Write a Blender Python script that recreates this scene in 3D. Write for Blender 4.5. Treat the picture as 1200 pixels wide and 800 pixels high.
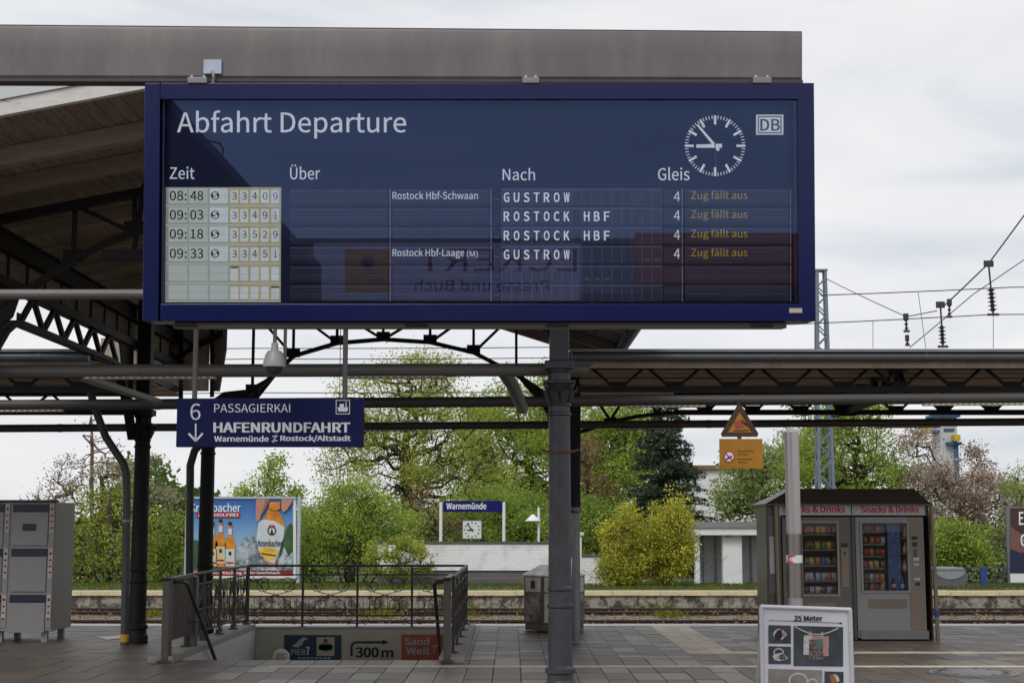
import bpy, math, random
import numpy as np
from mathutils import Vector, Matrix, Euler
random.seed(7); rng = np.random.default_rng(7)
for o in list(bpy.data.objects): bpy.data.objects.remove(o)
SC = bpy.context.scene; COL = SC.collection
# ------------------------------------------------------------------ camera
FPX = 1735.0; PITCH = math.atan(215.0/1735.0); CZ = 1.6
cs, sn = math.cos(PITCH), math.sin(PITCH)
cam = bpy.data.cameras.new("camera"); camo = bpy.data.objects.new("camera", cam); COL.objects.link(camo)
cam.sensor_fit = 'HORIZONTAL'; cam.sensor_width = 36.0; cam.lens = 36.0*FPX/1200.0
cam.clip_start = 0.1; cam.clip_end = 3000
camo.location = (0, 0, CZ); camo.rotation_euler = (math.pi/2 + PITCH, 0, 0)
SC.camera = camo
SC.render.resolution_x = 1024; SC.render.resolution_y = 682
# ------------------------------------------------------------------ world: overcast sky
w = bpy.data.worlds.new("World"); SC.world = w; w.use_nodes = True
nt = w.node_tree; N = nt.nodes; L = nt.links; N.clear()
SUN_EL, SUN_AZ = math.radians(48), math.radians(200)
out = N.new('ShaderNodeOutputWorld'); bg = N.new('ShaderNodeBackground')
skyt = N.new('ShaderNodeTexSky'); skyt.sky_type = 'NISHITA'; skyt.sun_disc = False
skyt.sun_elevation = SUN_EL; skyt.sun_rotation = SUN_AZ
sc1 = N.new('ShaderNodeVectorMath'); sc1.operation = 'SCALE'; sc1.inputs['Scale'].default_value = 0.09
tc = N.new('ShaderNodeTexCoord'); mp_ = N.new('ShaderNodeMapping'); mp_.inputs['Scale'].default_value = (1.0, 1.0, 4.5)
mp_.inputs['Location'].default_value = (0.35, 0.1, 0.72)
no = N.new('ShaderNodeTexNoise'); no.inputs['Scale'].default_value = 2.9; no.inputs['Detail'].default_value = 6; no.inputs['Roughness'].default_value = 0.52
no.inputs['Distortion'].default_value = 0.4
cr = N.new('ShaderNodeValToRGB'); e = cr.color_ramp.elements
e[0].position = 0.33; e[0].color = (0.68, 0.72, 0.78, 1); e[1].position = 0.60; e[1].color = (0.95, 0.93, 0.94, 1)
m2 = cr.color_ramp.elements.new(0.46); m2.color = (0.85, 0.86, 0.885, 1)
mx = N.new('ShaderNodeMix'); mx.data_type = 'RGBA'; mx.inputs['Factor'].default_value = 0.93
L.new(tc.outputs['Generated'], mp_.inputs['Vector']); L.new(mp_.outputs[0], no.inputs['Vector']); L.new(no.outputs['Fac'], cr.inputs[0])
L.new(skyt.outputs[0], sc1.inputs[0]); L.new(sc1.outputs[0], mx.inputs['A']); L.new(cr.outputs[0], mx.inputs['B'])
L.new(mx.outputs['Result'], bg.inputs['Color']); bg.inputs['Strength'].default_value = 1.0; L.new(bg.outputs[0], out.inputs[0])
sl = bpy.data.lights.new("sun", 'SUN'); sl.energy = 1.4; sl.angle = math.radians(25); sl.color = (1, 0.96, 0.9)
so = bpy.data.objects.new("sun", sl); COL.objects.link(so)
# nishita: rotation measured from +Y, clockwise seen from above
sd = Vector((math.sin(SUN_AZ)*math.cos(SUN_EL), math.cos(SUN_AZ)*math.cos(SUN_EL), math.sin(SUN_EL)))
so.rotation_euler = sd.to_track_quat('Z', 'Y').to_euler(); so.location = sd*40 + Vector((0, 0, 20))
SC.view_settings.view_transform = 'Standard'; SC.view_settings.look = 'None'
SC.view_settings.exposure = 0.0; SC.view_settings.gamma = 1.0
# ------------------------------------------------------------------ pixel helpers
def ray(px, py):
    x = (px-600)/FPX; y = (400-py)/FPX
    return Vector((x, cs - y*sn, sn + y*cs))
def P(px, py, Y):
    d = ray(px, py); t = Y/d.y
    return Vector((d.x*t, Y, CZ + d.z*t))
def G(px, py, z=0.0):
    d = ray(px, py); t = (z-CZ)/d.z
    return Vector((d.x*t, d.y*t, z))
# ------------------------------------------------------------------ materials
MATS = {}
def M(name, col, rough=0.6, metal=0.0, var=0.12, scale=6.0, bump=0.15, stretch=(1,1,1), col2=None, thr=(0.42,0.62), spec=0.5, emit=0.0, coat=0.0):
    """plain surface with fine noise; col2 = patches of wear or dirt"""
    if name in MATS: return MATS[name]
    m = bpy.data.materials.new(name); m.use_nodes = True; nt = m.node_tree; N = nt.nodes; L = nt.links
    b = N['Principled BSDF']; b.inputs['Roughness'].default_value = rough; b.inputs['Metallic'].default_value = metal
    b.inputs['Specular IOR Level'].default_value = spec; b.inputs['Coat Weight'].default_value = coat
    t = N.new('ShaderNodeTexCoord'); mp = N.new('ShaderNodeMapping'); mp.inputs['Scale'].default_value = stretch
    L.new(t.outputs['Object'], mp.inputs[0])
    n1 = N.new('ShaderNodeTexNoise'); n1.inputs['Scale'].default_value = scale; n1.inputs['Detail'].default_value = 7; n1.inputs['Roughness'].default_value = 0.62
    L.new(mp.outputs[0], n1.inputs['Vector'])
    r = N.new('ShaderNodeMapRange'); r.inputs[1].default_value = 0.3; r.inputs[2].default_value = 0.7
    r.inputs[3].default_value = 1-var; r.inputs[4].default_value = 1+var; L.new(n1.outputs['Fac'], r.inputs[0])
    sc = N.new('ShaderNodeVectorMath'); sc.operation = 'SCALE'
    if col2 is not None:
        n2 = N.new('ShaderNodeTexNoise'); n2.inputs['Scale'].default_value = scale*0.45; n2.inputs['Detail'].default_value = 8; n2.inputs['Roughness'].default_value = 0.7
        L.new(mp.outputs[0], n2.inputs['Vector'])
        cr = N.new('ShaderNodeMapRange'); cr.inputs[1].default_value = thr[0]; cr.inputs[2].default_value = thr[1]; L.new(n2.outputs['Fac'], cr.inputs[0])
        mx = N.new('ShaderNodeMix'); mx.data_type = 'RGBA'; mx.inputs['A'].default_value = (*col, 1); mx.inputs['B'].default_value = (*col2, 1)
        L.new(cr.outputs[0], mx.inputs['Factor']); L.new(mx.outputs['Result'], sc.inputs[0])
    else: sc.inputs[0].default_value = col
    L.new(r.outputs[0], sc.inputs['Scale']); L.new(sc.outputs[0], b.inputs['Base Color'])
    if bump > 0:
        bp = N.new('ShaderNodeBump'); bp.inputs['Strength'].default_value = bump; bp.inputs['Distance'].default_value = 0.01
        L.new(n1.outputs['Fac'], bp.inputs['Height']); L.new(bp.outputs[0], b.inputs['Normal'])
    if emit > 0:
        L.new(sc.outputs[0], b.inputs['Emission Color']); b.inputs['Emission Strength'].default_value = emit
    MATS[name] = m; return m
def Mleaf(name, c1, c2, c3=None, trans=0.45):
    if name in MATS: return MATS[name]
    m = bpy.data.materials.new(name); m.use_nodes = True; nt = m.node_tree; N = nt.nodes; L = nt.links; N.clear()
    o = N.new('ShaderNodeOutputMaterial'); d = N.new('ShaderNodeBsdfDiffuse'); tr = N.new('ShaderNodeBsdfTranslucent'); mix = N.new('ShaderNodeMixShader')
    g = N.new('ShaderNodeNewGeometry'); cr = N.new('ShaderNodeValToRGB'); e = cr.color_ramp.elements
    e[0].color = (*c1, 1); e[1].color = (*c2, 1); e[0].position = 0.1; e[1].position = 0.75
    if c3: x = cr.color_ramp.elements.new(0.93); x.color = (*c3, 1)
    t = N.new('ShaderNodeTexCoord'); n1 = N.new('ShaderNodeTexNoise'); n1.inputs['Scale'].default_value = 0.9; n1.inputs['Detail'].default_value = 3
    L.new(t.outputs['Object'], n1.inputs['Vector'])
    ad = N.new('ShaderNodeMath'); ad.operation = 'MULTIPLY_ADD'; ad.inputs[1].default_value = 0.55; L.new(g.outputs['Random Per Island'], ad.inputs[0])
    mr = N.new('ShaderNodeMapRange'); mr.inputs[1].default_value = 0.35; mr.inputs[2].default_value = 0.65; mr.inputs[3].default_value = 0; mr.inputs[4].default_value = 0.45
    L.new(n1.outputs['Fac'], mr.inputs[0]); L.new(mr.outputs[0], ad.inputs[2]); L.new(ad.outputs[0], cr.inputs[0])
    L.new(cr.outputs[0], d.inputs['Color']); L.new(cr.outputs[0], tr.inputs['Color']); mix.inputs[0].default_value = trans
    L.new(d.outputs[0], mix.inputs[1]); L.new(tr.outputs[0], mix.inputs[2]); L.new(mix.outputs[0], o.inputs[0])
    MATS[name] = m; return m
def Mglass(name, tint=(1,1,1), ior=1.5, rough=0.0, boost=1.0, gl=(1,1,1)):
    if name in MATS: return MATS[name]
    m = bpy.data.materials.new(name); m.use_nodes = True; nt = m.node_tree; N = nt.nodes; L = nt.links; N.clear()
    o = N.new('ShaderNodeOutputMaterial'); t = N.new('ShaderNodeBsdfTransparent'); t.inputs['Color'].default_value = (*tint, 1)
    g = N.new('ShaderNodeBsdfGlossy'); g.inputs['Roughness'].default_value = rough; g.inputs['Color'].default_value = (*gl, 1); f = N.new('ShaderNodeFresnel'); f.inputs['IOR'].default_value = ior
    mu = N.new('ShaderNodeMath'); mu.operation = 'MULTIPLY'; mu.inputs[1].default_value = boost; L.new(f.outputs[0], mu.inputs[0])
    mix = N.new('ShaderNodeMixShader'); L.new(mu.outputs[0], mix.inputs[0]); L.new(t.outputs[0], mix.inputs[1]); L.new(g.outputs[0], mix.inputs[2])
    L.new(mix.outputs[0], o.inputs[0]); MATS[name] = m; return m
# ------------------------------------------------------------------ mesh builder
class MB:
    def __init__(s): s.v = []; s.f = []
    def add(s, vs, fs):
        b = len(s.v); s.v += [tuple(v) for v in vs]; s.f += [tuple(i+b for i in f) for f in fs]; return s
    def hexa(s, p):   # 8 points: bottom 4 ccw, top 4
        return s.add(p, [(0,3,2,1),(4,5,6,7),(0,1,5,4),(1,2,6,5),(2,3,7,6),(3,0,4,7)])
    def box(s, x0, x1, y0, y1, z0, z1):
        return s.hexa([(x0,y0,z0),(x1,y0,z0),(x1,y1,z0),(x0,y1,z0),(x0,y0,z1),(x1,y0,z1),(x1,y1,z1),(x0,y1,z1)])
    def cbox(s, c, sz, R=None):
        h = [x/2 for x in sz]; p = [Vector((sx*h[0], sy*h[1], sz_*h[2])) for sz_ in (-1,1) for sx, sy in ((-1,-1),(1,-1),(1,1),(-1,1))]
        if R is not None: p = [R @ q for q in p]
        c = Vector(c); return s.hexa([q+c for q in p])
    def bar(s, a, b, w, h, up=(0,0,1)):
        a = Vector(a); b = Vector(b); d = (b-a).normalized(); u = Vector(up)
        if abs(d.dot(u)) > 0.98: u = Vector((0,1,0))
        x = d.cross(u).normalized()*(w/2); z = x.cross(d).normalized()*(h/2)
        return s.hexa([a-x-z, a+x-z, b+x-z, b-x-z, a-x+z, a+x+z, b+x+z, b-x+z])
    def tube(s, pts, r, n=8, cap=True):
        pts = [Vector(p) for p in pts]; m = len(pts)
        if not hasattr(r, '__len__'): r = [r]*m
        T = [(pts[min(i+1,m-1)]-pts[max(i-1,0)]).normalized() for i in range(m)]
        u = T[0].orthogonal().normalized(); vs = []
        for i in range(m):
            u = (u - T[i]*u.dot(T[i])).normalized(); w_ = T[i].cross(u)
            vs += [pts[i] + (u*math.cos(2*math.pi*k/n) + w_*math.sin(2*math.pi*k/n))*r[i] for k in range(n)]
        fs = [(i*n+k, i*n+(k+1)%n, (i+1)*n+(k+1)%n, (i+1)*n+k) for i in range(m-1) for k in range(n)]
        if cap: fs += [tuple(range(n))[::-1], tuple((m-1)*n+k for k in range(n))]
        return s.add(vs, fs)
    def lathe(s, c, prof, n=20, flute=0, amp=0):
        c = Vector(c); vs = []
        for r, z in prof:
            for k in range(n):
                a = 2*math.pi*k/n; rr = r*(1+amp*math.cos(flute*a)) if flute else r
                vs.append(c+Vector((rr*math.cos(a), rr*math.sin(a), z)))
        m = len(prof); fs = [(i*n+k, i*n+(k+1)%n, (i+1)*n+(k+1)%n, (i+1)*n+k) for i in range(m-1) for k in range(n)]
        fs += [tuple(range(n))[::-1], tuple((m-1)*n+k for k in range(n))]
        return s.add(vs, fs)
    def prism(s, poly, vec):
        n = len(poly); vec = Vector(vec); vs = [Vector(p) for p in poly] + [Vector(p)+vec for p in poly]
        return s.add(vs, [tuple(range(n))[::-1], tuple(range(n, 2*n))] + [(k, (k+1)%n, n+(k+1)%n, n+k) for k in range(n)])
    def poly(s, pts): return s.add(pts, [tuple(range(len(pts)))])
ORG = {}
def mesh_obj(name, me, m, parent=None, bevel=0):
    o = bpy.data.objects.new(name, me); COL.objects.link(o)
    if m is not None and len(me.materials) == 0: me.materials.append(m)
    if parent is not None: o.parent = parent
    if bevel: b = o.modifiers.new('b', 'BEVEL'); b.width = bevel; b.segments = 2; b.limit_method = 'ANGLE'
    return o
def build(name, mb, m, parent=None, label=None, bevel=0, smooth=True, kind=None, local=False):
    """link the collected shapes as one mesh object; world coordinates unless local"""
    org = Vector((0,0,0)) if (parent is None or local) else ORG.get(parent.as_pointer(), Vector((0,0,0)))
    me = bpy.data.meshes.new(name); me.from_pydata([(x-org.x, y-org.y, z-org.z) for x, y, z in mb.v], [], mb.f); me.validate()
    if smooth and len(me.polygons) > 8:
        me.polygons.foreach_set('use_smooth', [True]*len(me.polygons)); me.set_sharp_from_angle(angle=math.radians(32))
    o = mesh_obj(name, me, m, parent, bevel); ORG[o.as_pointer()] = org
    if label: o['label'] = label
    if kind: o['kind'] = kind
    return o
def tag(o, label, cat, group=None):
    o['label'] = label; o['category'] = cat
    if group: o['group'] = group
    return o
def thing(name, label, cat, loc=(0,0,0), group=None):
    o = bpy.data.objects.new(name, None); COL.objects.link(o); o.location = loc; o.empty_display_size = 0.1
    ORG[o.as_pointer()] = Vector(loc); return tag(o, label, cat, group)
def solo(name, mb, m, label, cat, group=None, **k): return tag(build(name, mb, m, **k), label, cat, group)
def structure(name, mb, m, **k): return build(name, mb, m, kind='structure', **k)
def dup(root, off=None, label=None, rz=None):
    """copy a thing with its parts and sub-parts"""
    r = root.copy(); COL.objects.link(r)
    if off is not None: r.location = Vector(root.location)+Vector(off)
    if rz is not None: r.rotation_euler.z = rz
    if label: r['label'] = label
    for ch in root.children:
        c = ch.copy(); COL.objects.link(c); c.parent = r
        for g in ch.children: d = g.copy(); COL.objects.link(d); d.parent = c
    return r
# ------------------------------------------------------------------ lettering
TC = {}
try:   # Blender's own bundled sans serif; its built-in font otherwise
    import os
    FONT = bpy.data.fonts.load(os.path.join(bpy.utils.system_resource('DATAFILES'), 'fonts', 'Noto Sans CJK Regular.woff2'))
except Exception: FONT = None
def glyphs(s, weight=0.0, spacing=1.0):
    k = (s, weight, spacing)
    if k in TC: return TC[k]
    cu = bpy.data.curves.new('lettering', 'FONT'); cu.body = s; cu.resolution_u = 3; cu.offset = weight; cu.space_character = spacing
    if FONT: cu.font = FONT
    o = bpy.data.objects.new('lettering', cu); COL.objects.link(o)
    dg = bpy.context.evaluated_depsgraph_get()
    me = bpy.data.meshes.new_from_object(o.evaluated_get(dg))
    vs = [(v.co.x, v.co.y) for v in me.vertices]; fs = [tuple(p.vertices) for p in me.polygons]
    bpy.data.objects.remove(o); bpy.data.meshes.remove(me)
    TC[k] = (vs, fs); return TC[k]
def letter(name, s, fn, x0, x1, y0, y1, m, parent, layer=1, weight=0.0, spacing=1.0, local=False, label=None, mirror=False, shear=0.0):
    """lettering fitted in the box x0..x1, y0(top)..y1 of the flat face that fn(px, py, layer) maps into the place"""
    vs, fs = glyphs(s, 0.0, spacing)
    ax = min(v[0] for v in vs); bx = max(v[0] for v in vs); ay = min(v[1] for v in vs); by = max(v[1] for v in vs)
    mb = MB(); w_ = weight*(by-ay)*1.25; offs = [(0,0)] if w_ <= 0 else ([(-w_,-w_*.5),(w_,-w_*.5),(-w_,w_*.5),(w_,w_*.5)] + ([(0,0)] if weight > 0.03 else []))
    for q, (ox, oy) in enumerate(offs):   # bold: the strokes laid over each other, each a hair in front of the last
        mb.add([fn(x0+(x1-x0)*(x+ox-ax+w_)/(bx-ax+2*w_), y1+(y0-y1)*(y+oy-ay+w_)/(by-ay+2*w_), layer)-Vector((0,0.0005*q,0)) for x, y in vs], fs)
    return build(name, mb, m, parent, local=local, smooth=False, label=label)
def ell(cx, cy, rx, ry, n=24, a0=0.0, a1=2*math.pi):
    return [(cx+rx*math.cos(a0+(a1-a0)*k/n), cy+ry*math.sin(a0+(a1-a0)*k/n)) for k in range(n)]
def flat(name, polys, fn, m, parent, layer=1, local=False, label=None):
    mb = MB()
    for p in polys: mb.poly([fn(x, y, layer) for x, y in p])
    return build(name, mb, m, parent, local=local, smooth=False, label=label)
def strip(pts, w):
    """a polyline given as a ribbon outline of width w"""
    out = []
    for (x0,y0),(x1,y1) in zip(pts[:-1], pts[1:]):
        d = math.hypot(x1-x0, y1-y0) or 1; nx, ny = -(y1-y0)/d*w/2, (x1-x0)/d*w/2
        out.append([(x0+nx,y0+ny),(x1+nx,y1+ny),(x1-nx,y1-ny),(x0-nx,y0-ny)])
    return out
def R4(x0, x1, y0, y1): return [(x0,y0),(x1,y0),(x1,y1),(x0,y1)]
# ------------------------------------------------------------------ palette
m_iron = M('dark_iron_paint', (0.013,0.012,0.0135), 0.6, 0.0, 0.25, 9, 0.25, col2=(0.02,0.015,0.014), thr=(0.5,0.75), spec=0.25)
m_column = M('blue_grey_iron_paint', (0.045,0.047,0.060), 0.42, 0.0, 0.12, 14, 0.35, stretch=(1,1,0.5), col2=(0.033,0.034,0.044), thr=(0.45,0.6))
m_rust = M('rusty_iron', (0.10,0.045,0.028), 0.8, 0, 0.3, 20, 0.3)
m_tube = M('grey_tube_paint', (0.125,0.118,0.112), 0.45, 0.1, 0.12, 4, 0.05, stretch=(0.3,1,1))
m_tubedark = M('brown_grey_tube_paint', (0.055,0.05,0.046), 0.5, 0.1, 0.12, 4, 0.05, stretch=(0.3,1,1))
m_railiron = M('brown_iron_paint', (0.042,0.036,0.034), 0.5, 0, 0.2, 12, 0.2)
m_galv = M('galvanised_steel', (0.19,0.20,0.21), 0.4, 0.6, 0.15, 12, 0.05)
m_steel = M('brushed_steel', (0.46,0.43,0.43), 0.36, 0.9, 0.02, 10, 0.0, stretch=(1,1,0.05))
m_beam = M('weathered_zinc', (0.120,0.108,0.108), 0.42, 0.1, 0.07, 3.0, 0.02, stretch=(1.5,1,0.5), col2=(0.150,0.138,0.136), thr=(0.46,0.60))
m_beamdark = M('beam_flange', (0.05,0.045,0.05), 0.6)
m_navy = M('navy_enamel', (0.0075,0.009,0.075), 0.22, 0, 0.05, 3, 0.0)
m_wood = M('old_soffit_boards', (0.25,0.20,0.155), 0.8, 0, 0.28, 5, 0.3, stretch=(6,0.6,6), col2=(0.17,0.13,0.10), thr=(0.45,0.7))
m_woodx = M('soffit_boards_lengthwise', (0.42,0.335,0.26), 0.8, 0, 0.25, 5, 0.3, stretch=(0.5,6,6), col2=(0.26,0.20,0.15), thr=(0.5,0.7))
m_rafter = M('old_rafter_wood', (0.26,0.21,0.165), 0.8, 0, 0.2, 6, 0.3, stretch=(1,4,4))
m_fascia = M('flaking_white_paint', (0.62,0.60,0.58), 0.7, 0, 0.1, 9, 0.4, stretch=(1,1,3), col2=(0.36,0.30,0.23), thr=(0.60,0.68))
m_zinc = M('zinc_sheet', (0.30,0.31,0.33), 0.45, 0.3, 0.12, 3, 0.1)
m_gutter = M('gutter_zinc', (0.085,0.10,0.115), 0.45, 0.3, 0.15, 5, 0.1)
m_white = M('white_paint', (0.72,0.73,0.75), 0.55, 0, 0.05, 8, 0.05)
m_wall = M('white_rendered_wall', (0.74,0.75,0.77), 0.8, 0, 0.08, 3, 0.2, col2=(0.47,0.48,0.49), thr=(0.5,0.8))
m_conc = M('stained_concrete', (0.30,0.275,0.23), 0.85, 0, 0.35, 7, 0.6, col2=(0.06,0.055,0.045), thr=(0.46,0.56))
m_coping = M('coping_stone', (0.60,0.52,0.34), 0.8, 0, 0.15, 6, 0.2)
m_black = M('black', (0.008,0.008,0.009), 0.5, 0, 0.05)
m_txtw = M('white_lettering', (0.74,0.80,0.84), 0.5, 0, 0.0, bump=0)
m_blue = M('sign_blue', (0.006,0.010,0.068), 0.5, 0, 0.04, bump=0, spec=0.15)
m_red = M('red_print', (0.42,0.012,0.03), 0.5, 0, 0.05, bump=0)
# ================================================================== SETTING
EDGE = 24.6      # edge of our platform
OPP = 37.3       # edge of the platform opposite
SX0, SX1, SY0, SY1 = -3.98, -0.86, 18.05, 23.35   # stairwell opening
m_slabbase = M('platform_bedding', (0.07,0.064,0.058), 0.9, 0, 0.2, 5, 0.2)
m_tile = M('grey_concrete_tile', (0.135,0.109,0.087), 0.50, 0, 0.22, 2.6, 0.3, col2=(0.089,0.072,0.058), thr=(0.42,0.62))
m_tile2 = M('worn_concrete_tile', (0.165,0.135,0.109), 0.42, 0, 0.20, 3.1, 0.3, col2=(0.115,0.094,0.076), thr=(0.40,0.65))
m_tile3 = M('dark_concrete_tile', (0.099,0.079,0.065), 0.5, 0, 0.22, 3.7, 0.3)
m_tilelight = M('beige_tactile_tile', (0.58,0.51,0.41), 0.7, 0, 0.15, 5, 0.3, col2=(0.27,0.24,0.205), thr=(0.5,0.7))
m_edgewhite = M('white_edge_line', (0.66,0.66,0.66), 0.6, 0, 0.12, 4, 0.1, col2=(0.42,0.42,0.42), thr=(0.5,0.75))
# terrain: one sheet out to the horizon, lower under the tracks
mb = MB(); xs = [-1500,-200,-60,-20,0,20,60,200,1500]
prof = [(-400,-0.35),(-40,-0.35),(-30.5,-0.35),(EDGE-0.25,-1.0),(EDGE-0.2,-1.0),(OPP+0.25,-1.0),(OPP+0.35,-0.03),(41,-0.07),(46,-0.24),(52,-0.42),(62,-0.6),(120,-0.8),(400,-0.9),(2500,-0.9)]
prof[2] = (-30.2,-1.0)
vs = [(x,y,z) for y,z in prof for x in xs]; nx = len(xs)
mb.add(vs, [(j*nx+i, j*nx+i+1, (j+1)*nx+i+1, (j+1)*nx+i) for j in range(len(prof)-1) for i in range(nx-1)])
m_ground = M('grassy_earth', (0.075,0.085,0.03), 0.95, 0, 0.3, 0.8, 0.3, col2=(0.07,0.06,0.035), thr=(0.5,0.75))
structure('ground', mb, m_ground, smooth=False)
# platform slab with the stair opening left free
mb = MB()
for x0,x1,y0,y1 in ((-60,60,-30,SY0),(-60,SX0,SY0,SY1),(SX1,60,SY0,SY1),(-60,60,SY1,EDGE)):
    mb.box(x0,x1,y0,y1,-0.995,-0.012)
plat = structure('platform', mb, m_slabbase, smooth=False)
# slabs: the nearest rows one by one
mtl = [m_tile, m_tile2, m_tile3]
def tile_mesh(w_, d_, m, kind):
    t = MB(); h = 0.028; c = 0.004
    a = [(0,0),(w_,0),(w_,d_),(0,d_)]; b_ = [(c,c),(w_-c,c),(w_-c,d_-c),(c,d_-c)]
    vs = [(x,y,-h) for x,y in a]+[(x,y,-c*0.7) for x,y in a]+[(x,y,0) for x,y in b_]
    fs = [(0,1,5,4),(1,2,6,5),(2,3,7,6),(3,0,4,7),(4,5,9,8),(5,6,10,9),(6,7,11,10),(7,4,8,11)]
    if kind == 'rib':
        n = 6; fs2 = []; k0 = 12; top = []
        for i in range(n+1):
            yy = c+(d_-2*c)*i/n
            for xx in (c, w_-c): vs.append((xx, yy, 0.0)); 
        for i in range(n): fs.append((k0+2*i, k0+2*i+1, k0+2*i+3, k0+2*i+2))
    else: fs.append((8,9,10,11))
    me = bpy.data.meshes.new('paving_slab'); me.from_pydata(vs, [], fs); me.materials.append(m); return me
TW = 0.302
tm = [tile_mesh(TW-0.009, 0.739, m, 'flat') for m in mtl]
cnt = 0
SKEW = 0.055   # joints run slightly askew to the view
for r in range(4):
    y0 = 15.05 + r*0.75
    for c in range(-24, 26):
        x = c*TW + 0.1 
        if abs(x+0.15)/ (y0+0.4) > 0.46: continue
        o = bpy.data.objects.new('paving_slab', tm[random.choice([0,0,0,1,1,2]) if c > -12 else random.choice([0,2,0])]); COL.objects.link(o); o.parent = plat  # darker slabs at the left: canopy shade put into the tile choice
        o.location = (x, y0, random.uniform(-0.002,0.002)+0.0); o.rotation_euler = (random.uniform(-.003,.003), random.uniform(-.005,.005), 0); cnt += 1
# light strip in the paving and the far tiles (joined: too many and too flat to pick apart)
line = MB()
x = G(312,783).x
while x < 8.5: line.box(x, x+0.596, 17.13, 17.29, 0.001, 0.0065); x += 0.602
build('paving_line', line, M('cream_line_stone',(0.62,0.54,0.40),0.7,0,0.2,4,0.1), plat, smooth=False)
sp = [MB(), MB(), MB(), MB()]
A = G(783,731); B = G(838,764)
def is_light(x, y):
    t = (y-B.y)/(A.y-B.y); cx = B.x+(A.x-B.x)*t
    if -0.05 < t < 1.05 and abs(x-cx) < 0.26: return True
    return (B.y-0.1 < y < B.y+0.28 and x > B.x and x < B.x+9) or (x > A.x and x < A.x+1.6 and abs(y-A.y+0.1) < 0.22)
y = 18.06; row = 0
while y < EDGE-0.75:
    for c in range(-60, 62):
        x = c*TW + 0.1
        if abs(x)/y > 0.55: continue
        if x > SX0-0.29 and x+TW < SX1+0.29 and y+TW < SY1+0.27:
            continue
        k = 3 if is_light(x+0.15, y+0.15) else random.choice([0,0,0,1,2])
        if x < -4.4: k = random.choice([0,2,2,0])  # more dark tiles here, painting in the shade deep under the canopy
        z = random.uniform(-0.002, 0.002); t = random.uniform(-0.002,0.002)
        sp[k].hexa([(x,y,-0.03),(x+TW-.006,y,-0.03),(x+TW-.006,y+TW-.006,-0.03),(x,y+TW-.006,-0.03),(x,y,z),(x+TW-.006,y,z+t),(x+TW-.006,y+TW-.006,z+t),(x,y+TW-.006,z)])
    y += TW; row += 1
for k, m in enumerate(mtl+[m_tilelight]): build('small_paving', sp[k], m, plat, smooth=False, kind='stuff')
mb = MB(); x = -14.0
while x < 14: mb.box(x, x+0.996, EDGE-0.52, EDGE-0.02, -0.03, 0.004); x += 1.0
build('edge_line', mb, m_edgewhite, plat, smooth=False)
mb = MB(); mb.box(-60,60,EDGE-0.019,EDGE+0.12,-0.99,-0.006); build('edge_coping', mb, m_conc, plat)
mb = MB(); mb.box(-60,60,-29,15.04,-0.011,-0.002); build('forecourt_paving', mb, m_tile, plat, smooth=False)
# patch of brighter pavement left of the downpipe
mb = MB(); g0 = [G(112,746),G(140,744.5),G(150,747),G(125,749.5)]; mb.poly([(p.x,p.y,0.0065) for p in g0]); build('pale_patch', mb, m_edgewhite, plat)
# manhole cover
c = G(1140,788); t = thing('manhole_cover', 'round iron manhole cover set in the paving in front of the snack machines', 'manhole cover', (c.x,c.y,0))
mb = MB(); mb.lathe((c.x,c.y,0), [(0.50,0.001),(0.50,0.008),(0.46,0.010),(0.45,0.004),(0.42,0.004)], 32); build('ring', mb, m_galv, t)
mb = MB(); mb.lathe((c.x,c.y,0), [(0.40,0.001),(0.40,0.012),(0.30,0.013),(0.28,0.016),(0.05,0.018)], 32); build('lid', mb, m_galv, t)
mb = MB()
for k in range(16):
    a = k*math.pi/8; mb.cbox((c.x+0.35*math.cos(a), c.y+0.35*math.sin(a), 0.016), (0.06,0.03,0.006), Matrix.Rotation(a,3,'Z'))
build('stud_ring', mb, m_conc, t, kind='stuff')
# ballast and tracks
mb = MB(); n = 90; ys = [EDGE+0.12+i*(OPP-0.05-EDGE-0.12)/22 for i in range(23)]
vs = []
for yy in ys:
    for i in range(n+1): vs.append((-22+44*i/n, yy, -0.465+random.uniform(-0.02,0.02)))
mb.add(vs, [(j*(n+1)+i, j*(n+1)+i+1, (j+1)*(n+1)+i+1, (j+1)*(n+1)+i) for j in range(22) for i in range(n)])
m_ballast = M('ballast_gravel', (0.19,0.15,0.105), 0.95, 0, 0.5, 30, 1.0, col2=(0.075,0.075,0.03), thr=(0.50,0.68))
structure('ballast', mb, m_ballast, smooth=False)
# loose stones, uncountable
mb = MB()
for k in range(6000):
    x = random.uniform(-14,14); y = random.uniform(30,OPP-0.2); s_ = random.uniform(0.02,0.05); z = -0.46
    p = [Vector((x+random.uniform(-s_,s_), y+random.uniform(-s_,s_), z+random.uniform(0,s_*1.4))) for _ in range(4)]
    mb.add(p, [(0,1,2),(0,2,3),(0,3,1),(1,3,2)])
o = build('gravel', mb, m_ballast, smooth=False, kind='stuff'); tag(o, 'brown gravel ballast between the rails', 'gravel')
m_rail = M('rusty_rail', (0.055,0.030,0.026), 0.6, 0.4, 0.2, 10, 0.2); m_sleeper = M('sleeper_concrete', (0.14,0.12,0.095), 0.9, 0, 0.2, 5, 0.3)
sm = MB(); sm.box(-0.13,0.13,-1.2,1.2,-0.2,0.092); sme = bpy.data.meshes.new('sleeper'); sme.from_pydata(sm.v, [], sm.f); sme.materials.append(m_sleeper)
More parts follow.
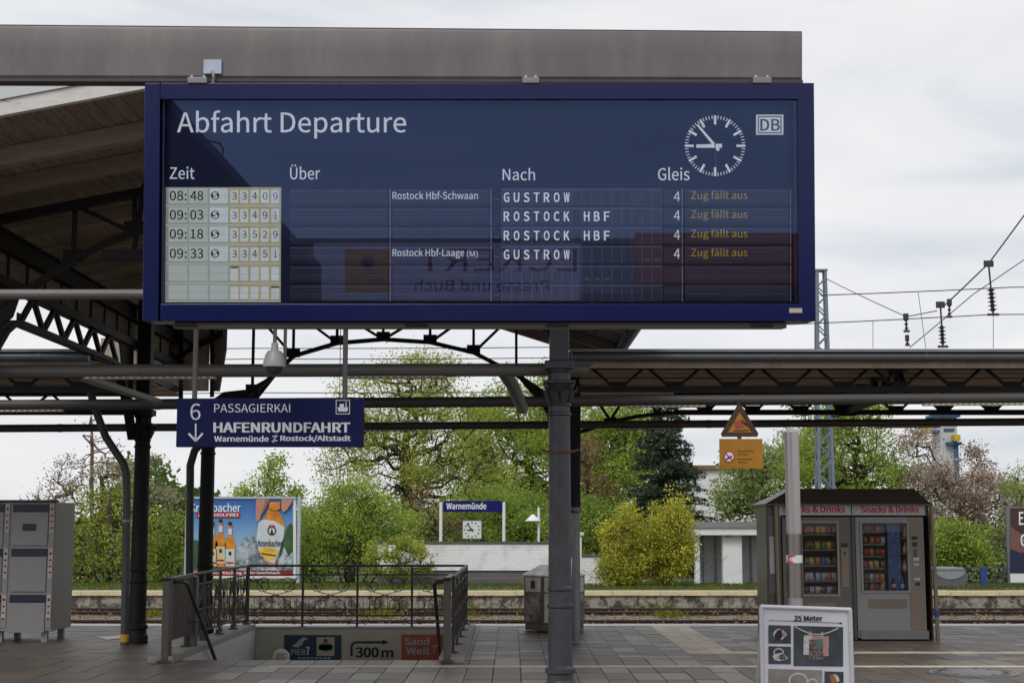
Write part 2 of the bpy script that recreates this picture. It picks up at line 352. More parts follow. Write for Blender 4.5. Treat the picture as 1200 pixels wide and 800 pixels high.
for yc, nm in ((26.9,'nearest our platform'),(31.0,'in the middle of the three'),(35.48,'under the edge of the platform opposite')):
    t = thing('railway_track', 'rusty railway track '+nm, 'railway track', (0,yc,-0.56), 'parallel railway tracks')
    for s_ in (-0.7175, 0.7175):
        mb = MB(); y = yc+s_; prof_r = [(-0.07,0),(0.07,0),(0.02,0.03),(0.012,0.13),(0.036,0.145),(0.036,0.18),(-0.036,0.18),(-0.036,0.145),(-0.012,0.13),(-0.02,0.03)]
        mb.prism([(-60,y+a,-0.56+b) for a,b in prof_r], (120,0,0)); build('rail', mb, m_rail, t, smooth=False)
    for k in range(-22, 23):
        o = bpy.data.objects.new('sleeper', sme); COL.objects.link(o); o.parent = t; o.location = (k*0.62, 0, 0)
# platform opposite: stained face, coping stones
t = thing('platform_edge_wall', 'stained concrete edge wall of the overgrown platform opposite', 'wall', (0,OPP,-0.95))
mb = MB()
for k in range(-11, 11): mb.box(k*1.8, k*1.8+1.79, OPP, OPP+0.28, -0.95, -0.135+random.uniform(-.004,.004))
build('wall_block', mb, m_conc, t)
cme = MB(); cme.box(0,1.19,-0.06,0.34,-0.13,-0.02); cm = bpy.data.meshes.new('coping_stone'); cm.from_pydata(cme.v, [], cme.f); cm.materials.append(m_coping)
for k in range(-12, 12):
    o = bpy.data.objects.new('coping_stone', cm); COL.objects.link(o); o.parent = t; o.location = (k*1.2+0.1, 0, 0.95+random.uniform(-.006,.006))
# grass
def leaf_mesh(name, c, size, m, parent=None, up=0.0, aspect=0.5, kind=None, jit=0.4, org=(0,0,0), droop=None):
    n = len(c); u = rng.normal(size=(n,3)); u[:,2] += up; u /= np.linalg.norm(u,axis=1)[:,None]
    v = rng.normal(size=(n,3)); v -= (v*u).sum(1)[:,None]*u; v /= np.linalg.norm(v,axis=1)[:,None]
    s_ = (size*(1+jit*rng.uniform(-1,1,size=n)))[:,None]
    q = np.stack([c-u*s_*0.5, c+v*s_*aspect*0.5-u*s_*0.05, c+u*s_*0.5, c-v*s_*aspect*0.5-u*s_*0.05], 1).reshape(-1,3) - np.array(org)
    me = bpy.data.meshes.new(name); me.vertices.add(4*n); me.vertices.foreach_set('co', q.ravel())
    me.loops.add(4*n); me.loops.foreach_set('vertex_index', np.arange(4*n)); me.polygons.add(n)
    me.polygons.foreach_set('loop_start', np.arange(n)*4); me.polygons.foreach_set('loop_total', np.full(n,4)); me.update(); me.validate()
    o = mesh_obj(name, me, m, parent)
    if kind: o['kind'] = kind
    return o
m_grass = Mleaf('grass_blades', (0.07,0.09,0.02), (0.15,0.20,0.04), (0.30,0.30,0.12), 0.4)
ng = 42000; gy = rng.uniform(37.75, 52, ng); gx = rng.uniform(-1,1,ng)*gy*0.38
gz = np.interp(gy, [37.6,41,46,52], [-0.03,-0.07,-0.24,-0.42]) + 0.05
o = leaf_mesh('grass', np.stack([gx,gy,gz],1), 0.11, m_grass, up=2.0, aspect=0.2, kind='stuff'); tag(o, 'long green grass behind the platform opposite', 'grass')
nw = 2600; wx = rng.normal(size=nw)*0.25 + rng.choice([-8.2,-6.9,3.6,6.6,-1.2,0.8,7.8,-3.0], nw); wy = rng.choice([33.6,33.9,36.9,34.2], nw)+rng.normal(size=nw)*0.15
o = leaf_mesh('weeds', np.stack([wx,wy,np.full(nw,-0.44)+rng.uniform(0,0.12,nw)],1), 0.10, Mleaf('weed_leaves',(0.09,0.11,0.02),(0.22,0.22,0.03),None,0.3), up=2.0, aspect=0.3, kind='stuff'); tag(o, 'yellowish weeds growing between the tracks', 'weeds')
# ================================================================== STAIRWELL
m_kerb = M('pale_kerb_concrete', (0.29,0.275,0.25), 0.8, 0, 0.15, 5, 0.3); m_well = M('grey_painted_well_wall', (0.52,0.525,0.54), 0.7, 0, 0.08, 4, 0.1)
m_cream = M('olive_cream_wall', (0.48,0.45,0.36), 0.7, 0, 0.08, 3, 0.1)
t = thing('stairwell', 'open stairwell going down below the platform with painted side walls', 'stairwell', (SX0,SY0,0))
mb = MB(); mb.box(SX0-0.15,SX0+0.006,SY0-0.002,SY1+0.002,-3.4,-0.005); build('side_wall', mb, m_well, t)
mb = MB(); mb.box(SX1-0.006,SX1+0.15,SY0-0.002,SY1+0.002,-3.4,-0.005); build('side_wall', mb, m_well, t)
mb = MB(); mb.box(SX0+0.008,SX1-0.008,SY1-0.006,SY1+0.15,-1.15,-0.004); build('end_wall', mb, m_cream, t)
mb = MB(); mb.box(SX0-0.15,SX1+0.15,SY1+4,SY1+4.1,-3.4,-0.9); build('passage_wall', mb, m_well, t)
mb = MB(); mb.box(SX0-0.15,SX1+0.15,SY0+5,SY1+4,-3.5,-3.4); build('passage_floor', mb, m_slabbase, t)
for k in range(20):
    mb = MB(); mb.box(SX0+0.002,SX1-0.002,SY0+k*0.29,SY0+k*0.29+0.31,-0.17*(k+1)-0.25,-0.17*(k+1)+(0.165 if k==0 else 0)); 
    if k > 0: build('step', mb, m_kerb, t)
for (x0,x1,y0,y1) in ((SX0-0.30,SX0,SY0-0.35,SY1),(SX1,SX1+0.30,SY0-0.35,SY1),(SX0-0.3,SX1+0.3,SY1+0.001,SY1+0.28)):
    mb = MB(); mb.box(x0,x1,y0,y1,-0.011,0.075 if y1-y0 > 1 else 0.03); build('kerb', mb, m_kerb, t, bevel=0.012)
# wall adverts on the end wall
Yw = SY1-0.008
def fw(px, py, l=0): return P(px, py, Yw-0.004*l)
m_petrol = M('petrol_sign', (0.010,0.045,0.075), 0.4, 0, 0.05, bump=0); m_orange = M('orange_red_sign', (0.40,0.075,0.035), 0.5, 0, 0.08, bump=0)
m_cream2 = M('cream_print', (0.45,0.43,0.33), 0.5, 0, 0.05, bump=0); m_green = M('green_print', (0.05,0.24,0.06), 0.5, 0, 0.05, bump=0); m_pale = M('pale_print', (0.40,0.42,0.43), 0.5, 0, 0.05, bump=0)
t = thing('wall_sign', 'dark petrol sign with a gull and green crest on the stairwell end wall', 'sign', P(366,772,Yw))
mb = MB(); mb.hexa([fw(333,776,3),fw(400,776,3),fw(400,776,0),fw(333,776,0),fw(333,743.5,3),fw(400,743.5,3),fw(400,743.5,0),fw(333,743.5,0)]); build('panel', mb, m_petrol, t)
letter('lettering','PIER',fw,341,358,760,767,m_pale,t,4,0.03); letter('lettering','7',fw,358.5,363,757,767,m_txtw,t,4,0.05)
flat('gull_mark',[[(342,757),(347,753),(352,748),(356,746),(361,748),(356,750),(354,755),(349,758),(345,757.5)]],fw,m_pale,t,4)
flat('crest_ground',[R4(371,392,746,768)],fw,m_cream2,t,4); flat('crest',[ell(381.5,757.5,8,5),R4(373,390,755,761)],fw,m_green,t,5); flat('crest_dot',[ell(381.5,750,2.4,2.4)],fw,m_red,t,6)
flat('lettering_line',[R4(349+5*k,352.5+5*k,769.6,771.4) for k in range(8)],fw,m_pale,t,4)
t = thing('direction_marking', 'painted black arrow with 300 m on the cream stairwell wall', 'sign', P(435,772,Yw))
pts = [(412,768),(412,758)]+[(418-6*math.cos(a),757-5*math.sin(a)) for a in (0.4,0.8,1.2,1.57)]+[(449,752)]
flat('arrow',strip(pts,2.6)+[[(448,749),(456,752),(448,755)]],fw,m_black,t,2)
letter('lettering','300',fw,416.5,444,757.5,770,m_black,t,2,0.04); letter('lettering','m',fw,447,461,761,770,m_black,t,2,0.04)
t = thing('wall_sign', 'orange red sign reading Sand Welt on the stairwell end wall', 'sign', P(496,772,Yw))
mb = MB(); mb.hexa([fw(470.5,776,3),fw(524,776,3),fw(524,776,0),fw(470.5,776,0),fw(470.5,743,3),fw(524,743,3),fw(524,743,0),fw(470.5,743,0)]); build('panel', mb, m_orange, t)
letter('lettering','Sand',fw,474,503,746,755.5,m_pale,t,4,0.03); letter('lettering','Welt',fw,476,504,757,766.5,m_pale,t,4,0.03)
flat('star_mark',strip([(508,764),(513,752),(518,760)],1.2)+strip([(506,757),(520,755)],1.0),fw,m_cream2,t,4)
# ================================================================== RAILINGS
def spiral(c, r, turns, a0, ax=(1,0,0), az=(0,0,1), dirn=1, n=26):
    c = Vector(c); ax = Vector(ax); az = Vector(az)
    return [c + ax*(r*(1-0.85*k/n)*math.cos(a0+dirn*turns*2*math.pi*k/n)) + az*(r*(1-0.85*k/n)*math.sin(a0+dirn*turns*2*math.pi*k/n)) for k in range(n+1)]
def railing(name, label, A, B, npan, flat_top=True, balusters=9, dense=0):
    A = Vector(A); B = Vector(B); d = (B-A); ln = d.length; u = d.normalized(); H = 0.97
    t = thing(name, label, 'railing', A, 'railings round the stairwell')
    z = Vector((0,0,1))
    mb = MB(); mb.bar(A+z*H, B+z*H, 0.05, 0.035); build('handrail', mb, m_railiron, t, bevel=0.006)
    for h, th in ((0.83,0.022),(0.50,0.014),(0.20,0.024)):
        mb = MB(); mb.bar(A+z*h+u*0.02, B+z*h-u*0.02, 0.02, th); build('rail', mb, m_railiron, t)
    for k in range(npan+1):
        p = A+u*(ln*k/npan); mb = MB(); mb.bar(p+z*0.02, p+z*(H-0.02), 0.034, 0.034); mb.lathe(p+z*0.075, [(0.07,0.0),(0.07,0.015),(0.03,0.03)], 12); build('post', mb, m_railiron, t)
    pw = ln/npan
    for k in range(npan):
        a = A+u*(pw*k)
        mb = MB()
        for s_, x in ((1,0.28),(-1,0.72)):
            mb.tube(spiral(a+u*(pw*x)+z*0.66, 0.13, 1.6, 1.2 if s_>0 else 1.94, u, z, s_), 0.007, 5)
            mb.tube(spiral(a+u*(pw*(x+0.06*s_))+z*0.36, 0.12, 1.6, -1.2 if s_>0 else -1.94, u, z, -s_), 0.007, 5)
            mb.tube(spiral(a+u*(pw*(0.5+0.36*s_))+z*0.12, 0.07, 1.5, 1.57, u, z, s_), 0.006, 5)
            mb.tube([a+u*(pw*(0.5-0.42*s_))+z*0.8, a+u*(pw*(0.5-0.2*s_))+z*0.56, a+u*(pw*(0.5+0.1*s_))+z*0.5, a+u*(pw*(0.5+0.4*s_))+z*0.23], 0.007, 5)
        build('scroll', mb, m_railiron, t)
        for q in range(dense):
            x = pw*(q+0.5)/dense; sg_ = 1 if q % 2 else -1
            mb = MB(); mb.tube([a+u*(x+sg_*0.045*math.sin(j*math.pi/4))+z*(0.21+0.61*j/12) for j in range(13)], 0.009, 5); build('wavy_bar', mb, m_railiron, t)
        for q in range(1, balusters):
            mb = MB(); p = a+u*(pw*q/balusters); mb.bar(p+z*0.20, p+z*0.50, 0.008, 0.008); build('baluster', mb, m_railiron, t)
    return t
yb = SY1+0.14
railing('stair_railing', 'dark wrought iron railing with scrolls across the far end of the stairwell', (SX0-0.15,yb,0.0), (SX1+0.15,yb,0.0), 4)
railing('stair_railing', 'wrought iron railing with scrolls along the left side of the stairwell', (SX0-0.15,SY0+1.0,0.0), (SX0-0.15,yb-0.1,0.0), 4, balusters=6, dense=5)
railing('stair_railing', 'wrought iron railing with scrolls along the right side of the stairwell', (SX1+0.15,SY0+0.1,0.0), (SX1+0.15,yb-0.1,0.0), 4, balusters=6, dense=5)
m_post = M('grey_brown_steel_paint', (0.105,0.095,0.088), 0.4, 0.2, 0.1, 8, 0.05)
for x, lab, s_, in ((-4.08,'left',1),(-0.765,'right',-1)):
    t = thing('stair_end_post', 'square grey brown steel end post at the %s of the stairs, with sloping handrail' % lab, 'post', (x,SY0-0.22,0), 'end posts of the stair railing')
    mb = MB(); mb.box(x-0.042,x+0.042,SY0-0.36,SY0-0.16,0.03,0.95); build('post', mb, m_post, t, bevel=0.008)
    mb = MB(); mb.box(x-0.05,x+0.05,SY0-0.37,SY0-0.15,0.951,0.985); build('cap', mb, m_black, t, bevel=0.006)
    mb = MB(); mb.box(x-0.085,x+0.085,SY0-0.39,SY0-0.13,0.012,0.03); build('foot_plate', mb, m_post, t)
    mb = MB(); mb.bar((x,SY0-0.15,0.965),(x,SY0+1.05,0.965),0.07,0.035); build('top_rail', mb, m_post, t)
    if s_ > 0:
        mb = MB(); mb.bar((x,SY0-0.15,0.25),(x,SY0+1.0,0.25),0.03,0.03); build('bottom_rail', mb, m_post, t)
        for k in range(11): mb = MB(); mb.bar((x,SY0-0.06+k*0.10,0.26),(x,SY0-0.06+k*0.10,0.95),0.055,0.03); build('bar', mb, m_post, t)
        mb = MB(); mb.box(x-0.06,x+0.06,SY0+1.05,SY0+1.20,0.07,0.95); build('post', mb, m_post, t)
    xi = x+s_*0.17
    mb = MB(); mb.tube([(x,SY0-0.1,0.93),(xi-s_*0.03,SY0-0.1,0.93),(xi,SY0+0.0,0.90),(xi+s_*0.01,SY0+4.8,0.90-0.586*4.8)],0.024,8); build('sloping_handrail', mb, m_railiron, t)
    mb = MB(); mb.tube([(x,SY0+0.75,0.40),(xi,SY0+0.75,0.40),(xi,SY0+0.75,0.46)],0.012,6); build('bracket', mb, m_post, t)
# ================================================================== PERSON coming up the stairs (only the head shows above the paving)
pc = P(329.5,760,20.9); ht = pc.z   # top of hair
m_skin = M('skin', (0.42,0.24,0.18), 0.55, 0, 0.06, 20, 0.05); m_hair = M('white_hair', (0.55,0.54,0.52), 0.75, 0, 0.2, 60, 0.8, stretch=(1,1,0.3)); m_coat = M('dark_coat', (0.03,0.035,0.05), 0.8)
fx, fy = pc.x, 20.9; feet = -0.17*(int((fy-SY0)/0.29)+1)+0.0
person = thing('person', 'white-haired person climbing the stairs, only the top of the head showing', 'person', (fx,fy,feet))
def skin_body(name, nodes, edges, radii, m, parent, org):
    me = bpy.data.meshes.new(name); me.from_pydata([tuple(Vector(n)-Vector(org)) for n in nodes], edges, []); o = bpy.data.objects.new(name, me); COL.objects.link(o); o.parent = parent
    sk = o.modifiers.new('s','SKIN'); sk.use_smooth_shade = True; me.skin_vertices.new() if not me.skin_vertices else None
    for i, r in enumerate(radii): me.skin_vertices[0].data[i].radius = (r, r*0.85) if not hasattr(r,'__len__') else r
    me.skin_vertices[0].data[0].use_root = True
    ss = o.modifiers.new('d','SUBSURF'); ss.levels = 1; ss.render_levels = 2; me.materials.append(m); return o
H0 = ht-0.03   # crown of skull
hy = fy
nb = [(fx,hy,H0-0.72),(fx,hy,H0-0.52),(fx,hy,H0-0.33),(fx,hy-0.01,H0-0.25),(fx,hy-0.02,H0-0.14),
      (fx-0.17,hy,H0-0.33),(fx-0.24,hy+0.02,H0-0.58),(fx-0.25,hy-0.06,H0-0.82),(fx-0.25,hy-0.10,H0-0.90),
      (fx+0.17,hy,H0-0.33),(fx+0.24,hy+0.02,H0-0.58),(fx+0.25,hy-0.06,H0-0.82),(fx+0.25,hy-0.10,H0-0.90),
      (fx-0.10,hy,H0-0.80),(fx-0.10,hy-0.10,feet+0.55),(fx-0.10,hy,feet+0.08),(fx-0.10,hy-0.14,feet+0.04),
      (fx+0.10,hy,H0-0.80),(fx+0.10,hy-0.16,feet+0.62),(fx+0.10,hy-0.14,feet+0.25),(fx+0.10,hy-0.28,feet+0.21)]
eb = [(0,1),(1,2),(2,3),(3,4),(2,5),(5,6),(6,7),(7,8),(2,9),(9,10),(10,11),(11,12),(0,13),(13,14),(14,15),(15,16),(0,17),(17,18),(18,19),(19,20)]
rb = [(0.15,0.11),(0.15,0.11),(0.11,0.08),0.055,0.06,0.06,0.045,0.035,0.03,0.06,0.045,0.035,0.03,0.09,0.06,0.045,0.035,0.09,0.06,0.045,0.035]
skin_body('body', nb, eb, rb, m_coat, person, (fx,fy,feet))
def face_head(cx, cy, top, parent, org):
    nu, nv = 26, 20; vs = []; c = Vector((cx,cy,top-0.115))
    for j in range(nv+1):
        th = math.pi*j/nv
        for i in range(nu):
            ph = 2*math.pi*i/nu; x = math.sin(th)*math.cos(ph); y = math.sin(th)*math.sin(ph); z = math.cos(th)
            rx, ry, rz = 0.078, 0.098, 0.118
            if z < 0: rx *= 1+z*0.28; ry *= 1+z*0.15
            q = Vector((x*rx, y*ry, z*rz))
            if y < -0.2:   # front: sockets, nose, lips
                fxn = q.x; 
                if abs(abs(fxn)-0.031) < 0.02 and abs(q.z-0.005) < 0.018: q.y += 0.010
                if abs(fxn) < 0.014 and -0.045 < q.z < 0.01: q.y -= 0.022*(0.01-q.z)/0.055
                if abs(fxn) < 0.026 and abs(q.z+0.068) < 0.010: q.y -= 0.005
            vs.append(c+q)
    fs = [(j*nu+i, (j+1)*nu+i, (j+1)*nu+(i+1)%nu, j*nu+(i+1)%nu) for j in range(nv) for i in range(nu)]
    mb = MB(); mb.add(vs, fs); h = build('head', mb, m_skin, parent)
    for s_ in (-1,1):
        mb = MB(); mb.lathe(c+Vector((s_*0.031,-0.085,-0.006)), [(0.002,0),(0.010,0.005),(0.011,0.010),(0.002,0.018)], 8); build('eye', mb, m_txtw, h)
        mb = MB(); mb.lathe(c+Vector((s_*0.080,0.005,-0.03)), [(0.004,0),(0.013,0.012),(0.016,0.04),(0.005,0.058)], 8); build('ear', mb, m_skin, h)
        mb = MB(); mb.cbox(c+Vector((s_*0.031,-0.096,0.024)), (0.03,0.008,0.006)); build('eyebrow', mb, m_hair, h)
    return h
for s_ in (-1, 1):   # hands: palm, four unequal curled fingers and a thumb
    w0 = Vector((fx+s_*0.25, hy-0.10, H0-0.90)); nh = [w0, w0+Vector((0,-0.012,-0.045)), w0+Vector((0,-0.02,-0.085))]; eh = [(0,1),(1,2)]; rh = [0.026,0.034,0.030]
    for q, ln in enumerate((0.070,0.082,0.076,0.058)):
        o_ = Vector((0, -0.030+0.019*q, 0)); k0 = len(nh); nh += [w0+o_+Vector((0,-0.02,-0.095)), w0+o_+Vector((-s_*0.008,-0.022,-0.095-ln*0.5)), w0+o_+Vector((-s_*0.030,-0.022,-0.095-ln*0.92))]; eh += [(2,k0),(k0,k0+1),(k0+1,k0+2)]; rh += [0.0095,0.0085,0.0075]
    k0 = len(nh); nh += [w0+Vector((-s_*0.004,-0.045,-0.055)), w0+Vector((-s_*0.014,-0.062,-0.090))]; eh += [(1,k0),(k0,k0+1)]; rh += [0.011,0.009]
    skin_body('hand', nh, eh, rh, m_skin, person, (fx,fy,feet))
head = face_head(fx, hy-0.02, H0, person, None)
mb = MB(); nu, nv = 30, 14; vs = []; c = Vector((fx,hy+0.005,H0-0.10))
for j in range(nv+1):
    th = math.pi*0.68*j/nv
    for i in range(nu):
        ph = 2*math.pi*i/nu; r_ = 1+0.10*math.sin(ph*7+j)+0.06*random.uniform(-1,1); x = math.sin(th)*math.cos(ph); y = math.sin(th)*math.sin(ph); z = math.cos(th)
        if y < -0.25 and z < 0.52: r_ *= 0.80      # hairline
        vs.append(c+Vector((x*0.118*r_, y*0.122*r_, z*0.135*(1+0.03*random.uniform(-1,1)))))
mb.add(vs, [(j*nu+i, (j+1)*nu+i, (j+1)*nu+(i+1)%nu, j*nu+(i+1)%nu) for j in range(nv) for i in range(nu)])
build('hair', mb, m_hair, person)
# ================================================================== CAST IRON COLUMNS
def zat(py, Y): return P(600, py, Y).z
YC = 14.5; xc = P(655.5, 500, YC).x
Zc = {k: zat(v, YC) for k, v in dict(base=785, ring2a=706, ring2b=692, ring1=484, cap0=476, cap1=447, neck1=434, blk1=424).items()}
def column(x, y, label, top, m, upper=True):
    t = thing('iron_column', label, 'column', (x,y,0), 'cast iron platform columns')
    r = 0.112
    mb = MB(); mb.lathe((x,y,0), [(0.15,0.0),(0.15,0.10),(0.128,0.13),(0.125,Zc['base']-0.03),(0.145,Zc['base']-0.02),(0.145,Zc['base']+0.02),(0.118,Zc['base']+0.05)], 24); build('base', mb, m, t)
    mb = MB(); a, b = Zc['ring2a'], Zc['ring2b']
    mb.lathe((x,y,0), [(r+0.004,Zc['base']+0.03),(r+0.003,a-0.05),(r+0.014,a-0.035),(r+0.014,a-0.01),(r,a),(r,b),(r+0.014,b+0.01),(r+0.014,b+0.035),(r,b+0.05),(r-0.008,Zc['ring1']-0.03),(r+0.006,Zc['ring1']-0.02),(r+0.006,Zc['ring1']),(r-0.008,Zc['ring1']+0.012),(r-0.01,Zc['cap0'])], 24); build('shaft', mb, m, t)
    c0, c1 = Zc['cap0'], Zc['cap1']; h = c1-c0
    mb = MB(); mb.lathe((x,y,0), [(r-0.008,c0),(r+0.004,c0+0.01),(r-0.01,c0+0.03),(r-0.005,c0+h*0.3),(r+0.01,c0+h*0.6),(r+0.035,c0+h*0.85),(r+0.05,c0+h*0.9)], 24, 12, 0.03); cp = build('capital', mb, m, t)
    for k in range(8):   # leaves and volutes
        an = k*math.pi/4+math.pi/8; dx, dy = math.cos(an), math.sin(an); tx, ty = -dy, dx
        mb = MB(); rr = [(r-0.01,c0+0.03,0.03),(r+0.015,c0+h*0.35,0.045),(r+0.045,c0+h*0.62,0.035),(r+0.065,c0+h*0.58,0.02)]
        vs = []
        for q, z, wd in rr: vs += [(x+dx*q-tx*wd, y+dy*q-ty*wd, z), (x+dx*(q+0.014), y+dy*(q+0.014), z+0.004), (x+dx*q+tx*wd, y+dy*q+ty*wd, z)]
        fs = [(i*3+j, i*3+j+1, i*3+j+4, i*3+j+3) for i in range(3) for j in range(2)]
        mb.add(vs, fs); build('capital_leaf', mb, m, cp)
    for k in range(4):
        an = k*math.pi/2+math.pi/4; p = Vector((x+math.cos(an)*(r+0.045), y+math.sin(an)*(r+0.045), c0+h*0.80)); ax = Vector((math.cos(an), math.sin(an), 0))
        mb = MB(); mb.tube(spiral(p, 0.034, 1.4, math.pi/2, ax, (0,0,1), -1, 16), 0.012, 6); build('volute', mb, m, cp)
    mb = MB(); mb.cbox((x,y,c1-0.012), (0.31,0.31,0.03)); build('abacus', mb, m, t, bevel=0.006)
    n1, b1 = Zc['neck1'], Zc['blk1']
    mb = MB(); mb.lathe((x,y,0), [(0.120,c1),(0.105,c1+0.015),(0.105,n1-0.03),(0.125,n1-0.015),(0.125,n1)], 24, 8, 0.06); build('neck', mb, m, t)
    mb = MB(); mb.cbox((x,y,(n1+b1)/2+0.003), (0.29,0.29,b1-n1)); build('block', mb, m, t, bevel=0.01)
    if upper:
        mb = MB(); mb.cbox((x,y,(b1+top)/2+0.003), (0.19,0.19,top-b1-0.004)); build('upper_post', mb, m, t, bevel=0.01)
    return t
cols = [(xc,YC,'blue grey cast iron column with leafy capital in the centre foreground',m_column,5.0),
        (P(163.5,640,20.6).x,20.6,'dark cast iron column beside the drainpipe with the yellow band',m_iron,4.9),
        (P(241,640,22.5).x,22.5,'dark cast iron column in front of the beer billboard',m_iron,4.9),
        (0.69,20.9,'far cast iron column almost hidden right behind the centre column',m_iron,5.0),
        (-5.30,14.5,'near left cast iron column carrying the high roof, outside the left edge',m_iron,4.9)]
for k_, (x, y, lab, m, top) in enumerate(cols): column(x, y, lab, top, m, upper=k_ != 2)
# brackets: clamp ring round the centre column
zz = zat(529, 14.5); t = thing('pipe_clamp', 'rusty clamp ring tying the drainpipe to the centre column', 'clamp', (xc,YC,zz))
mb = MB(); mb.lathe((xc,YC,zz), [(0.112,-0.012),(0.122,-0.012),(0.122,0.012),(0.112,0.012)], 20); mb.tube([(xc-0.12,YC-0.02,zz),(xc-0.17,YC-0.03,zz+0.02)],0.01,6); mb.tube([(xc+0.12,YC,zz),(xc+0.2,YC+0.2,zz+0.03)],0.009,6); build('ring', mb, m_rust, t)
# drainpipes
def pipe(name, label, pts, r, m, extra=None):
    t = thing(name, label, 'drainpipe', pts[-1], 'drainpipes on the platform')
    mb = MB(); mb.tube(pts, r, 12); build('pipe', mb, m, t)
    return t
def pp(l, Y): return [P(x,y,Y) for x,y in l]
m_pipe_d = M('dark_pipe_paint', (0.055,0.055,0.06), 0.5, 0.1, 0.15, 8, 0.1); m_yel = M('yellow_band', (0.55,0.30,0.02), 0.6, 0, 0.1)
b_ = G(145.5,757); Yp = b_.y
t = pipe('drainpipe','grey bent drainpipe with a yellow band left of the dark column', pp([(104,452),(112,480),(124,512),(136,530),(145,543),(148.5,556),(148.5,600),(145.8,756)],Yp), 0.052, m_pipe_d)
mb = MB(); q = P(146,747,Yp); mb.lathe(q, [(0.056,-0.05),(0.056,0.05)], 14); build('band', mb, m_yel, t)
for py in (610,): mb = MB(); q = P(148.3,py,Yp); mb.lathe(q, [(0.06,-0.02),(0.06,0.02)], 14); build('collar', mb, m_galv, t)
t = pipe('drainpipe','dark drainpipe bent towards the column in front of the billboard', pp([(238,516),(228,528),(223,545),(222.5,600),(222,733)],22.6), 0.06, m_pipe_d)
Yq = 20.6
t = pipe('drainpipe','brown drainpipe right behind the centre column', pp([(674,410),(674,600)],Yq), 0.078, m_iron)
mb = MB(); mb.tube(pp([(674.5,598),(675.5,751)],Yq), 0.058, 12); build('lower_pipe', mb, m_galv, t)
mb = MB(); mb.lathe(P(674.5,597,Yq), [(0.07,-0.05),(0.085,0.0),(0.085,0.03)], 14); build('collar', mb, m_galv, t)
t = pipe('drainpipe','short slanting pipe hanging under the tube beside the centre column', [P(589,434,16.2),P(600,450,16.5),P(612,478,17.6)], 0.075, m_galv)
# ================================================================== LIGHTING TUBES
def ltube(label, x0, y0, x1, y1, Y, r, m, strips=(), cut=False):
    a = P(x0,y0,Y); b = P(x1,y1,Y); t = thing('cable_tube', label, 'tube', a, 'horizontal tubes under the canopies')
    mb = MB()
    if cut: mb.tube([a, b], r, 20)
    else: mb.tube([a, b], r, 20)
    if cut:   # mitred end
        n = 20
        for k in range(n):
            v = Vector(mb.v[n+k]); mb.v[n+k] = (v.x+(v.z-b.z)*0.75, v.y, v.z)
    build('tube', mb, m, t)
    for s0, s1 in strips:
        f0 = (s0-x0)/(x1-x0); f1 = (s1-x0)/(x1-x0); p = a.lerp(b,f0); q = a.lerp(b,f1)
        d = Vector((0,-0.02,-r-0.008)); mb = MB(); mb.bar(p+d, q+d, 0.055, 0.028); build('lamp_strip', mb, m_lampstrip, t)
        mb = MB(); n = int((q-p).length/0.07)
        for k in range(n):
            c = p.lerp(q,(k+0.5)/n)+Vector((0,-0.052,-r-0.008)); mb.cbox(c, (0.03,0.006,0.018))
        build('grille', mb, m_lampgrille, t, smooth=False, kind='stuff')
    # joints
    for k in range(1, int((b-a).length/2.4)):
        c = a.lerp(b, k*2.4/(b-a).length); mb = MB(); mb.tube([c-Vector((0.03,0,0)), c+Vector((0.03,0,0))], r+0.004, 20); build('joint', mb, m, t)
m_lampstrip = M('lamp_strip_housing', (0.22,0.21,0.17), 0.5); m_lampgrille = M('lamp_grille', (0.55,0.50,0.33), 0.5)
ltube('thin pale tube crossing in front of the trusses at the left edge', -200,345, 300,345, 9.8, 0.034, m_tube)
ltube('thick grey tube ending in a mitred cut at the centre column', -400,436, 690,433, 14.78, 0.066, m_tube, ((100,254),(405,521)), True)
ltube('dark tube hanging just under the canopy lattice', -500,478, 1700,463, 18.2, 0.066, m_tubedark, ((-20,75),(735,826),(1080,1300)))
ltube('lowest and farthest dark tube crossing the whole view', -500,505, 1700,491, 21.9, 0.058, m_tubedark, ((330,487),(722,792),(1025,1100)))
# slanting lamp housing at the left
t = thing('lamp_housing', 'slanting lamp housing with a bright edge above the left drainpipe', 'lamp', P(100,444,15.5))
mb = MB(); mb.bar(P(100,443,15.2), P(186,471,17.8), 0.10, 0.07); build('housing', mb, m_tube, t, bevel=0.01)
mb = MB(); mb.bar(P(100,440,15.2)+Vector((0.02,0,0.0)), P(186,468,17.8)+Vector((0.02,0,0.0)), 0.03, 0.012); build('trim', mb, m_galv, t)
# ================================================================== HIGH ROOF (left and centre)
F0 = P(0,135,12.0); F1 = P(168,103.5,12.0); sl_ = (F1.z-F0.z)/(F1.x-F0.x)
XL, XR_, XRidge = -6.0, 1.50, -2.2
def zl(x): return F0.z+(x-F0.x)*sl_
zr = zl(XRidge); ZR = 4.22
def zroof(x): return zl(x) if x <= XRidge else zr+(ZR-zr)*(x-XRidge)/(XR_-XRidge)
YF, YB = 12.0, 23.8
roof = thing('high_canopy_roof', 'high pitched canopy roof with wooden soffit and flaking white front edge', 'canopy roof', (XRidge,YF,zr))
x = XL
while x < XR_-0.05:
    w_ = 0.118; x2 = min(x+w_-0.006, XR_); dz = random.uniform(0,0.006)
    if (x < XRidge < x2): x2 = XRidge
    mb = MB(); a, b = zroof(x)+dz, zroof(x2)+dz
    mb.hexa([(x,YF+0.04,a),(x2,YF+0.04,b),(x2,YB,b),(x,YB,a),(x,YF+0.04,a+0.025),(x2,YF+0.04,b+0.025),(x2,YB,b+0.025),(x,YB,a+0.025)]); build('soffit_plank', mb, m_wood, roof, smooth=False); x += w_
mb = MB()
